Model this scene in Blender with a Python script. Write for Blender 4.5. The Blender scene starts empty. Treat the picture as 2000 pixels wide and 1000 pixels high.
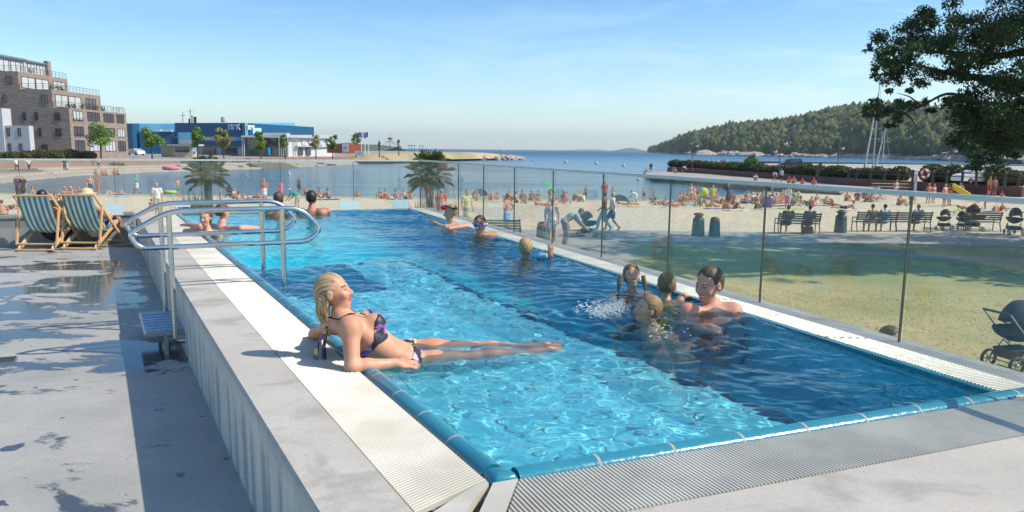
import bpy, bmesh, math, random
import numpy as np
from mathutils import Vector, Matrix
SC = bpy.context.scene
COL = SC.collection
rnd = random.Random(7)
R = math.radians
# ------------------------------------------------------------------ camera model used to read positions off the photograph
F_, CX_, CY_, CZ_ = 1555., 1000., 540., 1.15
TH = math.atan(248/F_); RO = 0.0105
def ray(px, py):
    x = (px-CX_)/F_; y = -(py-CY_)/F_
    c, s = math.cos(RO), math.sin(RO)
    x, y = c*x-s*y, s*x+c*y
    return Vector((x, math.cos(TH)+y*math.sin(TH), -math.sin(TH)+y*math.cos(TH)))
def G(px, py, z=0.):
    d = ray(px, py); t = (z-CZ_)/d.z
    return Vector((0, 0, CZ_))+d*t
def D(px, py, y):
    d = ray(px, py)
    return Vector((0, 0, CZ_))+d*(y/d.y)
# ------------------------------------------------------------------ scene helpers
def tag(o, label=None, cat=None, group=None, kind=None):
    if label: o['label'] = label
    if cat: o['category'] = cat
    if group: o['group'] = group
    if kind: o['kind'] = kind
    return o
def thing(name, label, cat, loc=(0, 0, 0), rz=0., group=None):
    o = bpy.data.objects.new(name, None); COL.objects.link(o)
    o.empty_display_size = .1
    o.location = loc; o.rotation_euler = (0, 0, rz)
    return tag(o, label, cat, group)
def obj(name, me, m=None, parent=None):
    o = bpy.data.objects.new(name, me); COL.objects.link(o)
    if m is not None:
        for k in (m if isinstance(m, (list, tuple)) else [m]): me.materials.append(k)
    if parent is not None: o.parent = parent
    return o
def dup(root, loc=None, rz=None, scale=None, label=None, group=None, cat=None, mats=None, skip=()):
    """copy a thing with its parts and their sub-parts; mats: {part name: material} set on the copied objects' own slots"""
    r = root.copy(); COL.objects.link(r)
    if loc is not None: r.location = loc
    if rz is not None: r.rotation_euler = (0, 0, rz)
    if scale is not None: r.scale = (scale,)*3 if not isinstance(scale, (tuple, list)) else scale
    tag(r, label, cat, group)
    def rec(src, dst):
        for ch in list(KIDS.get(src.name, src.children)):
            base = ch.name.split('.')[0]
            if base in skip: continue
            c = ch.copy(); COL.objects.link(c); c.parent = dst
            if mats and base in mats and c.type == 'MESH':
                c.material_slots[0].link = 'OBJECT'; c.material_slots[0].material = mats[base]
            rec(ch, c)
    rec(root, r)
    if mats and root.type == 'MESH' and 'self' in mats:
        r.material_slots[0].link = 'OBJECT'; r.material_slots[0].material = mats['self']
    return r
KIDS = {}
class MB:
    """collects simple shaped pieces and builds them into one mesh"""
    def __init__(s): s.v = []; s.f = []; s.m = []; s.sm = []; s.mi = 0; s.sflag = False
    def add(s, vs, fs, smooth=None):
        n = len(s.v); s.v += [tuple(v) for v in vs]
        for f in fs:
            s.f.append(tuple(i+n for i in f)); s.m.append(s.mi); s.sm.append(s.sflag if smooth is None else smooth)
        return s
    def box(s, a, b, rz=0., piv=None, M=None):
        x0, y0, z0 = a; x1, y1, z1 = b
        vs = [Vector(p) for p in ((x0,y0,z0),(x1,y0,z0),(x1,y1,z0),(x0,y1,z0),(x0,y0,z1),(x1,y0,z1),(x1,y1,z1),(x0,y1,z1))]
        if rz:
            piv = Vector(piv or (0,0,0)); m = Matrix.Rotation(rz, 3, 'Z'); vs = [m@(v-piv)+piv for v in vs]
        if M is not None: vs = [M@v for v in vs]
        return s.add(vs, ((0,3,2,1),(4,5,6,7),(0,1,5,4),(1,2,6,5),(2,3,7,6),(3,0,4,7)), False)
    def hexa(s, bot, top):
        n = len(bot); fs = [tuple(range(n))[::-1], tuple(range(n, 2*n))]+[(i, (i+1)%n, n+(i+1)%n, n+i) for i in range(n)]
        return s.add(list(bot)+list(top), fs, False)
    def prism(s, poly, z0, z1):
        return s.hexa([(p[0], p[1], z0) for p in poly], [(p[0], p[1], z1) for p in poly])
    def beam(s, a, b, w, h, up=(0,0,1)):
        a = Vector(a); b = Vector(b); d = (b-a).normalized(); u = Vector(up)
        r = d.cross(u)
        if r.length < 1e-4: r = d.cross(Vector((1,0,0)))
        r.normalize(); u = r.cross(d).normalized()
        q = [(-w/2,-h/2),(w/2,-h/2),(w/2,h/2),(-w/2,h/2)]
        vs = [a+r*i+u*j for i, j in q]+[b+r*i+u*j for i, j in q]
        return s.add(vs, ((0,1,2,3),(7,6,5,4),(0,4,5,1),(1,5,6,2),(2,6,7,3),(3,7,4,0)), False)
    def tube(s, pts, r, n=8, cap=True, closed=False):
        pts = [Vector(p) for p in pts]; N = len(pts); rs = r if isinstance(r, (list, tuple)) else [r]*N
        t0 = (pts[1]-pts[0]).normalized(); ref = Vector((0,0,1)) if abs(t0.z) < .9 else Vector((1,0,0))
        rr = t0.cross(ref).normalized(); vs = []
        for i, p in enumerate(pts):
            if closed: t = (pts[(i+1)%N]-pts[i-1]).normalized()
            else: t = (pts[min(i+1, N-1)]-pts[max(i-1, 0)]).normalized()
            rr = (rr-t*rr.dot(t)).normalized(); uu = t.cross(rr)
            for k in range(n):
                a = 2*math.pi*k/n; vs.append(p+(rr*math.cos(a)+uu*math.sin(a))*rs[i])
        fs = []
        for i in range(N if closed else N-1):
            j = (i+1)%N
            for k in range(n): fs.append((i*n+k, i*n+(k+1)%n, j*n+(k+1)%n, j*n+k))
        b = len(s.v); s.add(vs, fs, True)
        if cap and not closed:
            s.v += [tuple(v) for v in (vs[:n]+vs[-n:])]
            s.f.append(tuple(b+len(vs)+k for k in range(n))[::-1]); s.f.append(tuple(b+len(vs)+n+k for k in range(n)))
            s.m += [s.mi]*2; s.sm += [False]*2
        return s
    def lathe(s, prof, c=(0,0,0), n=16, M=None, smooth=True, a0=0, a1=2*math.pi):
        full = abs(a1-a0-2*math.pi) < 1e-5; K = n if full else n+1
        vs = []
        for r, z in prof:
            for k in range(K):
                a = a0+(a1-a0)*k/n; v = Vector((r*math.cos(a), r*math.sin(a), z))
                if M is not None: v = M@v
                vs.append(v+Vector(c))
        fs = []
        for i in range(len(prof)-1):
            for k in range(n):
                k2 = (k+1)%K
                fs.append((i*K+k, i*K+k2, (i+1)*K+k2, (i+1)*K+k))
        return s.add(vs, fs, smooth)
    def ball(s, c, r, n=10, m=7, M=None):
        rx, ry, rz = r if isinstance(r, (tuple, list)) else (r, r, r)
        prof = [(math.sin(math.pi*i/m), -math.cos(math.pi*i/m)) for i in range(m+1)]
        vs = []
        for a, z in prof:
            for k in range(n):
                t = 2*math.pi*k/n; v = Vector((rx*a*math.cos(t), ry*a*math.sin(t), rz*z))
                if M is not None: v = M@v
                vs.append(v+Vector(c))
        fs = [(i*n+k, i*n+(k+1)%n, (i+1)*n+(k+1)%n, (i+1)*n+k) for i in range(m) for k in range(n)]
        return s.add(vs, fs, True)
    def mesh(s, name, off=(0,0,0)):
        me = bpy.data.meshes.new(name); ox, oy, oz = off
        me.from_pydata([(x-ox, y-oy, z-oz) for x, y, z in s.v], [], s.f)
        me.polygons.foreach_set('material_index', s.m); me.polygons.foreach_set('use_smooth', s.sm); me.update()
        return me
    def build(s, name, m=None, parent=None, local=False, **kw):
        """pieces are given in world space unless local; parent may only be translated while building"""
        off = (0,0,0)
        if parent is not None and not local:
            off = Vector((0,0,0)); p = parent
            while p is not None: off = off+p.location; p = p.parent
        o = obj(name, s.mesh(name, off), m, parent)
        if kw: tag(o, **kw)
        return o
# ------------------------------------------------------------------ materials
class NT:
    def __init__(s, m): s.nt = m.node_tree; s.n = s.nt.nodes; s.l = s.nt.links
    def new(s, t, **kw):
        n = s.n.new(t)
        for k, v in kw.items():
            if k in n.inputs: pass
            setattr(n, k, v)
        return n
    def link(s, a, b): s.l.new(a, b); return b
    def sock(s, node, name, val):
        i = node.inputs[name]
        if hasattr(val, 'is_output'): s.l.new(val, i)
        else: i.default_value = val
    def math(s, op, a, b=0., c=0., clamp=False):
        n = s.n.new('ShaderNodeMath'); n.operation = op; n.use_clamp = clamp
        for i, v in enumerate((a, b, c)): s.sock(n, i, v)
        return n.outputs[0]
    def vmath(s, op, a, b=(0,0,0)):
        n = s.n.new('ShaderNodeVectorMath'); n.operation = op
        s.sock(n, 0, a); s.sock(n, 1, b); return n.outputs[0]
    def mix(s, f, a, b, blend='MIX'):
        n = s.n.new('ShaderNodeMix'); n.data_type = 'RGBA'; n.blend_type = blend
        s.sock(n, 0, f); s.sock(n, 6, c4(a)); s.sock(n, 7, c4(b)); return n.outputs[2]
    def noise(s, vec, scale, detail=4., rough=.5, dist=0., out=0):
        n = s.n.new('ShaderNodeTexNoise'); s.sock(n, 'Vector', vec); s.sock(n, 'Scale', scale); s.sock(n, 'Detail', detail)
        s.sock(n, 'Roughness', rough); s.sock(n, 'Distortion', dist); return n.outputs[out]
    def ramp(s, f, stops, interp='LINEAR'):
        n = s.n.new('ShaderNodeValToRGB'); n.color_ramp.interpolation = interp; e = n.color_ramp.elements
        while len(e) < len(stops): e.new(.5)
        for i, (p, c) in enumerate(stops): e[i].position = p; e[i].color = c4(c)
        s.sock(n, 0, f); return n.outputs[0]
    def rng(s, v, a, b, c=0., d=1., smooth=False):
        n = s.n.new('ShaderNodeMapRange'); n.clamp = True
        if smooth: n.interpolation_type = 'SMOOTHSTEP'
        for i, k in enumerate((v, a, b, c, d)): s.sock(n, i, k)
        return n.outputs[0]
    def bump(s, h, dist=.01, strength=1., normal=None):
        n = s.n.new('ShaderNodeBump'); s.sock(n, 'Height', h); n.inputs['Distance'].default_value = dist; n.inputs['Strength'].default_value = strength
        if normal is not None: s.l.new(normal, n.inputs['Normal'])
        return n.outputs[0]
    def pos(s): return s.n.new('ShaderNodeNewGeometry').outputs['Position']
    def objco(s): return s.n.new('ShaderNodeTexCoord').outputs['Object']
    def uv(s): return s.n.new('ShaderNodeTexCoord').outputs['UV']
    def sep(s, v):
        n = s.n.new('ShaderNodeSeparateXYZ'); s.sock(n, 0, v); return n.outputs
    def mapping(s, v, scale=(1,1,1), rot=(0,0,0), loc=(0,0,0)):
        n = s.n.new('ShaderNodeMapping'); s.sock(n, 0, v); n.inputs['Scale'].default_value = scale
        n.inputs['Rotation'].default_value = rot; n.inputs['Location'].default_value = loc; return n.outputs[0]
def c4(c):
    if hasattr(c, 'is_output'): return c
    if isinstance(c, (int, float)): return (c, c, c, 1)
    return tuple(c) if len(c) == 4 else (*c, 1)
def mat(name, col=(.5,.5,.5), rough=.6, metal=0., spec=.5, **kw):
    m = bpy.data.materials.new(name); m.use_nodes = True
    t = NT(m); b = t.n['Principled BSDF']
    b.inputs['Base Color'].default_value = c4(col); b.inputs['Roughness'].default_value = rough
    b.inputs['Metallic'].default_value = metal; b.inputs['Specular IOR Level'].default_value = spec
    for k, v in kw.items(): t.sock(b, k.replace('_', ' '), v)
    m['_'] = 1
    return m
def bsdf(m): return m.node_tree.nodes['Principled BSDF']
def vary(name, c1, c2, scale=8., rough=.6, bump=0., bscale=None, space='obj', metal=0., spec=.5, detail=5., rr=None, **kw):
    """two-tone noisy surface with optional bump"""
    m = mat(name, c1, rough, metal, spec, **kw); t = NT(m); b = bsdf(m)
    v = t.objco() if space == 'obj' else t.pos()
    n = t.noise(v, scale, detail, .6)
    f = t.rng(n, .3, .7)
    t.sock(b, 'Base Color', t.mix(f, c1, c2))
    if rr: t.sock(b, 'Roughness', t.rng(n, .3, .7, rr[0], rr[1]))
    if bump:
        t.sock(b, 'Normal', t.bump(t.noise(v, bscale or scale*4, 5., .6), bump))
    return m
# ------------------------------------------------------------------ bodies as one blended surface (distance field -> surface nets)
def V3(*a): return np.array(a if len(a) > 1 else a[0], dtype=np.float64)
def unit(v): v = V3(v); return v/max(np.linalg.norm(v), 1e-9)
def lerp(a, b, t): return V3(a)*(1-t)+V3(b)*t
def frame(fwd, up):
    f = unit(fwd); r = unit(np.cross(f, V3(up))); u = np.cross(r, f); return np.stack([r, f, u], 1)   # columns: right, forward, up
class Cone:
    def __init__(s, a, b, ra, rb, k=.02, g='body'): s.a, s.b, s.ra, s.rb, s.k, s.g = V3(a), V3(b), ra, rb, k, g
    def box(s): r = max(s.ra, s.rb); return np.minimum(s.a, s.b)-r, np.maximum(s.a, s.b)+r
    def d(s, P):
        ba = s.b-s.a; t = np.clip(((P-s.a)@ba)/max(ba@ba, 1e-9), 0, 1)
        return np.linalg.norm(P-s.a-t[..., None]*ba, axis=-1)-(s.ra+(s.rb-s.ra)*t)
    def grow(s, e): return Cone(s.a, s.b, s.ra+e, s.rb+e, s.k, s.g)
class Ell:
    def __init__(s, c, r, M=None, k=.03, g='body', sub=False): s.c, s.r, s.M, s.k, s.g, s.sub = V3(c), V3(r), np.eye(3) if M is None else M, k, g, sub
    def box(s): r = max(s.r); return s.c-r, s.c+r
    def d(s, P):
        q = (P-s.c)@s.M; k0 = np.linalg.norm(q/s.r, axis=-1); k1 = np.linalg.norm(q/(s.r*s.r), axis=-1)
        return k0*(k0-1)/np.maximum(k1, 1e-6)
    def grow(s, e): return Ell(s.c, s.r+e, s.M, s.k, s.g)
def smin(a, b, k): h = np.clip(.5+.5*(b-a)/k, 0, 1); return b*(1-h)+a*h-k*h*(1-h)
def field(prims, h, clip=None, disp=None):
    m = .06 if h < .015 else .09
    lo = np.min([p.box()[0] for p in prims if not getattr(p, 'sub', False)], 0)-3*h; hi = np.max([p.box()[1] for p in prims if not getattr(p, 'sub', False)], 0)+3*h
    n = np.ceil((hi-lo)/h).astype(int)+1
    A = np.full(n, m, dtype=np.float64)
    ax = [lo[i]+h*np.arange(n[i]) for i in range(3)]
    for p in prims:
        b0, b1 = p.box(); i0 = np.clip(np.floor((b0-m-lo)/h).astype(int), 0, n); i1 = np.clip(np.ceil((b1+m-lo)/h).astype(int)+1, 0, n)
        if np.any(i1 <= i0): continue
        sl = tuple(slice(i0[i], i1[i]) for i in range(3))
        P = np.stack(np.meshgrid(*[ax[i][sl[i]] for i in range(3)], indexing='ij'), -1)
        d = p.d(P)
        if getattr(p, 'sub', False): A[sl] = -smin(-A[sl], d, p.k)
        else: A[sl] = smin(A[sl], d, p.k)
    if clip is not None or disp is not None:
        P = np.stack(np.meshgrid(*ax, indexing='ij'), -1)
        if disp is not None: A = A+disp(P)
        if clip is not None: A = np.maximum(A, clip(P))
    return A, lo
def nets(A, lo, h):
    n = A.shape; S = A < 0
    c = [A[i:n[0]-1+i, j:n[1]-1+j, k:n[2]-1+k] for i in (0, 1) for j in (0, 1) for k in (0, 1)]
    s = [x < 0 for x in c]; cnt = sum(x.astype(np.int8) for x in s); act = (cnt > 0) & (cnt < 8)
    ids = -np.ones(act.shape, dtype=np.int64); I = np.argwhere(act); ids[act] = np.arange(len(I))
    cv = [x[act] for x in c]; acc = np.zeros((len(I), 3)); w = np.zeros(len(I))
    corners = [(i, j, k) for i in (0, 1) for j in (0, 1) for k in (0, 1)]
    for a in range(8):
        for b in range(a+1, 8):
            df = [corners[b][q]-corners[a][q] for q in range(3)]
            if sum(map(abs, df)) != 1: continue
            va, vb = cv[a], cv[b]; x = (va < 0) != (vb < 0); t = np.where(x, va/np.where(x, va-vb, 1), 0)
            p = V3(*corners[a])[None]+t[:, None]*V3(*df)[None]; acc += p*x[:, None]; w += x
    vs = (I+acc/np.maximum(w, 1)[:, None])*h+lo
    fs = []
    for ax in range(3):
        sl0 = [slice(None)]*3; sl1 = [slice(None)]*3; sl0[ax] = slice(0, -1); sl1[ax] = slice(1, None)
        a, b = S[tuple(sl0)], S[tuple(sl1)]; u, v = [q for q in range(3) if q != ax]
        E = np.argwhere(a != b); E = E[(E[:, u] > 0) & (E[:, v] > 0)]
        E = E[(E[:, u] < n[u]-1) & (E[:, v] < n[v]-1)]
        if not len(E): continue
        def cell(du, dv):
            q = E.copy(); q[:, u] -= du; q[:, v] -= dv; return ids[q[:, 0], q[:, 1], q[:, 2]]
        Q = np.stack([cell(1, 1), cell(0, 1), cell(0, 0), cell(1, 0)], 1)
        fl = a[E[:, 0], E[:, 1], E[:, 2]]
        if ax == 1: fl = ~fl
        Q[~fl] = Q[~fl][:, ::-1]; fs.append(Q)
    return vs, np.concatenate(fs)
def np_mesh(name, vs, fs, smooth=True):
    me = bpy.data.meshes.new(name); k = fs.shape[1]
    me.vertices.add(len(vs)); me.vertices.foreach_set('co', np.ascontiguousarray(vs, dtype=np.float32).ravel())
    me.loops.add(fs.size); me.loops.foreach_set('vertex_index', np.ascontiguousarray(fs, dtype=np.int32).ravel())
    me.polygons.add(len(fs)); me.polygons.foreach_set('loop_start', np.arange(0, fs.size, k, dtype=np.int32))
    me.update(calc_edges=True); me.polygons.foreach_set('use_smooth', np.full(len(fs), smooth)); me.update()
    return me
def sdf_obj(name, prims, h, m, parent, clip=None, disp=None, mi=None, off=(0, 0, 0)):
    A, lo = field(prims, h, clip, disp); vs, fs = nets(A, lo, h)
    me = np_mesh(name, vs-V3(off), fs)
    o = obj(name, me, m, parent)
    if mi is not None:
        cen = vs[fs].mean(1); me.polygons.foreach_set('material_index', mi(cen).astype(np.int32))
    return o
# ---- head in its own frame: x right, y forward, z up, origin between the eyes and the neck (0 = chin height); size 1 = 0.235 m head
def head_prims(o, M, s=1., detail=True, female=False):
    o = V3(o); L = lambda *p: o+M@(V3(*p)*s)
    E = lambda c, r, k=.02, sub=False, R=None: Ell(L(*c), V3(*r)*s, M if R is None else M@R, k*s, 'head', sub)
    Cn = lambda a, b, ra, rb, k=.01: Cone(L(*a), L(*b), ra*s, rb*s, k*s, 'head')
    jw = .9 if female else 1.
    P = [E((0, -.012, .148), (.076, .094, .088)), E((0, .028, .082), (.058*jw, .060, .076), .03), E((0, .052, .028), (.030*jw, .026, .022), .03)]
    if not detail: return P+[Cn((0, .08, .115), (0, .105, .085), .009, .014), E((.077, -.005, .105), (.010, .02, .03)), E((-.077, -.005, .105), (.010, .02, .03))]
    P += [E((.034, .066, .092), (.024, .020, .022), .025), E((-.034, .066, .092), (.024, .020, .022), .025),      # cheeks
          Cn((-.03, .078, .139), (.03, .078, .139), .010, .010, .015),                                         # brow
          E((.031, .102, .121), (.019, .016, .012), .014, True), E((-.031, .102, .121), (.019, .016, .012), .014, True),
          E((.031, .074, .121), (.0135, .0135, .0115), .005), E((-.031, .074, .121), (.0135, .0135, .0115), .005),
          Cn((0, .084, .130), (0, .108, .090), .0075, .0105, .010), E((.011, .094, .085), (.0085, .0095, .0075), .008), E((-.011, .094, .085), (.0085, .0095, .0075), .008),
          Cn((-.019, .078, .0585), (.019, .078, .0585), .0052, .0052, .007), Cn((-.013, .087, .0625), (.013, .087, .0625), .0052, .0052, .007), Cn((-.012, .086, .0530), (.012, .086, .0530), .0065, .0065, .007),
          E((.079, -.008, .108), (.008, .019, .031), .008), E((-.079, -.008, .108), (.008, .019, .031), .008),
          E((.087, -.004, .112), (.008, .010, .017), .006, True), E((-.087, -.004, .112), (.008, .010, .017), .006, True)]
    return P
def head_mi(o, M, s=1., smile=False, brow=True):
    """1 lips, 2 brows and lashes, 3 eyes, 4 teeth"""
    o = V3(o)
    def f(c):
        q = ((c-o)@M)/s; r = np.zeros(len(c), int); x, y, z = np.abs(q[:, 0]), q[:, 1], q[:, 2]
        r[(y > .07) & (x < .025-(.12*np.abs(z-.058))) & (np.abs(z-.0585) < .0105)] = 1
        if smile: r[(y > .07) & (x < .020) & (np.abs(z-.059) < .0048)] = 4
        if brow: r[(y > .06) & (x > .014) & (x < .047) & (np.abs(z-.1415-.05*(x-.03)*(x < .035)) < .0038)] = 2
        r[(y > .06) & (x > .019) & (x < .043) & (np.abs(z-.1205) < .0035)] = 3
        return r
    return f
def hand_prims(w, d, n, s=1., curl=.35, spread=1., flip=1, k=.006):
    """palm and five fingers; w wrist, d pointing direction, n back-of-hand normal"""
    w = V3(w); M = frame(d, n); P = [Cone(w, w+M[:, 1]*.03*s, .024*s, .026*s, .02, 'hand'), Ell(w+M[:, 1]*.052*s, V3(.040, .048, .016)*s, M, .015, 'hand')]
    for i, (x, L, sp) in enumerate(((-.030, .060, -.14), (-.010, .072, -.04), (.011, .066, .05), (.029, .050, .16))):
        x *= flip; sp *= flip; b = w+M@V3(x, .088, 0)*s; f = V3(sp*spread, 1, 0); a = 0.
        for j, fr in enumerate((.45, .32, .27)):
            a += curl*(.6+.25*j); dd = M@unit(V3(f[0], math.cos(a), -math.sin(a))); e = b+dd*L*fr*s
            P.append(Cone(b, e, (.0088-.0008*j)*s, (.0082-.0008*j)*s, k*s, 'hand')); b = e
    b = w+M@V3(-.030*flip, .028, -.004)*s; a = M@unit(V3(-.85*flip*spread, .7, -.2)); e = b+a*.042*s
    P.append(Cone(b, e, .0125*s, .0100*s, .01, 'hand')); P.append(Cone(e, e+M@unit(V3(-.35*flip, .9, -.3))*.030*s, .0098*s, .0078*s, k, 'hand'))
    return P
def body_prims(J, s=1., girth=1., female=False, hands='simple', detail=False, bust=False, muscle=0.):
    """J: joints P pelvis, C chest, N neck base, H head base(chin), Hf face direction, Hu head up, S E W hands, L K A T legs ([left, right])"""
    up = unit(V3(J['N'])-V3(J['P'])); right = unit(V3(J['S'][1])-V3(J['S'][0])); fwd = unit(np.cross(up, right)); right = np.cross(fwd, up)
    M = np.stack([right, fwd, up], 1); g = girth*s
    Pv, C, N = V3(J['P']), V3(J['C']), V3(J['N']); P = []
    cw = .150 if female else .165; hw = .165 if female else .150
    upc = unit(N-C); Mc = frame(np.cross(upc, right), upc); Mc = np.stack([right, np.cross(upc, right), upc], 1)
    P += [Ell(C, V3(cw, .105, .175)*g, Mc, .05, 'chest'), Ell(lerp(Pv, C, .5), V3(.128 if female else .145, .095, .15)*g, M, .05, 'belly'), Ell(Pv, V3(hw, .115, .12)*g, M, .05, 'pelvis')]
    P += [Cone(lerp(N, C, .15), lerp(N, J['H'], .7), .060*g, .050*g, .035, 'neck'), Cone(lerp(J['S'][0], J['S'][1], .12)-upc*.005*s, lerp(J['S'][0], J['S'][1], .88)-upc*.005*s, .048*g, .048*g, .06, 'chest')]
    if bust:
        for q in (-.075, .075): P.append(Ell(C+Mc@V3(q, .085, .03)*s, V3(.062, .060, .062)*s, Mc, .03, 'bust'))
    elif not female:
        for q in (-.075, .075): P.append(Ell(C+Mc@V3(q, .070, .06)*s, V3(.070, .028, .050)*s, Mc, .05, 'bust'))
    am = J.get('am', .9 if female else 1.05+muscle)
    for i in (0, 1):
        S, E_, W = V3(J['S'][i]), V3(J['E'][i]), V3(J['W'][i])
        P += [Ell(S, V3(.060, .058, .058)*g*am, M, .045, 'shoulder'), Cone(S, E_, .049*g*am, .037*g*am, .03, 'uparm'), Cone(E_, lerp(E_, W, .35), .037*g*am, .039*g*am, .02, 'forearm'), Cone(lerp(E_, W, .35), W, .039*g*am, .025*g*am, .02, 'forearm')]
        hd = J.get('Hd', (None, None))[i]; hd = unit(W-E_) if hd is None else unit(hd); hn = J.get('Hn', (None, None))[i]; hn = V3(0, 0, 1.) if hn is None else V3(hn)
        if abs(unit(hn)@hd) > .95: hn = V3(1., 0, 0)
        if hands == 'simple': P += [Cone(W, W+hd*.06*s, .026*s, .034*s, .02, 'hand'), Cone(W+hd*.06*s, W+hd*.15*s, .032*s, .016*s, .02, 'hand')]
        elif hands != 'none': P += hand_prims(W, hd, hn, s, hands, 1., 1 if i else -1)
        if J.get('K') is not None:
            L, K, A = V3(J['L'][i]), V3(J['K'][i]), V3(J['A'][i]); T = V3(J['T'][i]); lg = g*J.get('lg', 1.)
            P += [Cone(L, lerp(L, K, .35), .082*lg, .078*lg, .05, 'thigh'), Cone(lerp(L, K, .35), K, .078*lg, .054*lg, .03, 'thigh'), Cone(K, lerp(K, A, .3), .052*lg, .055*lg, .03, 'shin'), Cone(lerp(K, A, .3), A, .055*lg, .034*lg, .03, 'shin')]
            f = unit(T-A); h = A-f*.05*s; P += [Cone(h, lerp(A, T, .6), .034*s, .036*s, .03, 'foot'), Cone(lerp(A, T, .6), T, .036*s, .022*s, .02, 'foot')]
            if detail:
                sd = unit(np.cross(f, V3(0, 0, 1.))); 
                for q in range(5): P.append(Cone(T+sd*(q-2)*.016*s-f*.02*s, T+sd*(q-2)*.017*s+f*(.022-.004*abs(q-1.5))*s, .0115*s, .0095*s, .008, 'foot'))
        else:
            P.append(Cone(V3(J['L'][i]), lerp(J['L'][i], Pv-up*.3*s, .6), .08*g, .07*g, .05, 'thigh'))
    Hm = frame(J['Hf'], J.get('Hu', up)); P += head_prims(J['H'], Hm, J.get('hs', s), detail, female)
    return P, M, Hm
def wear(J, kind, s=1., e=.012, female=False, girth=1.):
    """prims of a garment that follow the body"""
    up = unit(V3(J['N'])-V3(J['P'])); right = unit(V3(J['S'][1])-V3(J['S'][0])); fwd = unit(np.cross(up, right)); right = np.cross(fwd, up)
    M = np.stack([right, fwd, up], 1); g = girth*s; Pv, C, N = V3(J['P']), V3(J['C']), V3(J['N']); e2 = e*s
    hw = .165 if female else .150; cw = .150 if female else .165
    pel = Ell(Pv, V3(hw, .115, .12)*g+e2, M, .03); bel = Ell(lerp(Pv, C, .5), V3(.130 if female else .147, .098, .15)*g+e2, M, .04); che = Ell(C, V3(cw, .107, .175)*g+e2, M, .04)
    sh = Cone(lerp(*J['S'], .08), lerp(*J['S'], .92), .050*g+e2, .050*g+e2, .04)
    w0 = lambda P: (P-(Pv+up*.075*s))@up
    if kind in ('shorts', 'briefs', 'trousers', 'skirt'):
        Q = [pel]
        for i in (0, 1):
            L, K, A = V3(J['L'][i]), V3(J['K'][i]), V3(J['A'][i])
            if kind == 'briefs': Q.append(Cone(L, lerp(L, K, .06), .086*g+e2*.8, .084*g+e2*.8, .03))
            else:
                Q.append(Cone(L, lerp(L, K, .35), .082*g+e2*1.6, .080*g+e2*1.8, .03)); Q.append(Cone(lerp(L, K, .35), lerp(L, K, .68 if kind != 'trousers' else 1.), .080*g+e2*1.8, (.074 if kind != 'trousers' else .060)*g+e2*1.8, .03))
                if kind == 'trousers': Q.append(Cone(K, lerp(K, A, .93), .058*g+e2*1.5, .046*g+e2*1.5, .03))
        if kind == 'skirt': Q.append(Cone(lerp(*J['L'], .5), lerp(lerp(*J['L'], .5), lerp(*J['K'], .5), .8), .15*s, .19*s, .05))
        return Q, w0
    if kind == 'swimsuit': return [che, bel, pel], lambda P: np.maximum((P-(C+up*.09*s))@up, -(P-(Pv-up*.09*s))@up)
    if kind == 'top':      # bikini top
        Q = [Ell(C, V3(cw, .109, .175)*g+e2*.7, M, .03)]+[Ell(C+M@V3(q, .085, .03)*s, V3(.062, .060, .062)*s+e2*.6, M, .02) for q in (-.075, .075)]
        return Q, lambda P: np.abs((P-(C+up*.02*s))@up)-.055*s
    if kind in ('shirt', 'vest', 'dress'):
        Q = [che, bel, sh, Ell(Pv, V3(hw, .115, .11)*g+e2*1.3, M, .04)]
        if kind != 'vest':
            for i in (0, 1): Q += [Ell(V3(J['S'][i]), V3(.06, .058, .058)*g+e2*1.2, M, .04), Cone(J['S'][i], lerp(J['S'][i], J['E'][i], .62), .052*g+e2*1.5, .050*g+e2*1.8, .03)]
        if kind == 'dress': Q.append(Cone(Pv, lerp(lerp(*J['L'], .5), lerp(*J['K'], .5), .85), .15*s, .20*s, .05)); return Q, None
        return Q, lambda P: -(P-(Pv-up*.06*s))@up
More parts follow.
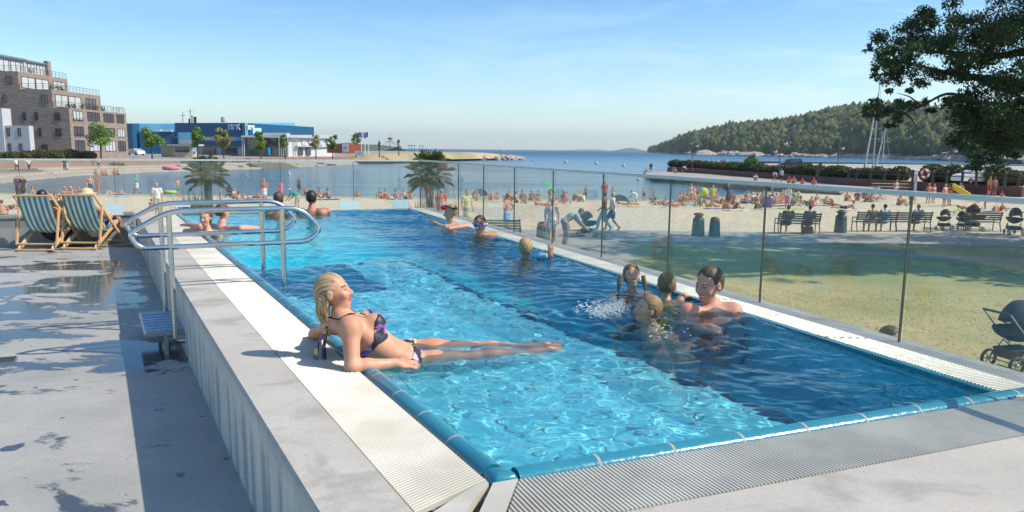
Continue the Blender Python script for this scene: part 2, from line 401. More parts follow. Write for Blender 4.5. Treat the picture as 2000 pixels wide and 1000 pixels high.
def hair_prims(J, Hm, s=1., style='short', grow=.008):
    if style == 'short' and grow == .008: grow = .0045
    o = V3(J['H']); s = J.get('hs', s); L = lambda *p: o+Hm@(V3(*p)*s)
    Q = [Ell(L(0, -.014, .150), (V3(.076, .094, .088)+grow)*s, Hm, .02), Ell(L(0, -.045, .105), (V3(.062, .052, .065)+grow*.6)*s, Hm, .03)]
    if style == 'long': Q += [Cone(L(0, -.06, .12), L(0, -.085, -.05), .062*s, .045*s, .03), Cone(L(.05, -.03, .12), L(.055, -.04, -.03), .03*s, .022*s, .02), Cone(L(-.05, -.03, .12), L(-.055, -.04, -.03), .03*s, .022*s, .02)]
    if style == 'bun': Q += [Ell(L(0, -.10, .19), V3(.04, .04, .04)*s, Hm, .02)]
    if style == 'pony': Q += [Cone(L(0, -.10, .16), L(0, -.13, .02), .028*s, .014*s, .02)]
    if style == 'hat': return [Ell(L(0, -.005, .170), V3(.094, .108, .080)*s, Hm, .01), Ell(L(0, .0, .150), V3(.16, .17, .016)*s, Hm, .01)], lambda P: -(((P-o)@Hm)[..., 2]-.135*s)
    if style == 'cap': return [Ell(L(0, -.010, .165), V3(.088, .105, .082)*s, Hm, .01), Ell(L(0, .10, .145), V3(.06, .07, .010)*s, Hm, .01)], lambda P: -(((P-o)@Hm)[..., 2]-.135*s)
    def clip(P):
        q = ((P-o)@Hm)/s; y, z = q[..., 1], q[..., 2]
        face = np.minimum(y-(.035-.9*(z-.150)*(z > .15)*.0), .172-z)              # in front of the ears and under the hairline
        ax_ = np.abs(q[..., 0]); wob = .004*np.sin(q[..., 0]*210)+.003*np.sin(q[..., 0]*97+1)
        face = np.minimum(y-.026-.25*np.maximum(z-.14, 0), .207-z-.50*ax_+wob)
        ear = np.minimum(np.minimum(y+.030, .126-z), .2)
        side = .020 if style in ('long', 'pony', 'bun') else .062
        low = (side-z) if style not in ('long',) else np.full_like(z, -1.)
        return np.maximum(np.maximum(face, ear), low)*s
    return Q, clip
# ------------------------------------------------------------------ shared materials
def skin_mat(name, c, wet=.45, sss=.0):
    m = mat(name, c, .45, spec=.5); t = NT(m); b = bsdf(m); v = t.objco()
    n = t.noise(v, 14., 5., .6); n2 = t.noise(v, 3.5, 2.)
    c2 = (c[0]*.86, c[1]*.74, c[2]*.70); f = t.rng(n, .35, .7)
    t.sock(b, 'Base Color', t.mix(t.rng(n2, .4, .7, 0, .5), t.mix(f, c, c2), (c[0]*1.0, c[1]*.72, c[2]*.62)))
    t.sock(b, 'Roughness', t.rng(n, .3, .7, wet, wet+.2))
    b.inputs['Subsurface Weight'].default_value = sss; b.inputs['Subsurface Radius'].default_value = (.6, .25, .12); b.inputs['Subsurface Scale'].default_value = .012
    t.sock(b, 'Normal', t.bump(t.noise(v, 160., 3.), .0012))
    return m
def strand(ob, o, Hm, hs, off):
    me = ob.data; n = len(me.vertices); c = np.empty(n*3, dtype=np.float32); me.vertices.foreach_get('co', c); q = ((c.reshape(-1, 3)+V3(off)-V3(o))@Hm)/hs
    lo_ = np.clip((.13-q[:, 2])/.06, 0, 1); s_ = np.arctan2(q[:, 0], np.maximum(q[:, 2]-.07, 0)+.03)+lo_*q[:, 1]*14
    a = me.attributes.new('strand', 'FLOAT_VECTOR', 'POINT'); a.data.foreach_set('vector', np.stack([s_, q[:, 1]-q[:, 2], q[:, 2]], 1).astype(np.float32).ravel()); return ob
def hair_mat(name, c1, c2, rough=.45):
    m = mat(name, c1, rough); t = NT(m); at = t.new('ShaderNodeAttribute'); at.attribute_name = 'strand'; v = at.outputs['Vector']
    w = t.noise(t.mapping(v, (16, 5, 0)), 1., 5., .75)
    t.sock(bsdf(m), 'Base Color', t.mix(t.rng(w, .40, .60), c1, c2)); t.sock(bsdf(m), 'Normal', t.bump(w, .006))
    return m
SKIN = skin_mat('skin_fair', (.62, .36, .25)); SKIN_T = skin_mat('skin_tanned', (.50, .25, .15)); SKIN_D = skin_mat('skin_brown', (.32, .16, .10)); SKIN_P = skin_mat('skin_pink', (.66, .34, .25))
LIPS = mat('lips', (.42, .12, .10), .35); BROW = mat('eyebrow_hair', (.13, .08, .05), .8); EYE = mat('eye_line', (.05, .035, .03), .3); TEETH = mat('teeth', (.75, .72, .66), .3)
HB = hair_mat('hair_blond', (.50, .37, .18), (.20, .13, .06)); HG = hair_mat('hair_dark_blond', (.26, .17, .08), (.12, .075, .035)); HR = hair_mat('hair_brown', (.105, .060, .032), (.050, .028, .015)); HK = hair_mat('hair_black', (.022, .016, .013), (.008, .006, .006)); HW = hair_mat('hair_grey', (.52, .50, .47), (.3, .29, .27))
STRAW = vary('straw', (.62, .50, .30), (.45, .34, .18), 40.)
def cloth(name, c, rough=.85, c2=None): return vary(name, c, c2 or tuple(x*.72 for x in c), 9., rough, .004, 90.)
CL = {k: cloth('cloth_'+k, v) for k, v in dict(white=(.72, .72, .70), black=(.018, .018, .022), navy=(.02, .035, .11), red=(.55, .035, .04), coral=(.70, .16, .13), pink=(.72, .16, .30), teal=(.02, .30, .30), green=(.05, .38, .20), lime=(.45, .62, .06), blue=(.04, .16, .50), sky=(.30, .55, .72), yellow=(.78, .58, .06), grey=(.26, .27, .28), orange=(.80, .22, .03), purple=(.26, .12, .42), beige=(.52, .44, .32), brown=(.14, .08, .05), lemon=(.62, .58, .25), lightgrey=(.48, .50, .53)).items()}
STEEL = mat('polished_steel', (.62, .62, .61), .12, 1.); 
def _steel():
    t = NT(STEEL); v = t.objco(); n = t.noise(t.mapping(v, (3, 3, 90)), 2., 4.); t.sock(bsdf(STEEL), 'Roughness', t.rng(n, .3, .7, .09, .24)); t.sock(bsdf(STEEL), 'Normal', t.bump(n, .0006))
_steel()
GALV = vary('galvanised_steel', (.42, .45, .45), (.30, .33, .34), 12., .4, .002, metal=.8)
DARKMETAL = vary('dark_painted_steel', (.035, .04, .042), (.06, .065, .065), 10., .45, .001)
WOOD = mat('varnished_beech', (.62, .34, .12), .4)
def _wood():
    t = NT(WOOD); v = t.objco(); n = t.noise(t.mapping(v, (30, 30, 3)), 1.5, 5.); t.sock(bsdf(WOOD), 'Base Color', t.mix(t.rng(n, .3, .7), (.68, .44, .22), (.50, .28, .12)))
_wood()
RUBBER = mat('black_rubber', (.02, .02, .02), .7)
def concrete(name, c1, c2, stain=.0, scale=1.2, bump=.004, rough=.8):
    m = mat(name, c1, rough); t = NT(m); v = t.pos(); b = bsdf(m)
    a = t.noise(v, scale, 8., .65); f = t.noise(v, 60., 6., .7); p = t.new('ShaderNodeTexVoronoi'); t.sock(p, 'Vector', v); p.inputs['Scale'].default_value = 45.
    col = t.mix(t.rng(a, .32, .7), c1, c2); col = t.mix(t.math('MULTIPLY', t.rng(f, .35, .75), .35), col, tuple(x*.6 for x in c2))
    if stain: col = t.mix(t.math('MULTIPLY', t.rng(t.noise(v, 2.3, 6., .55, .6), .52, .62), stain), col, tuple(x*.5 for x in c2))
    col = t.mix(t.math('MULTIPLY', t.rng(p.outputs[0], .0, .09, 1, 0), .35), col, tuple(x*.4 for x in c2))
    t.sock(b, 'Base Color', col)
    t.sock(b, 'Normal', t.bump(t.math('ADD', t.math('MULTIPLY', f, .5), a), bump)); return m
CONC = concrete('cast_concrete', (.60, .59, .56), (.44, .43, .41), .5)
CONCD = concrete('dark_wet_concrete', (.20, .22, .235), (.34, .35, .35), .6)
# ------------------------------------------------------------------ terrace, pool, water
A0 = Vector((-.06, 2.63, 0)); UL = Vector((-.461, .887, 0)).normalized(); NL = Vector((UL.y, -UL.x, 0))
E0 = Vector((2.42, 3.68, 0)); C0 = Vector((-2.0, 15.45, 0)); B0 = A0+UL*12.3
UN = (E0-A0).normalized(); NN = Vector((-UN.y, UN.x, 0))          # near edge: along, inwards
UR = (C0-E0).normalized(); NR = Vector((-UR.y, UR.x, 0))          # right edge: along, inwards
UF = (C0-B0).normalized(); NF = Vector((UF.y, -UF.x, 0))          # far edge: along, inwards
def q2(s, q, z=0.): return A0+UL*s+NL*q+Vector((0, 0, z))          # s along the left edge, q into the pool
def isect(p, u, q, v):
    d = u.x*v.y-u.y*v.x; t = ((q.x-p.x)*v.y-(q.y-p.y)*v.x)/d; return p+u*t
def quad(l, n, r, f):
    """corners of the pool outline moved inwards by these distances: near-left, near-right, far-right, far-left"""
    pl, pn, pr, pf = A0+NL*l, A0+NN*n, E0+NR*r, C0+NF*f
    return [isect(pl, UL, pn, UN), isect(pn, UN, pr, UR), isect(pr, UR, pf, UF), isect(pf, UF, pl, UL)]
def locator(t, s_axis=True):
    """left-edge coordinates (q into pool, s along) as node sockets"""
    p = t.vmath('SUBTRACT', t.pos(), tuple(A0)); d = t.new('ShaderNodeVectorMath', operation='DOT_PRODUCT'); t.sock(d, 0, p); d.inputs[1].default_value = tuple(NL)
    e = t.new('ShaderNodeVectorMath', operation='DOT_PRODUCT'); t.sock(e, 0, p); e.inputs[1].default_value = tuple(UL)
    return d.outputs['Value'], e.outputs['Value']
DZ = -.54
# deck
DECKM = concrete('deck_concrete', (.40, .395, .375), (.27, .275, .265), .0, .9, .003, .75)
def _deck():
    t = NT(DECKM); b = bsdf(DECKM); v = t.pos(); base = b.inputs['Base Color'].links[0].from_socket; q, s = locator(t)
    n = t.noise(t.mapping(v, (1., 1.6, 1), (0, 0, R(-8))), 1.15, 9., .62, .5); n2 = t.noise(v, 16., 5., .6)
    zone = t.math('MULTIPLY', t.rng(s, 3.2, 4.6, 0, 1, True), t.rng(s, 10.2, 11.6, 1, .45, True))
    zq = t.rng(q, -4.6, -.8, .0, .045)
    w = t.math('ADD', t.math('ADD', n, t.math('MULTIPLY', zone, .135)), t.math('ADD', zq, t.math('MULTIPLY', n2, .085)))
    wet = t.rng(w, .688, .728)
    drops = t.math('MULTIPLY', t.rng(t.noise(v, 5.5, 2., .4), .70, .715), t.rng(s, .6, 1.6))
    wet = t.math('MAXIMUM', wet, drops)
    joint = t.math('MULTIPLY', t.rng(t.math('ABSOLUTE', t.math('SUBTRACT', t.math('FRACT', t.math('DIVIDE', t.math('ADD', s, .4), 3.1)), .5)), .0, .0016, 1, 0), .6)
    col = t.mix(wet, base, t.mix(.90, base, (.035, .045, .055))); col = t.mix(joint, col, (.06, .065, .07))
    t.sock(b, 'Base Color', col); t.sock(b, 'Roughness', t.rng(wet, 0, 1, .78, .11)); 
    nb = b.inputs['Normal'].links[0].from_socket
    bn = t.bump(t.math('MULTIPLY', t.math('SUBTRACT', 1., wet), t.noise(v, 60., 5.)), .003); t.sock(b, 'Normal', bn)
_deck()
mb = MB(); W3 = q2(-.3, -.585); 
far_l = B0-UF*9.0-NF*1.0
deck_poly = [q2(-1.2, -.585), q2(13.2, -.585), far_l+UF*0, far_l-UL*14.]
mb.prism([(p.x, p.y) for p in deck_poly], DZ-.2, DZ)
nb_ = [A0-NN*.84+UN*-.9, A0-NN*.84+UN*6.2, A0-NN*5+UN*6.2, A0-NN*5-UN*8, far_l-UL*14.2, q2(-1.2, -.60)]
mb.prism([(p.x, p.y) for p in nb_], DZ-.2, DZ-.002)
mb.build('pool_deck', DECKM, kind='structure')
# drain in the deck
d0 = G(8, 705, DZ); dr = thing('floor_drain', 'small square steel drain cover set in the wet deck at the left edge', 'drain', d0, R(27))
mb = MB(); mb.box((-.09, -.09, 0), (.09, .09, .006)); mb.build('frame', GALV, dr, True)
mb = MB(); [mb.box((-.075, -.075+.03*k, .006), (.075, -.060+.03*k, .012)) for k in range(6)]; mb.build('grate', DARKMETAL, dr, True)
# the pool
pool = thing('swimming_pool', 'raised outdoor pool with blue rounded edge tiles and white overflow grates', 'swimming pool', A0)
# left wall with dark vertical runs
WALLM = concrete('pool_wall_concrete', (.70, .69, .62), (.54, .545, .49), .3, 1.5, .003, .7)
def _wall():
    t = NT(WALLM); b = bsdf(WALLM); q, s = locator(t); z = t.sep(t.pos())[2]; base = b.inputs['Base Color'].links[0].from_socket
    cv = t.new('ShaderNodeCombineXYZ'); t.sock(cv, 0, s); t.sock(cv, 1, 0.); t.sock(cv, 2, t.math('MULTIPLY', z, .10))
    n = t.noise(cv.outputs[0], 5.5, 2., .4); drip = t.rng(n, .50, .60)
    cell = t.math('FRACT', t.math('DIVIDE', s, .30)); st = t.math('MULTIPLY', t.rng(cell, .0, .12), t.rng(cell, .42, .30, 0, 1)); st2 = t.math('MULTIPLY', st, .8)
    run = t.math('MULTIPLY', t.math('MAXIMUM', drip, t.math('MULTIPLY', st2, t.rng(t.noise(cv.outputs[0], 2.1, 2.), .42, .58, .35, 1.))), t.rng(z, -.02, -.16))
    run = t.math('MAXIMUM', run, t.rng(t.math('ADD', z, t.math('MULTIPLY', n, .10)), .0, -.045, .65, .0))
    t.sock(b, 'Base Color', t.mix(t.math('MULTIPLY', run, .30), base, (.055, .07, .075))); t.sock(b, 'Roughness', t.rng(run, 0, 1, .75, .25))
_wall()
TOPM = concrete('wall_top_concrete', (.52, .485, .43), (.40, .375, .335), .42, 1.7, .003, .75)
mb = MB(); p = [q2(-.84-.2, -.60), q2(-.2, -.33), q2(13.0, -.33), q2(13.0, -.60)]
nl = isect(A0-NN*.37, UN, q2(0, -.33), UL); nlo = isect(A0-NN*.84, UN, q2(0, -.60), UL)
p = [nlo, nl, q2(13.0, -.33), q2(13.0, -.60)]
mb.prism([(v.x, v.y) for v in p], DZ, -.018)
wl = mb.build('left_wall', WALLM, pool)
mb = MB(); po = [isect(A0-NN*.845, UN, q2(0, -.605), UL), nl, q2(13.0, -.33), q2(13.0, -.605)]
nv = len(po); a = .012
mb.prism([(v.x, v.y) for v in po], -.018, -a+.004)
po2 = [isect(A0-NN*.835, UN, q2(0, -.595), UL), nl, q2(12.44, -.33), q2(12.44, -.595)]
mb.hexa([(v.x, v.y, -a+.004) for v in po], [(v.x, v.y, .004) for v in po2]); mb.build('wall_top', TOPM, pool)
# near ledge
mb = MB(); er = E0+UN*3.2
p = [nlo, isect(A0-NN*.84, UN, E0, UR)+UN*3.2, isect(A0-NN*.37, UN, E0, UR)+UN*3.2, nl]
mb.prism([(v.x, v.y) for v in p], DZ-.3, .002); mb.build('near_ledge', TOPM, pool)
# coping: long glazed half-round tiles with grey joints
COPM = mat('blue_glazed_tile', (.012, .19, .33), .16, spec=.6); COPM['k'] = 1
def _cop():
    t = NT(COPM); b = bsdf(COPM); v = t.pos(); n = t.noise(v, 3., 3.); n2 = t.noise(v, 40., 4.)
    t.sock(b, 'Base Color', t.mix(t.rng(n, .3, .7), (.014, .165, .245), (.028, .225, .305))); t.sock(b, 'Roughness', t.rng(n2, .3, .7, .10, .26)); t.sock(b, 'Normal', t.bump(n2, .0012))
_cop()
GROUT = vary('tile_grout', (.40, .37, .33), (.30, .28, .25), 30., .8)
def coping(name, p0, u, n, L, w=.10, step=.33, r=.045, skip=0.):
    """half-round tiles of width w laid from p0 along u; n points to the water"""
    mb = MB(); k = 8; x = skip
    prof = [(0, -.09), (0, -.025)]+[(.5*w-.5*w*math.cos(math.pi*i/k), -.025+r*math.sin(math.pi*i/k)) for i in range(1, k)]+[(w, -.025), (w, -.09)]
    def seg(a, b, g, mi, sm):
        mb.mi = mi; vs = []
        for q in (a, b):
            for (o, z) in prof: vs.append(p0+u*q+n*(w/2+(o-w/2)*g)+Vector((0, 0, z-(1-g)*.03)))
        m_ = len(prof); fs = [(i, i+m_, i+1+m_, i+1) for i in range(m_-1)]
        fs = [f[::-1] for f in fs]; mb.add(vs, fs, sm); mb.add(vs, [tuple(range(m_)), tuple(range(m_, 2*m_))[::-1]], False)
    while x < L:
        e = min(x+step, L); seg(x+.004, e-.004, 1., 0, True)
        if e < L: seg(e-.006, e+.006, 1.02, 1, True)
        x = e
    return mb.build(name, [COPM, GROUT], pool)
coping('left_coping', A0, UL, NL, 12.25, skip=.105)
coping('near_coping', A0, UN, NN, (E0-A0).length+1.4, skip=.105)
# corner tile
cc = A0+(NL+NN).normalized()*.065; mb = MB(); cc = A0+(NL+NN)*.054
for r_c, z_c in ((.056, 0),):
    ring = []
    for zz, gr in ((-.09, 1), (-.028, 1), (-.008, .93), (.008, .78), (.018, .5), (.021, .02)):
        for k in range(24):
            a_ = 2*math.pi*k/24; ca, sa = math.cos(a_), math.sin(a_); e_ = .38; x_ = math.copysign(abs(ca)**e_, ca)*.056*gr; y_ = math.copysign(abs(sa)**e_, sa)*.056*gr; w_ = cc+UN*x_+UL*y_; ring.append((w_.x, w_.y, zz))
    mb.add(ring, [(i*24+k, i*24+(k+1)%24, (i+1)*24+(k+1)%24, (i+1)*24+k) for i in range(5) for k in range(24)], True); mb.build('corner_tile', COPM, pool)
# right and far edge: thin tile line flush with the water
mb = MB()
for (a, b, n, w) in ((E0, C0, NR, .035), (C0, B0, NF, .05)):
    p = [a, b, b+n*w, a+n*w]; mb.prism([(v.x, v.y) for v in p], -.06, .004)
mb.build('edge_tiles', COPM, pool)
# overflow grates
GRM = mat('white_grate_plastic', (.62, .615, .56), .42); 
def _gr():
    t = NT(GRM); n = t.noise(t.pos(), 2.6, 4.); n2 = t.noise(t.pos(), 40., 3.)
    t.sock(bsdf(GRM), 'Base Color', t.mix(t.rng(n, .38, .62), (.56, .54, .47), (.44, .42, .36))); t.sock(bsdf(GRM), 'Roughness', t.rng(n2, .3, .7, .3, .5))
_gr()
def grate(name, pts_in, pts_out, n_sl, keep=.60, z=.006):
    """slats from the inner line to the outer line"""
    (a, b), (c, d) = pts_in, pts_out; mb = MB(); h = .012
    for i in range(n_sl):
        t0 = i/n_sl; t1 = t0+keep/n_sl; tb0 = t0+.12/n_sl; tb1 = t1-.12/n_sl
        lo = [a.lerp(b, t0), a.lerp(b, t1), c.lerp(d, t1), c.lerp(d, t0)]; hi = [a.lerp(b, tb0), a.lerp(b, tb1), c.lerp(d, tb1), c.lerp(d, tb0)]
        vs = [(v.x, v.y, z-.022) for v in lo]+[(v.x, v.y, z-.003) for v in lo]+[(v.x, v.y, z) for v in hi]
        mb.add(vs, [(4, 5, 1, 0), (5, 6, 2, 1), (6, 7, 3, 2), (7, 4, 0, 3), (8, 9, 5, 4), (9, 10, 6, 5), (10, 11, 7, 6), (11, 8, 4, 7), (8, 11, 10, 9)], False)
    for f in (.25, .75):
        p0 = a.lerp(c, f); p1 = b.lerp(d, f); mb.beam((p0.x, p0.y, z-.02), (p1.x, p1.y, z-.02), .014, .012)
    return mb.build(name, GRM, pool)
lc = isect(q2(0, -.33), UL, A0-NN*.37, UN); li = A0-NL*.018; 
s_mit = .16
grate('left_grate', (q2(s_mit*.2, -.015), q2(12.3, -.015)), (q2(-.10, -.325), q2(12.3, -.325)), 700)
mb = MB(); xo = (lc-A0).dot(UN)+.182; x_ = xo; pit = .0164; zg = .006
while x_ < 4.4:
    def yin(x): return .015 if x > .095 else .015+(.095-x)/(.095-xo)*.35
    a0_, a1_ = x_, x_+pit*.66; P4 = [A0+UN*a0_-NN*yin(a0_), A0+UN*a1_-NN*yin(a1_), A0+UN*a1_-NN*.365, A0+UN*a0_-NN*.365]; c4_ = [A0+UN*(a0_+.0018)-NN*yin(a0_), A0+UN*(a1_-.0018)-NN*yin(a1_), A0+UN*(a1_-.0018)-NN*.365, A0+UN*(a0_+.0018)-NN*.365]
    vs = [(w.x, w.y, zg-.022) for w in P4]+[(w.x, w.y, zg-.003) for w in P4]+[(w.x, w.y, zg) for w in c4_]
    mb.add(vs, [(4, 5, 1, 0), (5, 6, 2, 1), (6, 7, 3, 2), (7, 4, 0, 3), (8, 9, 5, 4), (9, 10, 6, 5), (10, 11, 7, 6), (11, 8, 4, 7), (8, 11, 10, 9)], False); x_ += pit
for f_ in (.10, .28): mb.beam(tuple(A0+UN*.1-NN*f_+Vector((0, 0, -.014))), tuple(A0+UN*4.4-NN*f_+Vector((0, 0, -.014))), .014, .012)
mb.build('near_grate', GRM, pool)
grate('right_grate', (E0-UN*0-NR*.012-UR*.30, C0-NR*.012), (E0-NR*.245-UR*.30, C0-NR*.245), 590, .58)
# mitre bars and the gutter under the grates
mb = MB(); A1 = A0-NL*.015-NN*.015
mb.prism([(v.x, v.y) for v in (q2(.028, -.015), A1+UL*.005-UN*.004, lc+UL*.09+NL*.055, lc+UL*.09-NL*.0+UL*.09)], -.03, .0075)
mb.prism([(v.x, v.y) for v in (A1+UN*.010-NN*.0, A0+UN*.090-NN*.015, lc+UN*.17+NN*.005, lc+UN*.075+NN*.005)], -.03, .0085)
mb.build('mitre_bar', GRM, pool)
GUT = concrete('gutter_concrete', (.62, .58, .50), (.34, .32, .28), .3)
mb = MB()
for (a, b, n, w) in ((q2(-.5, -.0), q2(12.4, 0), -NL, .33), (A0-UN*.4, A0+UN*4.6, -NN, .37), (E0-UR*.4, C0, -NR, .25)):
    p = [a, b, b+n*w, a+n*w]; mb.prism([(v.x, v.y) for v in p], -.14, -.062-.003*(abs(w-.37) < .01)-.006*(w == .25))
mb.build('gutter', GUT, pool)
# right ledge and outer walls
mb = MB(); p = [E0-NR*.245-UR*1.2, C0-NR*.245+UF*.0+UR*.3, C0-NR*.50+UR*.3, E0-NR*.50-UR*1.2]; mb.prism([(v.x, v.y) for v in p], -.5, -.012); mb.build('right_ledge', CONCD, pool)
mb = MB(); p = [E0-NR*.49-UR*1.2, C0-NR*.49+UR*.3, C0-NR*.54+UR*.3, E0-NR*.54-UR*1.2]; mb.prism([(v.x, v.y) for v in p], -2.6, -.14)
p = [C0-NF*.001-UF*.5, B0-UF*.5, B0-NF*.16-UF*.5, C0-NF*.16+UF*.3]; p = [C0, B0, B0-NF*.16, C0-NF*.16]; mb.prism([(v.x, v.y) for v in p], -2.6, -.012); mb.build('outer_wall', CONC, pool)
# basin: shelf, floor, sides
def tiles(name, cols, lines=True):
    m = mat(name, cols[0], .35); t = NT(m); b = bsdf(m); q, s = locator(t)
    fq = t.math('FRACT', t.math('DIVIDE', q, .125)); fs = t.math('FRACT', t.math('DIVIDE', s, .25))
    l = t.math('MAXIMUM', t.rng(t.math('ABSOLUTE', t.math('SUBTRACT', fq, .5)), .43, .46), t.rng(t.math('ABSOLUTE', t.math('SUBTRACT', fs, .5)), .465, .48))
    cv = t.new('ShaderNodeCombineXYZ'); t.sock(cv, 0, t.math('FLOOR', t.math('DIVIDE', q, .125))); t.sock(cv, 1, t.math('FLOOR', t.math('DIVIDE', s, .25)))
    wn = t.new('ShaderNodeTexWhiteNoise'); wn.noise_dimensions = '3D'; t.link(cv.outputs[0], wn.inputs[0])
    base = cols[0] if len(cols) == 1 else cols
    if len(cols) == 3:   # left colour; water's darkening put into tile colour, right over q, far over s
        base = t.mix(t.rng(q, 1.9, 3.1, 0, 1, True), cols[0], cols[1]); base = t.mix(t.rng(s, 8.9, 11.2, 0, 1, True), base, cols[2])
    else: base = cols[0]
    base = t.mix(t.rng(wn.outputs[0], 0, 1, 0, .18), base, (.02, .2, .35))
    br = t.rng(t.noise(t.pos(), 6., 3.), .42, .56)
    if lines: base = t.mix(t.math('MULTIPLY', t.math('MULTIPLY', l, br), .85), base, (.10, .12, .15))
    t.sock(b, 'Base Color', base); return m
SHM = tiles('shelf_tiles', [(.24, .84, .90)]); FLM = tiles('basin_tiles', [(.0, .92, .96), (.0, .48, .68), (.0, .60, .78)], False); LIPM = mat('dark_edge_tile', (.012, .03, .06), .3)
Q = quad(.10, .10, .03, .04); bas = []
qs = [0, 1.72, 2.7, 3.2, 5.4]
mb = MB(); zt = -.05
zs = lambda q: -.80 if q < 1.75 else (-.80-.55*min(1, (q-1.72)/1.3))
# floor as strips over the whole outline (clipped by the walls visually)
rows = 24
for i in range(rows):
    f0, f1 = i/rows, (i+1)/rows
    for j in range(16):
        g0, g1 = j/16, (j+1)/16
        def P_(f, g):
            l = Q[0].lerp(Q[3], f); r = Q[1].lerp(Q[2], f); w = l.lerp(r, g); qq = (w-A0).dot(NL); return (w.x, w.y, zs(qq))
        mb.add([P_(f0, g0), P_(f0, g1), P_(f1, g1), P_(f1, g0)], [(0, 1, 2, 3)], True)
for k in range(4):
    a, b = Q[k], Q[(k+1)%4]; mb.add([(a.x, a.y, zt), (b.x, b.y, zt), (b.x, b.y, -1.5), (a.x, a.y, -1.5)], [(0, 1, 2, 3)], False)
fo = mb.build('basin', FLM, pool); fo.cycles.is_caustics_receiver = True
mb = MB(); S1 = [q2(-1, .09), isect(q2(0, 1.70), UL, A0, UN), q2(5.75, 1.70), q2(5.75, .09)]; S1[0] = isect(q2(0, .09), UL, A0+NN*.09, UN); S1[1] = isect(q2(0, 1.70), UL, A0+NN*.09, UN)
mb.prism([(v.x, v.y) for v in S1], -.81, -.36); sh = mb.build('shelf', SHM, pool); sh.cycles.is_caustics_receiver = True
mb = MB(); e1 = S1[1]; mb.beam((e1.x, e1.y, -.365), tuple(q2(5.77, 1.715, -.365)), .045, .05); mb.beam(tuple(q2(5.765, 1.70, -.365)), tuple(q2(5.765, .1, -.365)), .045, .05); lp = mb.build('shelf_edge', LIPM, pool); lp.cycles.is_caustics_receiver = True
mb = MB()
for k in range(3): mb.prism([(v.x, v.y) for v in (q2(4.25+.0, .10+.32*k), q2(4.25, .10+.32*(k+1)), q2(5.66, .10+.32*(k+1)), q2(5.66, .10+.32*k))], -.36, -.10-.08*k-.004)
st = mb.build('steps', mat('step_tiles', (.01, .12, .24), .3), pool); st.cycles.is_caustics_receiver = True
# water
PEOPLE_RIPPLE = [(G(1390, 612), .035, .24), (G(1250, 640), .05, .2), (G(1020, 505), .03, .2), (G(940, 465), .03, .2), (G(1170, 610), .05, .16)]
def waves(x, y):
    rr = np.random.RandomState(5); h = np.zeros_like(x)
    q = (x-A0.x)*NL.x+(y-A0.y)*NL.y; s = (x-A0.x)*UL.x+(y-A0.y)*UL.y
    on_shelf = np.clip((1.9-q)/.4, 0, 1)*np.clip((6.2-s)/.6, 0, 1)
    rt = np.clip((q-1.9)/1.0, 0, 1)
    mid = np.clip((s-5.2)/1., 0, 1)*(1-rt)
    ampS = .0045*on_shelf+(1-on_shelf)*(.0024+.0017*rt-.0010*mid)
    for i in range(64):
        lam = .064*(1.066**i); k = 2*np.pi/lam; th = rr.uniform(0, 2*np.pi)
        if i > 30: th = rr.normal(R(100), .75)
        a = lam*(1.0 if lam < .42 else .50)*np.where(lam < .35, ampS*1.08, ampS*.95)
        h += a*np.sin(k*(x*np.cos(th)+y*np.sin(th))+rr.uniform(0, 6.28))
    for c, a, l in PEOPLE_RIPPLE:
        r = np.hypot(x-c.x, y-c.y); h += a*.35*np.exp(-r/.42)*np.sin(2*np.pi*r/l)
    return h
nu, nv = 330, 860
u = np.linspace(0, 1, nu); v = np.linspace(0, 1, nv)**1.45
U, Vv = np.meshgrid(u, v); WQ = quad(.085, .085, .030, .045)
c = [np.array(p) for p in WQ]
Pq = ((1-U)*(1-Vv))[..., None]*c[0]+(U*(1-Vv))[..., None]*c[1]+(U*Vv)[..., None]*c[2]+((1-U)*Vv)[..., None]*c[3]
edge = np.clip(np.minimum(np.minimum(U, 1-U)*3.6, np.minimum(Vv, 1-Vv)*12)/.10, 0, 1)
Pq[..., 2] = waves(Pq[..., 0], Pq[..., 1])*(.25+.75*edge)-.004
idx = np.arange(nu*nv).reshape(nv, nu); Fq = np.stack([idx[:-1, :-1], idx[:-1, 1:], idx[1:, 1:], idx[1:, :-1]], -1).reshape(-1, 4)
WATM = bpy.data.materials.new('pool_water'); WATM.use_nodes = True; t = NT(WATM); t.n.remove(t.n['Principled BSDF'])
g = t.new('ShaderNodeBsdfGlass'); g.inputs['IOR'].default_value = 1.33; g.inputs['Roughness'].default_value = 0.; g.inputs['Color'].default_value = (.93, .985, 1, 1)
tr = t.new('ShaderNodeBsdfTransparent'); tr.inputs[0].default_value = (.80, .97, 1, 1); mx = t.new('ShaderNodeMixShader'); mx.inputs[0].default_value = .22
t.link(g.outputs[0], mx.inputs[1]); t.link(tr.outputs[0], mx.inputs[2]); t.link(mx.outputs[0], t.n['Material Output'].inputs[0])
wo = tag(obj('pool_water', np_mesh('pool_water', Pq.reshape(-1, 3), Fq), WATM), kind='structure'); wo.cycles.is_caustics_caster = True
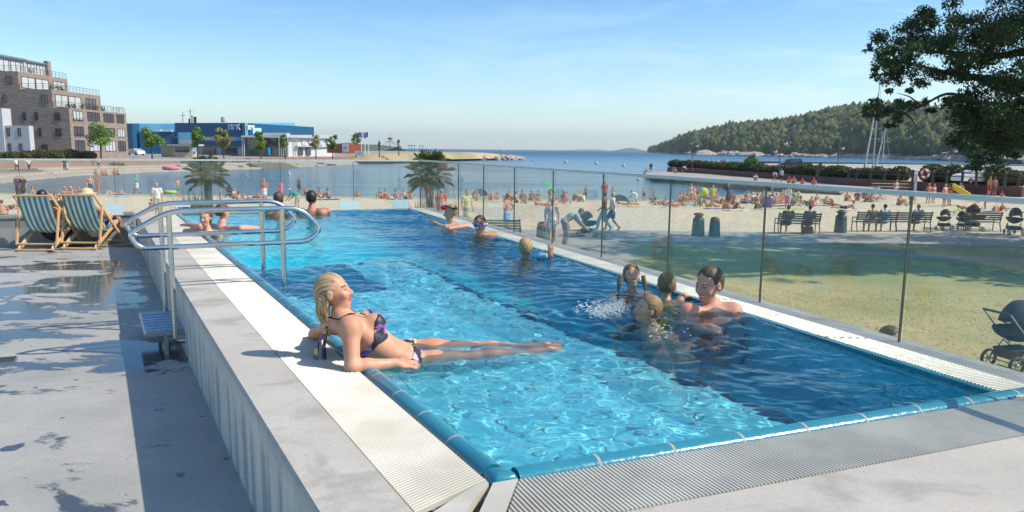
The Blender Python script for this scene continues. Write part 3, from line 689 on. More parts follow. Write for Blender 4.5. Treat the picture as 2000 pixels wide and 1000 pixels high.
# splash
mb = MB(); rs = random.Random(4)
sp = G(1205, 612, .03)
for k in range(1300):
    t_ = rs.random()**.8; px = 1222-62*t_+rs.gauss(0, 8); py = 607+(rs.gauss(0, 7))-(8*(1-abs(t_-.2)))
    c = G(px, max(590, py+8), 0.); c.z = abs(rs.gauss(0, .030))*(1.3-t_)+.006
    mb.ball(c, (rs.uniform(.0012, .0042)*(1 if rs.random() > .06 else 2.2), rs.uniform(.0012, .004), rs.uniform(.0012, .006)), 5, 3, Matrix.Rotation(rs.uniform(-1, 1), 3, 'Y'))
for k in range(70):
    px = 1125+rs.random()*50; py = 604+rs.gauss(0, 6); c = G(px, py, 0.); c.z = .006+abs(rs.gauss(0, .008)); mb.ball(c, (rs.uniform(.004, .012), rs.uniform(.004, .012), .003), 6, 4)
for k in range(60):
    px = 1260+rs.random()*90; py = 622+rs.random()*40; c = G(px, py, 0.); mb.ball((c.x, c.y, .008), (rs.uniform(.004, .010), rs.uniform(.004, .008), .002), 6, 4)
FOAM = mat('white_foam', (.82, .9, .93), .25); bsdf(FOAM).inputs['Transmission Weight'].default_value = .35
tag(mb.build('splash', FOAM), 'white splash and flying drops in front of the boy spouting water', 'splash', kind='stuff')
# ------------------------------------------------------------------ steel handrails by the steps
sA = 4.50; W1 = q2(sA, 0)
def PL(px, py, s=sA):
    d = ray(px, py); o = Vector((0, 0, CZ_)); p0 = q2(s, 0); t_ = (p0-o).dot(UL)/d.dot(UL); return o+d*t_
def fillet(pts, r, n=6, closed=True):
    out = []; N = len(pts)
    for i in range(N):
        p = pts[i]
        if not closed and i in (0, N-1): out.append(p); continue
        a = (pts[i-1]-p); b = (pts[(i+1)%N]-p); k = min(r, a.length*.45, b.length*.45); a = p+a.normalized()*k; b = p+b.normalized()*k
        for j in range(n+1):
            f = j/n; out.append(a*(1-f)**2+p*2*f*(1-f)+b*f*f)
    return out
def flat(px, py, z): p = PL(px, py); p.z = z; return p
zt_, zl_ = .640, .352; r_ = .021
def atx(px, z):   # point of the rail plane at this height and column
    lo, hi = 0., 2000.
    p = None
    for _ in range(40):
        m_ = (lo+hi)/2; p = PL(px, m_)
        if p.z > z: lo = m_
        else: hi = m_
    return p
def handrail(label):
    t = thing('handrail', label, 'handrail', W1, 0, 'steel handrails at the pool steps')
    loop = [atx(330, zt_), atx(588, zt_), atx(628, .45), atx(600, zl_), atx(272, zl_), atx(250, .47)]
    pts = fillet(loop, .12, 7); mb = MB(); mb.tube(pts, r_, 14, closed=True); mb.build('rail_loop', STEEL, t)
    pr = atx(554, .2); pl_ = atx(335, .2); mb = MB()
    mb.tube([(pr.x, pr.y, zt_-.01), (pr.x, pr.y, -.36)], r_*.98, 14); mb.build('post', STEEL, t)
    mb = MB(); mb.lathe([(.045, 0), (.045, .008), (.024, .014)], (pr.x, pr.y, -.104), 16); mb.build('post_flange', STEEL, t)
    wq = (pl_-A0).dot(NL); wall = pl_+NL*(-.598-wq)
    mb = MB(); mb.tube(fillet([Vector((pl_.x, pl_.y, zt_-.01)), Vector((pl_.x, pl_.y, -.42)), Vector((wall.x, wall.y, -.42))], .10, 8, False), r_*.98, 14); mb.build('post', STEEL, t)
    return t
hr = handrail('nearer steel tube handrail over the pool wall with one post in the water')
KIDS_ = dup(hr, loc=W1+UL*.96, label='farther steel tube handrail over the pool wall behind its twin')
# step plate hung between the posts
sp0 = q2(4.98, -.74, -.34); stp = thing('entry_step', 'low steel step with blue grip bars between the handrail posts', 'step', sp0, math.atan2(UL.y, UL.x)-math.pi/2)
mb = MB(); mb.box((-.16, -.45, -.03), (.16, .45, 0)); mb.build('tread_frame', GALV, stp, True)
mb = MB(); [mb.box((-.14, -.42+.12*k, .0), (.14, -.34+.12*k, .006)) for k in range(7)]; mb.build('grip_bars', vary('blue_grip', (.10, .25, .45), (.4, .5, .6), 30.), stp, True)
[MB().beam((.0, y, -.03), (.0, y, -.20), .03, .03).build('bracket', GALV, stp, True) for y in (-.40, .40)]
# ------------------------------------------------------------------ glass fences
GLM = bpy.data.materials.new('dusty_glass'); GLM.use_nodes = True; t = NT(GLM); t.n.remove(t.n['Principled BSDF'])
tr = t.new('ShaderNodeBsdfTransparent'); tr.inputs[0].default_value = (.955, .985, .972, 1); gl = t.new('ShaderNodeBsdfGlossy'); gl.inputs['Roughness'].default_value = .0
fr = t.new('ShaderNodeFresnel'); bf = t.n.new('ShaderNodeNewGeometry').outputs['Backfacing']; t.sock(fr, 0, t.rng(bf, 0, 1, 1.45, 1/1.45)); m1 = t.new('ShaderNodeMixShader'); t.link(fr.outputs[0], m1.inputs[0]); t.link(tr.outputs[0], m1.inputs[1]); t.link(gl.outputs[0], m1.inputs[2])
df = t.new('ShaderNodeBsdfDiffuse'); df.inputs[0].default_value = (.62, .68, .64, 1); m2 = t.new('ShaderNodeMixShader'); v = t.pos()
du = t.noise(t.mapping(v, (26, 26, 1.6)), 1., 5., .6); sp_ = t.noise(v, 120., 2.); bl = t.noise(v, 1.4, 3.)
dust = t.math('ADD', t.math('ADD', t.rng(du, .40, .75, .0, .04), t.rng(sp_, .66, .72, 0, .08)), t.rng(bl, .4, .7, .012, .04))
t.link(dust, m2.inputs[0]); t.link(m1.outputs[0], m2.inputs[1]); t.link(df.outputs[0], m2.inputs[2]); t.link(m2.outputs[0], t.n['Material Output'].inputs[0])
RAILM = vary('brushed_rail', (.46, .50, .48), (.58, .62, .59), 6., .38, .001, metal=.35)
POSTM = mat('dark_green_post', (.06, .09, .08), .35)
def fence(name, label, p0, u, n, N, w, zt, zb, group=None, pw=.006):
    t = thing(name, label, 'glass fence', p0+Vector((0, 0, zb)), 0, group)
    for k in range(N):
        a = p0+u*(w*k+.012); b = p0+u*(w*(k+1)-.012); mb = MB(); mb.hexa([(a.x, a.y, zb), (b.x, b.y, zb), (b.x+n.x*.008, b.y+n.y*.008, zb), (a.x+n.x*.008, a.y+n.y*.008, zb)], [(a.x, a.y, zt-.02), (b.x, b.y, zt-.02), (b.x+n.x*.008, b.y+n.y*.008, zt-.02), (a.x+n.x*.008, a.y+n.y*.008, zt-.02)])
        mb.build('glass_pane', GLM, t)
    for k in range(N+1):
        a = p0+u*(w*k)+n*.02; mb = MB(); mb.beam((a.x, a.y, zb-.02), (a.x, a.y, zt-.015), pw, pw*2.2, tuple(n)); mb.build('post', POSTM, t)
    a = p0-u*.03+n*.01; b = p0+u*(w*N+.03)+n*.01; mb = MB(); mb.beam((a.x, a.y, zt), (b.x, b.y, zt), .048, .030); mb.build('top_rail', RAILM, t)
    return t
fp = E0-NR*.43+UR*(.04)
fpx = isect(fp, UR, C0-NF*.75, UF); Lr = (fpx-fp).length
s0_ = (G(1825, 378, .91)-fp).dot(UR); Lq = (fpx-(fp+UR*s0_)).length; f0_ = fp+UR*(s0_-Lq/9*3)
fence('glass_fence', 'clear glass fence with flat metal top rail along the right side of the pool', f0_, UR, NR, 12, (fpx-f0_).length/12, .91, -.06, pw=.0075)
Lf = 14.; fence('glass_fence', 'clear glass fence across the far end of pool and deck', fpx-UF*Lf, UF, -NF, 10, 1.4, .905, -.06)
# low far wall behind the deck chairs and under the far fence
FWM = concrete('low_wall_concrete', (.34, .34, .33), (.24, .245, .245), .3)
mb = MB(); a = B0-UF*.62-NF*.85; b = B0-UF*12-NF*.85; p = [b, a, a-NF*.42, b-NF*.42]; mb.prism([(v.x, v.y) for v in p], -2.6, -.062); mb.hexa([(v.x, v.y, -.062) for v in (b+NF*.03, a+NF*.03, a-NF*.45, b-NF*.45)], [(v.x, v.y, -.03) for v in (b+NF*.03, a+NF*.03, a-NF*.45, b-NF*.45)])
tag(mb.build('terrace_wall', FWM), 'low concrete wall behind the striped deck chairs', 'wall')
mb = MB(); p = [B0-NF*.161-UF*.62, C0-NF*.161+UF*.6, C0-NF*.5+UF*.6, B0-NF*.5-UF*.62]; mb.prism([(v.x, v.y) for v in p], -2.6, -.10)
tag(mb.build('overflow_channel', FWM), 'narrow concrete channel beyond the far edge of the pool', 'gutter')
# pale plates on the far fence
PLM = mat('frosted_blue_plate', (.48, .66, .72), .3)
for px0, px1, py0, py1, lb in ((204, 241, 398, 420, 'pale blue plate on far fence right of the deck chairs'), (664, 700, 393, 409, 'pale blue plate at far pool edge right of the dark-haired man'), (766, 796, 390, 408, 'pale blue plate at far pool edge beside the right palm'), (340, 372, 392, 404, 'pale blue plate at far pool edge behind the handrails')):
    base = C0-NF*.60; n3 = NF
    def onf(px, py):
        d = ray(px, py); o = Vector((0, 0, CZ_)); return o+d*((base-o).dot(n3)/d.dot(n3))
    a, b, c, d = onf(px0, py1), onf(px1, py1), onf(px1, py0), onf(px0, py0); mb = MB(); k = NF*.006
    mb.hexa([a, b, c, d], [a+k, b+k, c+k, d+k]); tag(mb.build('notice_plate', PLM), lb, 'plate', 'pale plates on the far fence')
# ------------------------------------------------------------------ deck chairs
STRM = mat('striped_canvas', (.7, .7, .7), .85)
def _str():
    t = NT(STRM); x = t.sep(t.objco())[0]; f = t.math('FRACT', t.math('DIVIDE', t.math('ADD', x, .25), .0835)); n = t.noise(t.objco(), 200., 2.)
    c = t.mix(t.rng(f, .49, .51), (.09, .40, .40), (.86, .88, .85)); t.sock(bsdf(STRM), 'Base Color', t.mix(t.math('MULTIPLY', n, .25), c, (.2, .3, .32))); t.sock(bsdf(STRM), 'Normal', t.bump(n, .001))
    b = bsdf(STRM); tl = t.new('ShaderNodeBsdfTranslucent'); t.link(b.inputs['Base Color'].links[0].from_socket, tl.inputs[0]); ms = t.new('ShaderNodeMixShader'); ms.inputs[0].default_value = .42
    t.link(b.outputs[0], ms.inputs[1]); t.link(tl.outputs[0], ms.inputs[2]); t.link(ms.outputs[0], t.n['Material Output'].inputs[0])
_str()
def deckchair(label, loc, rz):
    t = thing('deck_chair', label, 'deck chair', loc, rz, 'striped deck chairs'); w = .29
    def pair(nm, a, b, ww, th=.022, wd=.045):
        for s in (-1, 1): mb = MB(); mb.beam((s*ww, *a), (s*ww, *b), th, wd, (0, 1, .3)); mb.build(nm, WOOD, t, True)
    pair('back_rail', (-.28, .90), (.62, .02), w)
    pair('seat_rail', (-.34, .015), (.46, .42), w-.03)
    pair('prop_rail', (-.10, .715), (-.26, .10), w+.024)
    for nm, y, z, ww in (('top_bar', -.275, .885, w), ('seat_bar', .45, .41, w-.03), ('rear_bar', -.33, .03, w-.0), ('prop_bar', -.255, .115, w+.03), ('front_bar', .58, .06, w)):
        mb = MB(); mb.tube([(-ww-.012, y, z), (ww+.012, y, z)], .016, 8); mb.build(nm, WOOD, t, True)
    for s in (-1, 1):
        mb = MB(); [mb.beam((s*(w-.03), -.30+.045*k, .05+.026*k), (s*(w-.03), -.275+.045*k, .09+.026*k), .018, .018) for k in range(5)]; mb.build('notch_strip', mat('pale_wood', (.7, .62, .5), .6), t, True)
    mb = MB(); N = 26; W_ = 9; vs = []
    for i in range(N+1):
        f = i/N; y = -.275+.725*f; z = .905*(1-f)+.43*f-.40*math.sin(math.pi*f**.85)*(1-.12*f)
        for j in range(W_+1): x = -.25+.5*j/W_; vs.append((x, y+.0, z-.025*math.sin(math.pi*f)*math.cos(x*math.pi/.5)))
    fs = [(i*(W_+1)+j, i*(W_+1)+j+1, (i+1)*(W_+1)+j+1, (i+1)*(W_+1)+j) for i in range(N) for j in range(W_)]
    mb.add(vs, fs, True)
    vs2 = [(x, y, z-.003) for x, y, z in vs]; mb.add(vs2, [f[::-1] for f in fs], True); mb.build('canvas_sling', STRM, t, True)
    return t
rzc = math.atan2(UL.y, UL.x)-math.pi/2
c1 = G(66, 492, DZ); c2 = G(154, 489, DZ)
deckchair('teal and white striped deck chair at the left, a dark head showing above', c1+Vector((.0, .34, 0)), R(2))
deckchair('teal and white striped deck chair at the right, holding the straw hat sitter', c2+Vector((.0, .34, 0)), R(-1))
# ------------------------------------------------------------------ sea, beach, lawn
SEA = -3.3; GZ = -2.4
def shore(x): return 74+np.clip((x-17)/16., 0, 1)*24
def gz(x, y):
    t_ = np.clip((y-36)/(shore(x)-36), 0, 2.2)
    z = GZ-(SEA*-1-2.4)*t_
    return np.where(x > 34, np.maximum(z, GZ-.35), z)
def gzf(x, y): return float(gz(np.float64(x), np.float64(y)))
def ongr(px, py):
    """ground point under a pixel on lawn / beach"""
    z = GZ
    for _ in range(12):
        p = G(px, py, z); z = .5*z+.5*gzf(p.x, p.y)
    p.z = z; return p
def sheet(name, xs, ys, zf, m, **kw):
    X, Y = np.meshgrid(xs, ys); P = np.stack([X, Y, zf(X, Y)], -1).reshape(-1, 3); ny, nx = X.shape
    i = np.arange(nx*ny).reshape(ny, nx); F = np.stack([i[:-1, :-1], i[:-1, 1:], i[1:, 1:], i[1:, :-1]], -1).reshape(-1, 4)
    return tag(obj(name, np_mesh(name, P, F), m), **kw)
SEAM = mat('sea_water', (.012, .085, .155), .12, spec=.5); bsdf(SEAM).inputs['IOR'].default_value = 1.33
t = NT(SEAM); b = bsdf(SEAM); v = t.pos(); yy = t.sep(v)[1]
w1 = t.noise(t.mapping(v, (.55, 1.1, 1)), .9, 6., .62, .4); w2 = t.noise(t.mapping(v, (.4, 1., 1), (0, 0, R(15))), .10, 5., .6); w3 = t.noise(t.mapping(v, (.2, 1., 1)), .012, 4., .6)
far = t.rng(yy, 70, 700, 1, .0)
h = t.math('ADD', t.math('MULTIPLY', w1, .30), t.math('MULTIPLY', w2, 1.3))
t.sock(b, 'Normal', t.bump(h, 1.0, .62)); 
shal = t.rng(yy, 73, 92, 1, 0, True)
c = t.mix(t.rng(w3, .4, .62), (.010, .075, .150), (.018, .105, .185)); c = t.mix(t.math('MULTIPLY', shal, .75), c, (.045, .13, .15)); c = t.mix(t.rng(w1, .55, .7, 0, .25), c, (.05, .16, .24))
t.sock(b, 'Base Color', c); t.sock(b, 'Roughness', t.rng(yy, 60, 900, .10, .42))
mb = MB(); mb.add([(-30000, 68, SEA), (30000, 68, SEA), (30000, 40000, SEA), (-30000, 40000, SEA)], [(0, 1, 2, 3)]); mb.build('sea', SEAM, kind='structure')
GRD = mat('ground', (.5, .42, .3), .9); t = NT(GRD); b = bsdf(GRD); v = t.pos(); X, Y, Z = t.sep(v)
n = t.noise(v, .35, 6., .6); nf = t.noise(v, 3., 8., .75); ng = t.noise(v, 30., 4., .7); foot = t.new('ShaderNodeTexVoronoi'); t.sock(foot, 'Vector', t.mapping(v, (1, 1.3, 1))); foot.inputs['Scale'].default_value = 2.6
sand = t.mix(t.rng(nf, .35, .68), (.62, .52, .375), (.48, .395, .275)); sand = t.mix(t.rng(foot.outputs[0], .0, .22, .5, 0), sand, (.30, .245, .17))
wet = t.rng(Z, -3.29, -3.14, 1, 0); sand = t.mix(t.math('MULTIPLY', wet, .7), sand, (.17, .14, .10))
g1 = t.mix(t.rng(n, .38, .62), (.48, .40, .19), (.27, .285, .10)); g1 = t.mix(t.rng(nf, .40, .66, 0, .65), g1, (.36, .31, .14)); g1 = t.mix(t.rng(ng, .4, .7, 0, .35), g1, (.12, .10, .05))
g1 = t.mix(t.math('MULTIPLY', t.rng(Y, 17., 9.), .72), g1, t.mix(t.rng(nf, .35, .7), (.60, .455, .25), (.47, .345, .18)))
g1 = t.mix(t.math('MULTIPLY', t.rng(Y, 21.5, 23.5), .6), g1, (.13, .22, .05))
path = t.mix(t.rng(nf, .35, .7), (.33, .32, .29), (.25, .245, .23))
wob = t.math('ADD', Y, t.math('MULTIPLY', t.math('SUBTRACT', n, .5), 1.2))
isand = t.rng(wob, 35.6, 35.9); ipath = t.rng(Y, 30.9, 30.98)
lx = t.math('SUBTRACT', X, t.math('MULTIPLY', t.math('SUBTRACT', Y, 20.), .15)); left = t.rng(t.math('ADD', lx, t.math('MULTIPLY', n, 1.)), 4.0, 3.2)
left = t.math('MULTIPLY', left, t.rng(Y, 23.5, 24.5))
dd = t.math('ADD', Y, t.math('MULTIPLY', X, .36)); diag = t.math('MULTIPLY', t.rng(t.math('ABSOLUTE', t.math('SUBTRACT', dd, 33.1)), .62, .55), 1.)
c = t.mix(t.math('MAXIMUM', t.math('MAXIMUM', ipath, left), diag), g1, path); c = t.mix(isand, c, sand)
t.sock(b, 'Base Color', c); t.sock(b, 'Normal', t.bump(t.math('ADD', t.math('ADD', nf, t.math('MULTIPLY', ng, .3)), t.math('MULTIPLY', foot.outputs[0], t.math('MULTIPLY', isand, 1.4))), .05))
xs = np.concatenate([np.linspace(-140, -30, 20), np.linspace(-28, 60, 90), [70, 90]]); ys = np.concatenate([[-60, -20, 0], np.linspace(2, 36, 18), np.linspace(37, 104, 90)])
sheet('beach_and_lawn', xs, ys, lambda x, y: gz(x, y)+np.where(y > 37, .035*np.sin(x*1.7+np.sin(y*1.3)*2)*np.sin(y*1.1), 0), GRD, kind='structure')
# path kerb
KERB = vary('kerb_stone', (.40, .39, .36), (.30, .29, .27), 3., .8, .004, space='pos')
mb = MB(); mb.beam((4.2, 30.9, GZ+.03), (30, 30.9, GZ+.03), .14, .10); tag(mb.build('path_kerb', KERB), kind='structure')
def leaf_mat(name, c1, c2, c3=None, scale=.6, tr=.25):
    m = mat(name, c1, .55, spec=.35); t = NT(m); b = bsdf(m); n = t.noise(t.pos(), scale, 3., .6); n2 = t.noise(t.pos(), scale*9, 2.)
    c = t.mix(t.rng(n, .35, .65), c1, c2); c = t.mix(t.rng(n2, .45, .7), c, c3 or tuple(x*1.5 for x in c1)); t.sock(b, 'Base Color', c)
    tl = t.new('ShaderNodeBsdfTranslucent'); t.link(c, tl.inputs[0]); mx = t.new('ShaderNodeMixShader'); mx.inputs[0].default_value = tr
    t.link(b.outputs[0], mx.inputs[1]); t.link(tl.outputs[0], mx.inputs[2]); t.link(mx.outputs[0], t.n['Material Output'].inputs[0]); return m
# grass blades near the fence (one mass)
mb = MB(); rg = random.Random(11)
for k in range(16000):
    y = 5.5+rg.random()**1.4*15; x = 2.0+rg.random()*(y*.72+1) ; hgt = rg.uniform(.015, .04); a = rg.uniform(0, 6.28); w = .009+.0006*y
    dx, dy = math.cos(a)*w, math.sin(a)*w; lx_, ly_ = rg.gauss(0, .03), rg.gauss(0, .03)
    mb.add([(x-dx, y-dy, GZ), (x+dx, y+dy, GZ), (x+lx_, y+ly_, GZ+hgt)], [(0, 1, 2)], False)
tag(mb.build('grass', leaf_mat('dry_grass', (.56, .44, .22), (.44, .38, .16), None, .8, .5)), 'short dry yellow grass blades on the lawn', 'grass', kind='stuff')
# ------------------------------------------------------------------ foliage helpers
def leaves(name, C, Rr, n, size, rs, m, parent=None, aspect=1.7, off=(0, 0, 0), flat=1., shell=.35, wexp=2/3):
    """n leaf quads spread through ellipsoids C (k,3) with radii Rr (k,3)"""
    C = np.asarray(C, float); Rr = np.asarray(Rr, float)
    if Rr.ndim == 1: Rr = np.repeat(Rr[:, None], 3, 1)
    w = Rr.prod(1)**wexp; k = rs.choice(len(C), n, p=w/w.sum()); d = rs.normal(size=(n, 3)); d /= np.linalg.norm(d, axis=1)[:, None]
    r = rs.rand(n)**shell; P = C[k]+d*r[:, None]*Rr[k]; s = size*rs.uniform(.6, 1.35, n)
    nn = rs.normal(size=(n, 3)); nn[:, 2] = np.abs(nn[:, 2])*flat; nn /= np.linalg.norm(nn, axis=1)[:, None]
    a = np.cross(nn, rs.normal(size=(n, 3))); a /= np.linalg.norm(a, axis=1)[:, None]; b_ = np.cross(nn, a)
    a *= (s*aspect/2)[:, None]; b_ *= (s/2)[:, None]
    V = np.stack([P-a, P+b_*.8-a*.1, P+a, P-b_*.8-a*.1], 1).reshape(-1, 3)-V3(off); F = np.arange(4*n).reshape(-1, 4)
    return obj(name, np_mesh(name, V, F, False), m, parent)
BARK = vary('bark', (.10, .075, .055), (.05, .04, .03), 6., .9, .02, space='pos')
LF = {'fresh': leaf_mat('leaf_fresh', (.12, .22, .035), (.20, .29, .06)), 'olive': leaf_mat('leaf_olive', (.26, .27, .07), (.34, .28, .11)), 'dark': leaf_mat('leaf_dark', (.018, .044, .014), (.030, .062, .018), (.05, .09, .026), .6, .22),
      'hedge': leaf_mat('leaf_hedge', (.035, .065, .018), (.12, .095, .03), (.07, .10, .03), .25), 'hedgeb': leaf_mat('leaf_hedge_brown', (.11, .085, .025), (.05, .07, .02), (.15, .12, .04), .3), 'bush': leaf_mat('leaf_bush', (.05, .12, .02), (.10, .17, .03)), 'palm': leaf_mat('leaf_palm', (.04, .09, .025), (.14, .14, .05), (.10, .14, .05), 2.), 'grey': leaf_mat('leaf_grey', (.05, .075, .045), (.09, .11, .06), None, 2.)}
def small_tree(px, ytop, ybase, wpx, depth, label, leaf, seed, n=650):
    base = D(px, ybase, depth); top = D(px, ytop, depth).z; H = top-base.z; W = wpx/F_*depth/2; rs = np.random.RandomState(seed)
    t = thing('promenade_tree', label, 'tree', base, 0, 'young trees along the promenade')
    mb = MB(); tr_ = H*.32; mb.tube([(0, 0, -1.), (.04, 0, tr_), (0, .03, H*.62), (.05, 0, H*.85)], [.16, .12, .07, .02], 7)
    for k in range(6):
        a = k*1.9; z0 = H*(.3+.08*k); mb.tube([(0, 0, z0), (math.cos(a)*W*.45, math.sin(a)*W*.45, z0+H*.16)], [.05, .015], 5)
    mb.build('trunk', BARK, t, True)
    C = []; Rr = []
    for k in range(15):
        f = rs.uniform(.34, .97); ww = W*math.sqrt(max(.05, 1-((f-.58)/.46)**2)); a = rs.uniform(0, 6.28); r = ww*rs.uniform(.2, .8)
        C.append((r*math.cos(a), r*math.sin(a), H*f)); q = W*rs.uniform(.30, .48); Rr.append((q, q, q*.8))
    leaves('crown', C, Rr, n, H*.062, rs, LF[leaf], t, 1.3); return t
# ------------------------------------------------------------------ far left quay and promenade
wl_px = [(-120, 372), (0, 358), (77, 350), (154, 343), (300, 336), (378, 334), (450, 331.5), (510, 329.5), (650, 323), (712, 319.5), (800, 315.8), (876, 312.6)]
WLp = [G(x, y, SEA) for x, y in wl_px]
WLp = [Vector((-75, 70, SEA))]+WLp[1:]
PINK = concrete('red_granite_wall', (.30, .165, .135), (.22, .125, .105), .2, .5, .01); TERR = concrete('promenade_stone', (.43, .36, .30), (.34, .28, .235), .3, .35, .01); ASPH = concrete('promenade_asphalt', (.33, .32, .30), (.25, .245, .235), .2, .2, .01)
def strip(name, pts, prof, m, **kw):
    """sweep the profile (inland offset, z) along pts"""
    V = []; N = len(pts)
    for i, p in enumerate(pts):
        d = (pts[min(i+1, N-1)]-pts[max(i-1, 0)]); d.z = 0; d.normalize(); n = Vector((-d.y, d.x, 0))
        for o, z in prof: V.append((p.x+n.x*o, p.y+n.y*o, z))
    k = len(prof); F = [(i*k+j, i*k+j+1, (i+1)*k+j+1, (i+1)*k+j) for i in range(N-1) for j in range(k-1)]
    mb = MB(); mb.add(V, F, False); o = mb.build(name, m); tag(o, **kw); return o
strip('quay_terrace', WLp, [(-.2, -4.2), (0, -3.05), (3., -2.95), (3.02, -2.7), (6.5, -2.62), (6.52, -2.40), (9.7, -2.3)], TERR, kind='structure')
strip('quay_wall', WLp, [(9.5, -2.5), (9.55, -1.42), (10.3, -1.40), (10.35, -1.7)], PINK, label='long red granite retaining wall above the far stepped quay', cat='wall')
strip('promenade', WLp, [(10.28, -1.46), (24, -1.42), (60, -1.2), (130, -.9), (260, -.6), (420, -.2)], ASPH, kind='structure')
# dark steps cut into the terrace
STEPM = concrete('dark_steps', (.16, .14, .125), (.11, .10, .09), .3, .5)
for px, py, w, dpt, nst, lb in ((78, 346, 9, 4.2, 5, 'dark stone steps with a handrail at the left end of the quay'), (555, 328.5, 13, 4.5, 5, 'dark stone steps into the water in the middle of the quay'), (716, 319.2, 10, 5, 4, 'dark stone steps farthest along the quay')):
    c = G(px, py, SEA); a = math.atan2(.95, .32) if px > 200 else math.atan2(.9, .1); st = thing('quay_steps', lb, 'steps', c, a-math.pi/2, 'steps in the far quay')
    for k in range(nst): mb = MB(); mb.box((-dpt*.9+k*.75-.6, -w/2, -.4), (-dpt*.9+k*.75+.2, w/2, 1.05-.2*k)) ; mb.build('step', STEPM, st, True)
# dry grass headland and breakwater
HEAD = mat('headland_grass', (.36, .29, .17), .9); tt = NT(HEAD); nn = tt.noise(tt.pos(), .06, 6., .7); tt.sock(bsdf(HEAD), 'Base Color', tt.mix(tt.rng(nn, .4, .62), (.40, .31, .19), (.24, .22, .12)))
mb = MB(); hp = [(D(700, 300, 225)), D(760, 300, 235), D(870, 300, 290), D(935, 300, 318), D(985, 300, 340), D(960, 300, 372), D(850, 300, 400), D(640, 300, 420)]
cen = sum(hp, Vector())/len(hp); V = [(p.x, p.y, -2.6) for p in hp]+[(p.x*.95+cen.x*.05, p.y*.95+cen.y*.05, -.9) for p in hp]+[(p.x*.7+cen.x*.3, p.y*.7+cen.y*.3, -.2) for p in hp]+[(cen.x, cen.y, -.05)]
n_ = len(hp); F = [(i, (i+1)%n_, n_+(i+1)%n_, n_+i) for i in range(n_)]+[(n_+i, n_+(i+1)%n_, 2*n_+(i+1)%n_, 2*n_+i) for i in range(n_)]+[(2*n_+i, 2*n_+(i+1)%n_, 3*n_) for i in range(n_)]
mb.add(V, F, True); mb.build('headland', HEAD, kind='structure')
ROCK = vary('granite_rock', (.50, .40, .33), (.30, .245, .21), 1.5, .85, .02, space='pos'); ROCKF = vary('far_shore_rock', (.46, .37, .32), (.27, .23, .20), .05, .85, space='pos')
def rocks(name, pts, rmin, rmax, rs, m, parent=None, flat=.7, off=(0, 0, 0), n=6):
    mb = MB()
    for p in pts:
        r = rs.uniform(rmin, rmax); a = rs.uniform(0, 3.1); e = [rs.uniform(.7, 1.3) for _ in range(3)]; Mx = Matrix.Rotation(a, 3, 'Z')@Matrix.Rotation(rs.uniform(-.4, .4), 3, 'X')
        st = len(mb.v); mb.ball(p, (r*e[0], r*e[1], r*e[2]*flat), n, 4, Mx)
        for i in range(st, len(mb.v)):
            x, y, z = mb.v[i]; mb.v[i] = (x+rs.gauss(0, r*.09), y+rs.gauss(0, r*.09), z+rs.gauss(0, r*.07))
        for i in range(len(mb.sm)): mb.sm[i] = False
    return mb
rk = random.Random(5); pts = []
bw = [D(872, 308, 318), D(900, 308, 322), D(935, 309, 330), D(965, 310, 338), D(990, 311, 345), D(1008, 311.5, 350)]
for k in range(420):
    i = rk.randrange(len(bw)-1); f = rk.random(); p = bw[i].lerp(bw[i+1], f); g = (i+f)/5; p = p+Vector((rk.gauss(0, 2), rk.gauss(0, 5-3.2*g), 0)); p.z = -3.2+rk.random()*(1.9-1.1*g); pts.append(p)
rocks('b', pts, .7, 1.7, rk, ROCK)
tag(rocks('b', pts, .7, 1.6, rk, ROCK).build('breakwater', ROCK), 'breakwater of pale granite boulders ending in the open sea', 'boulders', kind='stuff')
# far low hills and islands
FARH = vary('far_wooded_land', (.045, .075, .045), (.075, .09, .06), .02, .9, space='pos')
def ridge(name, prof, depth, ybase, m, thick=300, **kw):
    """solid low land mass: prof (px, ytop)"""
    V = []; n = len(prof)
    for px, py in prof: p = D(px, py, depth); V += [(p.x, p.y-thick*.5, SEA-.5), (p.x, p.y-thick*.25, SEA+(p.z-SEA)*.55), (p.x, p.y, p.z), (p.x, p.y+thick*.5, SEA-.5)]
    F = [(4*i+j, 4*(i+1)+j, 4*(i+1)+j+1, 4*i+j+1) for i in range(n-1) for j in range(3)]
    mb = MB(); mb.add(V, F, True); return tag(mb.build(name, m), **kw)
ridge('island', [(1100, 293.9), (1125, 292.6), (1150, 291.6), (1170, 292.0), (1188, 293.8)], 9000, 295, FARH, 1500, kind='structure')
ridge('island', [(1198, 294.3), (1210, 292), (1222, 289.5), (1232, 288.6), (1243, 290.2), (1252, 293), (1262, 294.6)], 5200, 295, FARH, 800, kind='structure')
ridge('headland_hill', [(560, 287), (650, 281), (680, 278.5), (705, 281.5), (735, 282.5), (755, 284.3), (775, 287.4)], 1500, 290, FARH, 300, kind='structure')
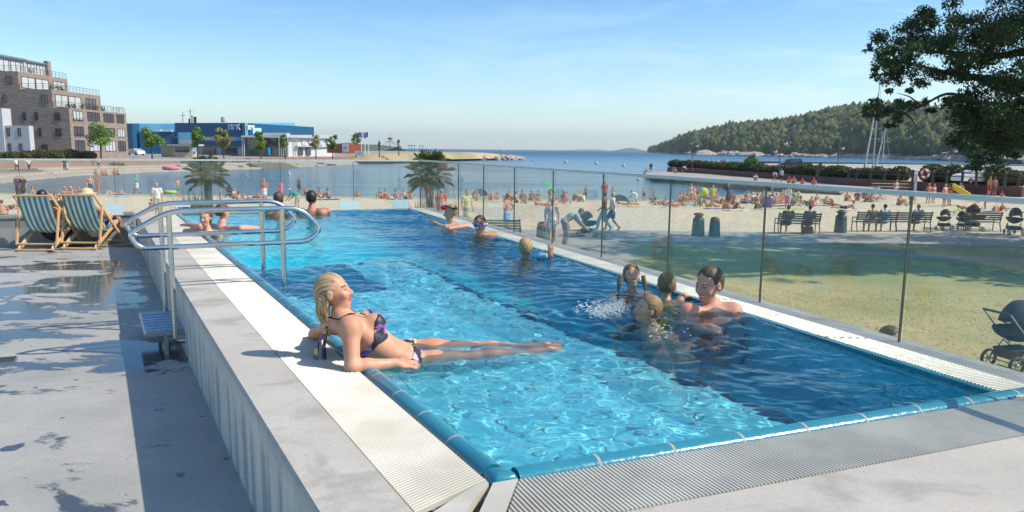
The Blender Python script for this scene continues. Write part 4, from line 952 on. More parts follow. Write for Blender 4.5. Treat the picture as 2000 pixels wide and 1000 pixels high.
# ------------------------------------------------------------------ wooded hill across the bay
tops = [(1262, 295.5), (1285, 289), (1310, 282), (1340, 272), (1370, 264), (1420, 252), (1480, 249), (1540, 243), (1600, 231), (1660, 218), (1700, 218), (1760, 216), (1820, 228), (1860, 235), (1920, 242), (2020, 246), (2200, 250), (2500, 262)]
bases = [(1262, 2700), (1300, 1500), (1350, 1080), (1450, 930), (1560, 840), (1650, 800), (1750, 665), (1850, 560), (1950, 430), (2200, 330), (2500, 260)]
def interp(tab, x):
    xs_, ys_ = zip(*tab); return float(np.interp(x, xs_, ys_))
hx = list(range(1262, 1300, 6))+list(range(1300, 2500, 12)); nrow = 15; V = []; hrs = np.random.RandomState(2)
ph = hrs.uniform(0, 6.28, 8)
def hill_pt(px, f):
    yb = interp(bases, px); yr = yb*1.0+260*min(1., (px-1262)/160+.15); d = yb+(yr-yb)*f
    top = D(px, interp(tops, px)+7, yr).z; bump = .06*math.sin(px*.021+f*5+ph[0])+.05*math.sin(px*.047-f*7+ph[1])+.025*math.sin(px*.11+f*11+ph[2])
    z = SEA-.5+(top-SEA)*(math.sin(f*math.pi/2)**.85)*(1+bump*(1-f)*1.6)
    p = D(px, 300, d); p.z = z+.4; return p
for px in hx:
    for j in range(nrow+1): V.append(tuple(hill_pt(px, j/nrow)))
    p = hill_pt(px, 1.); V.append((p.x*1.2, p.y*1.2, SEA-1))
k = nrow+2; F = [(i*k+j, (i+1)*k+j, (i+1)*k+j+1, i*k+j+1) for i in range(len(hx)-1) for j in range(k-1)]
mb = MB(); mb.add(V, F, True); mb.build('wooded_hill', vary('hill_ground', (.05, .06, .03), (.14, .12, .09), .03, .9, space='pos'), kind='structure')
# forest
def blobs(name, P, S, rs, m, sub=1, **kw):
    """lumpy tree crowns at P (k,3) with sizes S (k,2: radius, height)"""
    bm = bmesh.new(); bmesh.ops.create_icosphere(bm, subdivisions=sub, radius=1.); bv = np.array([v.co[:] for v in bm.verts]); bf = np.array([[v.index for v in f.verts] for f in bm.faces]); bm.free()
    n = len(P); j = rs.uniform(.72, 1.25, (n, len(bv), 1)); V = bv[None]*j
    con = rs.rand(n) < .35; tap = np.where(con[:, None], 1-.42*bv[None, :, 2], 1.)[..., None]; V[..., :2] *= tap
    V = V*np.stack([S[:, 0], S[:, 0], S[:, 1]], -1)[:, None]; V = V+P[:, None]+np.stack([0*S[:, 0], 0*S[:, 0], S[:, 1]*.8], -1)[:, None]
    F = (bf[None]+(np.arange(n)*len(bv))[:, None, None]).reshape(-1, 3)
    o = obj(name, np_mesh(name, V.reshape(-1, 3), F, True), m); return tag(o, **kw)
fr_ = np.random.RandomState(8); P = []; S = []
for k in range(24000):
    px = 1266+(fr_.rand()**.9)*1000; f = fr_.rand()**.85
    f = .035+.965*f; p = hill_pt(px, f)
    if fr_.rand() < .5*max(0, math.sin(px*.05+f*9)*math.sin(px*.013))*(f < .5): continue
    dsc = p.y/900.; r = fr_.uniform(1.7, 5.6)*(.75+.25*dsc); P.append((p.x, p.y, p.z-1.5)); S.append((r, r*fr_.uniform(1., 1.8)))
FORM = mat('forest_leaves', (.03, .06, .02), .8, spec=.2); tt = NT(FORM); oi = tt.new('ShaderNodeTexNoise'); tt.sock(oi, 'Vector', tt.pos()); oi.inputs['Scale'].default_value = .075; oi.inputs['Detail'].default_value = 1.; n2 = tt.noise(tt.pos(), .35, 3., .6)
cc_ = tt.mix(tt.rng(oi.outputs[0], .38, .60), (.014, .034, .016), (.12, .145, .04)); cc_ = tt.mix(tt.rng(n2, .4, .7, 0, .55), cc_, (.012, .026, .012)); tt.sock(bsdf(FORM), 'Base Color', cc_)
tt.sock(bsdf(FORM), 'Normal', tt.bump(tt.noise(tt.pos(), .9, 3., .7), 1.2, .8))
blobs('forest', np.array(P), np.array(S), fr_, FORM, 1, label='dense mixed forest covering the hill across the bay', cat='forest', kind='stuff')
pts = []
for k in range(520):
    px = 1270+fr_.rand()*900; c_ = math.sin(px*.045)+.5*math.sin(px*.13)+.25*math.sin(px*.37)
    if c_ < .15 and fr_.rand() < .8: continue
    p = hill_pt(px, .0+.025*fr_.rand()*max(c_, .2)); p.z = SEA+fr_.rand()*2.; p = p*(.985) ; p.z = SEA+fr_.rand()*max(.3, c_)*2.4; pts.append(p)
tag(rocks('s', pts, 2., 7.5, rk, ROCKF, flat=.35).build('shore_rocks', ROCKF), 'bare pale rocks along the foot of the wooded hill', 'rocks', kind='stuff')
for px, lb in ((1436, 'rounded bare rock islet at the foot of the hill left of the van'), (1383, 'small pale rock islet farthest left along the hill shore')):
    c_ = D(px, 302, interp(bases, px)*.93); mb = rocks('i', [Vector((c_.x+rk.gauss(0, 9), c_.y+rk.gauss(0, 4), SEA+.6)) for _ in range(9)], 6, 13, rk, ROCKF, flat=.42, n=8); tag(mb.build('rock_islet', ROCKF), lb, 'rock islet')
# houses in the forest
for px, py, dp, lb in ((1828, 279, 720, 'small white house among the trees halfway up the hill'),):
    c_ = D(px, py, dp); hh = thing('hillside_house', lb, 'house', c_, .3); mb = MB(); mb.box((-4, -3, -3), (4, 3, 3)); mb.build('wall', CL['white'], hh, True); mb = MB(); mb.hexa([(-4.4, -3.4, 3), (4.4, -3.4, 3), (4.4, 3.4, 3), (-4.4, 3.4, 3)], [(-4.4, -.1, 5), (4.4, -.1, 5), (4.4, .1, 5), (-4.4, .1, 5)]); mb.build('roof', CL['brown'], hh, True)
# ------------------------------------------------------------------ buildings across the bay
def brick(name, c1, c2, c3, sx=.25, sy=.075):
    m = mat(name, c1, .85); t = NT(m); v = t.objco(); X, Y, Z = t.sep(v); cv = t.new('ShaderNodeCombineXYZ'); t.sock(cv, 0, t.math('ADD', X, Y)); t.sock(cv, 1, Z)
    bt = t.new('ShaderNodeTexBrick'); t.link(cv.outputs[0], bt.inputs[0]); bt.inputs['Scale'].default_value = 1.; bt.inputs['Brick Width'].default_value = sx; bt.inputs['Row Height'].default_value = sy; bt.inputs['Mortar Size'].default_value = .008
    bt.inputs['Color1'].default_value = c4(c1); bt.inputs['Color2'].default_value = c4(c2); bt.inputs['Mortar'].default_value = c4(c3)
    n = t.noise(t.mapping(cv.outputs[0], (.35, 2.2, 1)), 1.5, 5., .7); t.sock(bsdf(m), 'Base Color', t.mix(t.rng(n, .36, .66, 0, .6), bt.outputs[0], tuple(x*.45 for x in c2))); return m
BR = brick('mottled_brick', (.38, .295, .24), (.22, .175, .15), (.32, .275, .24)); BRD = BR
WHT = vary('white_render', (.45, .46, .48), (.40, .41, .44), .8, .8); GLW = mat('window_glass', (.07, .085, .095), .05, spec=.8); GLL = mat('pale_window_glass', (.45, .50, .52), .08, spec=.8); FRM = mat('dark_red_frame', (.10, .02, .025), .5); FRD = mat('dark_frame', (.03, .03, .032), .5); CURT = mat('pale_curtain', (.6, .6, .57), .9)
def pane(parent, p, u, n, w, h, frame=FRM, glass=GLW, div=2, name='window', depth=.12, curtain=False):
    """window in a wall: p lower-left corner (local), u along the wall, n outward"""
    u = Vector(u); n = Vector(n); z = Vector((0, 0, 1)); p = Vector(p); mb = MB()
    def bar(a, b, t_=.08):
        mb.beam(tuple(p+u*a[0]+z*a[1]+n*.01), tuple(p+u*b[0]+z*b[1]+n*.01), t_, .09, tuple(n))
    bar((0, .04), (w, .04)); bar((0, h-.04), (w, h-.04)); bar((.04, .08), (.04, h-.08)); bar((w-.04, .08), (w-.04, h-.08))
    for k in range(1, div): bar((w*k/div, .08), (w*k/div, h-.08), .07)
    f = mb.build(name, frame, parent, True); mb = MB(); a = p-n*.014
    mb.add([a, a+u*w, a+u*w+z*h, a+z*h], [(0, 1, 2, 3)], False); mb.build('pane', glass, f, True)
    return f
def block(parent, name, a, b, m):
    mb = MB(); mb.box(a, b); return mb.build(name, m, parent, True)
def railing(parent, pts, h=1.0, step=1.2, m=FRD, name='terrace_railing', zoff=0):
    mb = MB(); P = [Vector(p) for p in pts]
    for a, b in zip(P, P[1:]):
        d = (b-a); n = max(1, int(d.length/step))
        for k in range(n+1): q = a+d*k/n; mb.beam(tuple(q), tuple(q+Vector((0, 0, h))), .045, .045)
        for zz in (h, h*.66, h*.33): mb.beam((a.x, a.y, a.z+zz), (b.x, b.y, b.z+zz), .03, .03 if zz < h else .06)
    return mb.build(name, m, parent, True)
# stepped apartment building; local: x toward the sea (right), y away from the camera
ab = thing('apartment_building', 'stepped brown brick apartment building with terraces and red-framed windows', 'building', (-82.2, 150, -.9))
Ls = [(0, 0, 22, 0, 8.8), (-2.9, 0, 18, 8.8, 11.6), (-8.9, 0, 17, 11.6, 14.6)]   # x of lit face, y0, y1, z0, z1
block(ab, 'wall', (-46, 0, -1.2), (0, 22, 8.8), BR); block(ab, 'upper_wall', (-46, .0, 8.8), (-2.9, 17.5, 12.1), BR); block(ab, 'upper_wall', (-46, .0, 12.1), (-8.9, 16.5, 15.3), BR)
# parapets hide terrace floors
block(ab, 'penthouse_wall', (-46, .8, 15.3), (-13.3, 9, 18.1), WHT); block(ab, 'penthouse_wall', (-20, 9, 15.3), (-13.0, 16., 18.0), WHT); block(ab, 'penthouse_roof', (-47, .3, 18.1), (-12.7, 9.4, 18.45), GALV); block(ab, 'penthouse_roof', (-21, 9.4, 18.0), (-12.6, 16.4, 18.3), GALV); block(ab, 'chimney', (-13.2, 16, 15.3), (-12.4, 17.2, 18.8), BR)
block(ab, 'plant_room', (-46, 1.5, 18.45), (-15.8, 5.2, 20.4), GALV)
xu = (1, 0, 0); yu = (0, 1, 0)
# windows of the lit face (facing +x)
for fl in (0, 1, 2):
    z = .55+2.9*fl
    for (y0, w, dv) in ((1.2, 3.4, 3), (6.3, 4.6, 3), (12.4, 4.2, 3), (17.7, 3.2, 3)): pane(ab, (.03, y0, z+.3), yu, xu, w, 1.75 if fl else 2.1, div=dv, glass=GLL if (fl+dv+int(y0)) % 3 == 0 else GLW)
    if fl: railing(ab, [(.25, 1.0, z-.05), (.25, 4.6, z-.05)], .7, 1.2); 
for (y0, w, dv, gl_) in ((.9, 4.2, 2, GLL), (5.4, 4.4, 2, GLL), (11.6, 3.8, 3, GLW)): pane(ab, (-2.87, y0, 9.0), yu, xu, w, 2.3, div=dv, glass=gl_)
for (y0, w, dv, gl_) in ((.9, 4.2, 2, GLL), (5.4, 4.2, 2, GLL), (11.2, 4.2, 3, GLL)): pane(ab, (-8.87, y0, 12.4), yu, xu, w, 2.1, div=dv, glass=gl_)
for (y0, w) in ((1.6, 3), (5.2, 3), (10, 2.2), (13, 2.2)): pane(ab, (-13.25 if y0 < 9 else -12.95, y0, 15.5), yu, xu, w, 2.2, glass=GLL)
for x0, w in ((-18.6, 4.6), (-13.3-11, 3.6), (-31, 5)): pane(ab, (x0, .77, 15.5), xu, (0, -1, 0), w, 2.3, FRD, GLL)
railing(ab, [(-2.8, .1, 8.85), (-.1, .1, 8.85), (-.1, 21.8, 8.85), (-2.8, 21.8, 8.85)]); railing(ab, [(-8.8, .1, 12.15), (-3.0, .1, 12.15), (-3.0, 17.3, 12.15)]); railing(ab, [(-46, .1, 15.35), (-9.0, .1, 15.35), (-9.0, 16.3, 15.35)])
# dark face windows (facing -y)
for z, xs_ in ((13., (-10.9,)), (9.6, (-4.7, -12., -15.6, -19., -24)), (6.5, (-2.6, -6.4, -8.6, -12., -15.4, -18.8)), (3.6, (-2.6, -6., -8.3, -11.8, -15.)), (.6, (-5.4, -7.9))):
    for i, x in enumerate(xs_): pane(ab, (x-(.2 if i == 0 else 0), -.03, z), xu, (0, -1, 0), 1.15 if i == 0 else .62, 1.45, div=2 if i == 0 else 1)
# plants on the terraces
rsx = np.random.RandomState(3)
leaves('terrace_plants', [(-1.2, y, 9.3) for y in (2, 4, 7, 12, 15)]+[(-4.6, y, 12.7) for y in (3, 5, 6.5)]+[(-10, 6, 15.9)], [.55]*9, 500, .22, rsx, LF['bush'], ab)
# white apartment block in front at the far left
wb = thing('white_apartment_block', 'white rendered block with narrow dark windows before the brick building', 'building', (-86.5, 138, -.9))
block(wb, 'wall', (-12, 0, -1.2), (-.6, 2.5, 8.1), WHT); block(wb, 'low_wall', (-12, .004, -1.2), (2.6, 9, 4.9), WHT) if False else None
block(wb, 'side_wall', (-1.0, .3, -1.2), (3.6, 1.6, 5.2), WHT)
for z in (.8, 3.5, 6.2):
    for x in (-2.2, -4.2, -6.1, -9.): pane(wb, (x, -.03, z), xu, (0, -1, 0), .55, 1.4, FRM, div=1)
for z in (.8, 3.4):
    for x in (-.2, 1.7): pane(wb, (x, .27, z), xu, (0, -1, 0), .55, 1.4, FRM, div=1)
for z in (2.7, 5.6): block(wb, 'balcony', (-12.5, -1.3, z-.2), (-8.4, .0, z+.7), FRM)
# blue broadcasting building
BLU = vary('dark_shaded_blue_cladding', (.003, .070, .165), (.005, .085, .19), .4, .45); BLL = vary('light_sunlit_blue_cladding', (.09, .36, .60), (.12, .41, .66), .3, .45); GREYW = vary('pale_cladding', (.62, .63, .62), (.5, .52, .52), .4, .6)  # sunlight on the receding side, shade on the front put into the blues
def at(px, py, d): return D(px, py, d)
def wallbox(parent, name, px0, px1, ytop, ybot, d0, d1, th, m, zmin=None):
    """upright block whose camera-side face runs from column px0 at depth d0 to px1 at depth d1, th thick"""
    a = D(px0, ytop, d0); b = D(px1, ytop, d1); zt = (a.z+b.z)/2; zb = D(px0, ybot, d0).z if zmin is None else zmin
    n = Vector((-(b.y-a.y), b.x-a.x, 0)).normalized()*th; mb = MB()
    mb.hexa([(a.x, a.y, zb), (b.x, b.y, zb), (b.x+n.x, b.y+n.y, zb), (a.x+n.x, a.y+n.y, zb)], [(a.x, a.y, a.z), (b.x, b.y, b.z), (b.x+n.x, b.y+n.y, b.z), (a.x+n.x, a.y+n.y, a.z)]); return mb.build(name, m, parent)
bb = thing('broadcasting_building', 'long blue broadcasting building with lighter-coloured sunlit side and white lettering', 'building', D(420, 303, 235))
wallbox(bb, 'dark_wall', 258, 272, 241, 304, 232, 234, 30, BLU); wallbox(bb, 'light_wall', 271, 345, 241.3, 258, 236, 240, 4, BLL); wallbox(bb, 'dark_wall', 271.5, 352, 257, 304, 233, 236, 26, BLU)
wallbox(bb, 'dark_wall', 341, 475, 240, 266, 236, 230, 40, BLU); wallbox(bb, 'band_wall', 345, 475, 266, 275, 236.8, 230.8, 38, GREYW); wallbox(bb, 'dark_wall', 341, 475, 275, 285, 236, 230, 40, BLU); wallbox(bb, 'ground_wall', 342, 474, 285, 306, 237.5, 231.5, 36, GREYW)
wallbox(bb, 'corner_strip', 473.5, 478.5, 240, 262, 229.9, 230.3, 10, FRD); wallbox(bb, 'light_wall', 478, 576, 240, 275, 230.5, 262, 3, BLL)
mbx = wallbox(bb, 'pale_panel', 494, 560, 250, 262, 233.5, 256, .5, mat('pale_blue_panel', (.42, .66, .82), .4))
for a, b_, d in ((340, 362, 239), (388, 412, 237), (444, 470, 235)): wallbox(bb, 'window', a, b_, 267.5, 273, d-2.9, d-3.4, .3, GLL)
for a, b_ in ((268, 330, ),): wallbox(bb, 'window', 320, 345, 266, 270, 232.8, 232.9, .3, GLW)
for a, b_, d in ((360, 378, 234.5), (395, 420, 233.5), (432, 462, 232)): wallbox(bb, 'window', a, b_, 289, 303, d+.3, d-.3, .3, GLW)
for a, b_ in ((295, 313), (316, 335)): wallbox(bb, 'roof_unit', a, b_, 253, 257, 234.2, 234.4, 2, GREYW)
wallbox(bb, 'gable_mural', 347, 383, 258.5, 281, 235.0, 234.0, .6, mat('blue_white_mural', (.20, .55, .75), .6))
wallbox(bb, 'mural_stripe', 350, 381, 272, 281, 234.2, 233.2, .5, CL['white'])
# letters N R K as solid strokes
def letters(parent, pxl, pxr, yt, yb, d0, d1, m, name='lettering'):
    a = D(pxl, yb, d0); b = D(pxr, yb, d1); H = D(pxl, yt, d0).z-a.z; u = (Vector((b.x-a.x, b.y-a.y, 0))); L = u.length; u.normalize(); n = Vector((u.y, -u.x, 0)); w = L/3.25; a = a+n*.3; s = w*.27
    def P_(x, z): return Vector((a.x, a.y, a.z))+u*x+Vector((0, 0, z*H))+n*.15
    for ch, x0 in (('N', 0), ('R', w*1.12), ('K', w*2.12)):
        mb = MB()
        def st(x1, z1, x2, z2, t_=s): mb.beam(tuple(P_(x0+x1*w, z1)), tuple(P_(x0+x2*w, z2)), t_, .3, tuple(n))
        if ch == 'N': st(.14, 0, .14, 1); st(.86, 0, .86, .82); st(.14, .88, .84, .88, s*.9); 
        if ch == 'R': st(.14, 0, .14, 1); st(.14, .88, .80, .88, s*.9); st(.80, .94, .80, .62)
        if ch == 'K': st(.14, 0, .14, 1); st(.2, .45, .86, 1, s*1.05); st(.3, .55, .9, 0, s*1.05)
        mb.build(name, m, parent)
LETM = mat('grey_white_letters', (.42, .52, .68), .5); LETW = mat('white_letters', (.85, .86, .88), .5)
letters(bb, 447.5, 472, 243, 253.5, 230.8, 229.9, LETM); letters(bb, 480.8, 494.5, 244.3, 253.3, 231.2, 235.6, LETW)
mb = MB()
for px, y0, y1, r in ((375, 225, 240, .28), (370, 232, 240, .5), (381, 228, 240, .8)): p = D(px, y1, 250); q = D(px, y0, 250); mb.tube([p, q], r*.6, 8)
for px, y0 in ((357, 219), (371.5, 212)): p = D(px, 240, 250); q = D(px, y0, 250); mb.tube([p, q], .09, 5); mb.tube([q+Vector((-.9, 0, -1)), q+Vector((.9, 0, -1))], .06, 5)
mb.build('roof_antennas', FRD, bb)
p = D(438, 239, 240); mb = MB(); mb.lathe([(.9, 0), (.9, 1.4), (.75, 1.6), (.01, 1.7)], tuple(p), 14); mb.build('white_tank', WHT, bb)
# low white glass wing
gw = thing('glass_pavilion', 'low white-roofed glass entrance wing in front of the blue building', 'building', D(560, 303, 215))
wallbox(gw, 'roof_slab', 471, 560, 264.5, 268, 213, 215, 18, WHT); wallbox(gw, 'roof_slab', 560, 655, 263.5, 268.5, 216, 232, 14, WHT); wallbox(gw, 'roof_box', 512, 560, 259.5, 264.5, 219, 220, 8, WHT)
wallbox(gw, 'glass_wall', 474, 560, 268, 305, 215.5, 217, 12, GLW); wallbox(gw, 'panel_wall', 560, 652, 268.5, 306, 217.5, 233, 9, GREYW); wallbox(gw, 'band', 582, 653, 284.5, 286.5, 219.3, 232.5, 3, WHT)
for px in (473, 476.5, 545, 549, 553, 557.5, 562, 572, 576, 580): wallbox(gw, 'column', px-.7, px+.7, 268, 305, 213.6, 213.7, .3, WHT)
for px0, px1 in ((590, 598), (604, 612), (622, 632), (640, 648)): wallbox(gw, 'window', px0, px1, 270, 283, 217.2+(px0-560)*.16, 217.2+(px1-560)*.16, .3, GLL)
for px0, px1 in ((583, 592), (598, 607)): wallbox(gw, 'doorway', px0, px1, 288, 303, 217.0+(px0-560)*.16, 217.0+(px1-560)*.16, .3, GLW)
wallbox(gw, 'blue_door', 523, 527.5, 288, 303, 214.9, 214.9, .3, mat('cyan_paint', (.02, .45, .7), .5))
# kiosk
kk = thing('kiosk', 'beige beach kiosk with a flat white roof and open serving hatch', 'kiosk', D(350, 307, 185))
wallbox(kk, 'wall', 314, 341, 284, 307.5, 186, 183, 4, CL['beige']); wallbox(kk, 'wall', 341, 375, 284, 307.5, 183, 183.5, 5, CL['beige']); wallbox(kk, 'roof', 312, 377, 281.8, 284.3, 182.6, 182.4, 6, WHT); wallbox(kk, 'hatch', 342, 369, 287.5, 297, 182.9, 183.3, .2, GLW); wallbox(kk, 'side_sign', 375, 383.5, 283, 297, 183.6, 184, 3, CL['sky'])
# orange-red shed with white sign and banners
rd = thing('red_shed', 'small rust-red shed with a white sign on its front', 'shed', D(672, 300, 200)); wallbox(rd, 'wall', 661, 668, 281.5, 299, 204, 200, 5, vary('rust_red', (.45, .09, .03), (.35, .07, .03), 1.)); wallbox(rd, 'wall', 668, 686, 281.5, 299, 200, 203, 5, bpy.data.materials['rust_red']); wallbox(rd, 'sign', 668, 680, 281, 297.5, 199.6, 199.6, .2, CL['white']); wallbox(rd, 'sign_emblem', 671, 677, 287, 290, 199.4, 199.4, .1, CL['grey'])
bn = D(701, 304, 190); bnr = thing('banner', 'low white printed banner beside the flag poles', 'banner', bn); wallbox(bnr, 'panel', 692.5, 711, 294.5, 304, 190, 190, .15, CL['white']); wallbox(bnr, 'emblem', 701, 705, 297, 300.5, 189.8, 189.8, .05, CL['sky'])
POLE = mat('white_pole', (.75, .76, .78), .4)
for px, cn, lb in ((706, 'purple', 'leftmost flag pole with a lilac flag'), (713, 'white', 'middle flag pole with a white flag'), (720, 'purple', 'rightmost flag pole with a purple flag')):
    b0 = D(px, 303, 200); zt = D(px, 256.5, 200).z; fp_ = thing('flag_pole', lb, 'flag pole', b0, 0, 'flag poles by the red shed'); mb = MB(); mb.tube([(0, 0, 0), (0, 0, zt-b0.z)], [.10, .05], 8); mb.build('pole', POLE, fp_, True)
    mb = MB(); H = zt-b0.z; V = []
    for i in range(7):
        for j in range(5): V.append((-.1-i*.16, .12*math.sin(i*1.3+j*.4), H-.1-j*.32-i*.06))
    mb.add(V, [(i*5+j, i*5+j+1, (i+1)*5+j+1, (i+1)*5+j) for i in range(6) for j in range(4)], True); mb.build('flag', CL[cn], fp_, True)
# crane-like mast and lamp posts on the headland
cr = D(762, 293, 330); mt = thing('signal_mast', 'tall dark signal mast with stays on the headland', 'mast', cr); mb = MB(); H = D(762, 262, 330).z-cr.z
mb.tube([(0, 0, 0), (0, 0, H)], [.16, .08], 6); mb.beam((-1, 0, H*.72), (1, 0, H*.72), .5, .5); mb.tube([(-1.6, 0, H*.5), (1.6, 0, H*.5)], .07, 5); mb.build('mast', FRD, mt, True)
mb = MB(); [mb.tube([(s*5.5, 0, 0), (0, 0, H*.68)], .05, 4) for s in (-1, -.6, .6, 1)]; mb.build('stays', FRD, mt, True)
protoL = None
for i, (px, yt) in enumerate(((799, 283), (804, 285), (809, 285), (820, 285), (826, 285))):
    b0 = D(px, 297, 290+i*6); lb = ['first', 'second', 'third', 'fourth', 'fifth'][i]+' thin dark lamp post from the left in the row on the dry headland'
    if protoL is None:
        protoL = thing('lamp_post', lb, 'lamp post', b0, 0, 'thin lamp posts on the headland'); mb = MB(); mb.tube([(0, 0, 0), (0, 0, 2.3)], .07, 6); mb.build('post', FRD, protoL, True); mb = MB(); mb.lathe([(.05, 2.25), (.55, 2.3), (.5, 2.42), (.01, 2.5)], (0, 0, 0), 10); mb.build('lamp_head', FRD, protoL, True)
    else: dup(protoL, b0, label=lb)
for a in ((197, 246, 300, 62, 136, 'large bright green young tree in front of the brick apartment building', 'fresh', 1), (297, 251, 303, 44, 150, 'bright green young tree left of the kiosk', 'fresh', 2), (386, 247, 303, 30, 172, 'light green young tree right of the kiosk', 'fresh', 3), (437, 252, 304, 30, 176, 'brownish olive young tree before the blue building', 'olive', 4), (510, 258, 305, 26, 180, 'green young tree before the glass pavilion entrance', 'fresh', 5), (557, 262, 306, 21, 184, 'slim green young tree before the white columns', 'fresh', 6),
          (617, 263, 302, 22, 190, 'thin olive young tree before the white panel wall', 'olive', 7), (650, 262, 302, 22, 193, 'green young tree left of the red shed', 'fresh', 8), (696, 262, 300, 24, 205, 'green young tree right of the red shed', 'fresh', 9), (741, 275, 300, 6, 215, 'tiny slim tree right of the flag poles', 'fresh', 10), (779, 273, 298, 10, 235, 'small pale tree right of the signal mast', 'olive', 11)): small_tree(*a[:8]) if False else small_tree(a[0], a[1], a[2], a[3], a[4], a[5], a[6], a[7], 1500 if a[3] > 25 else 900)
# hedge on the left promenade
def hedge(name, label, path, w, h, n, size, rs, leaf, group=None, gap=.0):
    """leafy box hedge along world points (ground level)"""
    t = thing(name, label, 'hedge', path[0], 0, group); C = []; Rr = []
    for a, b in zip(path, path[1:]):
        L = (b-a).length; m_ = max(2, int(L/(w*.75)))
        for k in range(m_): p = a.lerp(b, (k+.5)/m_); hh = h*rs.uniform(.82, 1.1); C.append((p.x+rs.normal()*w*.06, p.y+rs.normal()*w*.06, p.z+hh*.5)); Rr.append((w*.62, w*.62, hh*.56))
    mb = MB()
    for c_, r in zip(C, Rr): mb.ball(c_, (r[0]*.86, r[1]*.86, r[2]*.88), 8, 6)
    mb.build('inner_twigs', LF['dark'], t); leaves('leaves', C, Rr, n, size, rs, LF[leaf], t, 1.3, off=tuple(path[0]), shell=.12); return t
rh = np.random.RandomState(21)
hp1 = [D(-30, 313, 128), D(40, 313, 131), D(120, 312, 135), D(188, 311, 139)]
for p in hp1: p.z = -1.35
hedge('hedge', 'long brown-green hedge below the apartment building at left', hp1, 2.6, 1.55, 7000, .26, rh, 'hedgeb')
# low red planters / seats on the promenade
PRn = 0
for px0, px1, yt, yb, dp, lb in ((215, 242, 318, 327, 140, 'short dark red granite bench block left of middle on quay'), (352, 385, 312, 319, 150, 'low red granite seat wall behind the left palm'), (425, 442, 311, 317, 160, 'square red granite block right of the left palm'), (452, 480, 311, 317, 163, 'long red granite block on the promenade')):
    p = thing('granite_block', lb, 'stone block', D(px0, yb, dp), 0, 'red granite blocks on the promenade'); wallbox(p, 'block', px0, px1, yt, yb, dp, dp, 1.6, PINK)
# ------------------------------------------------------------------ right side: pier, planter walls, hedge, road, railings
def gp(px, py, z): return G(px, py, z)
pierm = concrete('pier_concrete', (.42, .38, .33), (.30, .27, .24), .4, .4); darkst = concrete('dark_pier_stone', (.14, .13, .115), (.09, .085, .075), .4, .5)
PZ = -2.6
pr = thing('pier', 'low concrete pier reaching left into the bay from the hedge', 'pier', gp(1290, 338, PZ))
mb = MB(); a = gp(1256, 336.5, PZ); b = gp(1330, 333, PZ); c = gp(1700, 336, PZ); d = gp(1640, 372, PZ); e = gp(1276, 345.5, PZ)
mb.prism([(e.x, e.y), (d.x, d.y), (c.x+40, c.y), (b.x, b.y), (a.x, a.y)], -2.85, PZ); mb.build('slab', pierm, pr)
mb = MB(); mb.prism([(e.x+.3, e.y+.4), (d.x+.3, d.y+.4), (c.x+40, c.y), (b.x+.5, b.y), (a.x+.5, a.y+.5)], -4, -2.86); mb.build('pier_base', darkst, pr)
# stepped deck down to the water beside the pier
stp = thing('bathing_steps', 'wide weathered steps running from the pier to the sand', 'steps', gp(1480, 360, -2.9))
for k in range(4):
    z = -2.72-.17*k; a = gp(1440-10*k, 353.5+3*k, z); b = gp(1700, 377+3.2*k, z); n = Vector((b.y-a.y, -(b.x-a.x), 0)).normalized(); n = -n if n.y > 0 else n
    mb = MB(); mb.prism([(a.x, a.y), (b.x, b.y), (b.x-n.x*2.2, b.y-n.y*2.2), (a.x-n.x*2.2, a.y-n.y*2.2)], z-.14, z); mb.build('step', pierm if k % 2 == 0 else darkst, stp)
RZ = -1.75
wpx = [(1303, 335), (1390, 340), (1461, 346), (1560, 353), (1640, 361), (1760, 368), (1880, 374), (1995, 382)]
WP = [gp(x, y, PZ) for x, y in wpx]; WP = [Vector((p.x, p.y, PZ)) for p in WP]
pw = thing('planter_wall', 'long dark red planter wall carrying the hedge on the right', 'wall', WP[0])
def ribbon(parent, name, pts, th, z0, z1, m, away=1):
    mb = MB(); N = len(pts); L = []; Q = []
    for i, p in enumerate(pts):
        dd = pts[min(i+1, N-1)]-pts[max(i-1, 0)]; dd.z = 0; dd.normalize(); n = Vector((-dd.y, dd.x, 0)); n = n if n.y > 0 else -n; L.append(p); Q.append(p+n*th)
    for i in range(N-1): mb.prism([(v.x, v.y) for v in (L[i], L[i+1], Q[i+1], Q[i])], z0, z1)
    o = mb.build(name, m, parent); return o, Q
RED = concrete('dark_red_wall', (.20, .085, .075), (.13, .055, .05), .3, .5)
_, WQ_ = ribbon(pw, 'wall', WP, .35, -3.4, RZ-.05, RED)
# ground behind the wall
FB = [Vector((p.x, p.y, 0)) for p in WQ_]; bk = [gp(2080, 326, RZ), gp(1950, 322.5, RZ), gp(1700, 320, RZ), gp(1480, 318.5, RZ), gp(1320, 327, RZ)]
mb = MB(); V = [(p.x, p.y, RZ-.06) for p in WQ_]+[(p.x, p.y, RZ-.06) for p in bk]; 
mb.prism([(p[0], p[1]) for p in V], -4.2, RZ-.06); mb.build('quay_ground', vary('quay_gravel', (.42, .38, .33), (.32, .29, .25), .3, .9, space='pos'), kind='structure')
mb = MB(); rr = [gp(1465, 326, RZ), gp(1700, 331, RZ), gp(2080, 340, RZ), gp(2080, 331, RZ), gp(1700, 324.5, RZ), gp(1480, 321, RZ)]; mb.add([(p.x, p.y, RZ-.054) for p in rr], [tuple(range(6))]); mb.build('quay_road', vary('road_surface', (.40, .39, .37), (.33, .32, .30), .5, .85, space='pos'), kind='structure')
def hline(tab, z): return [Vector((p.x, p.y, z)) for p in (gp(x, y, PZ) for x, y in tab)]
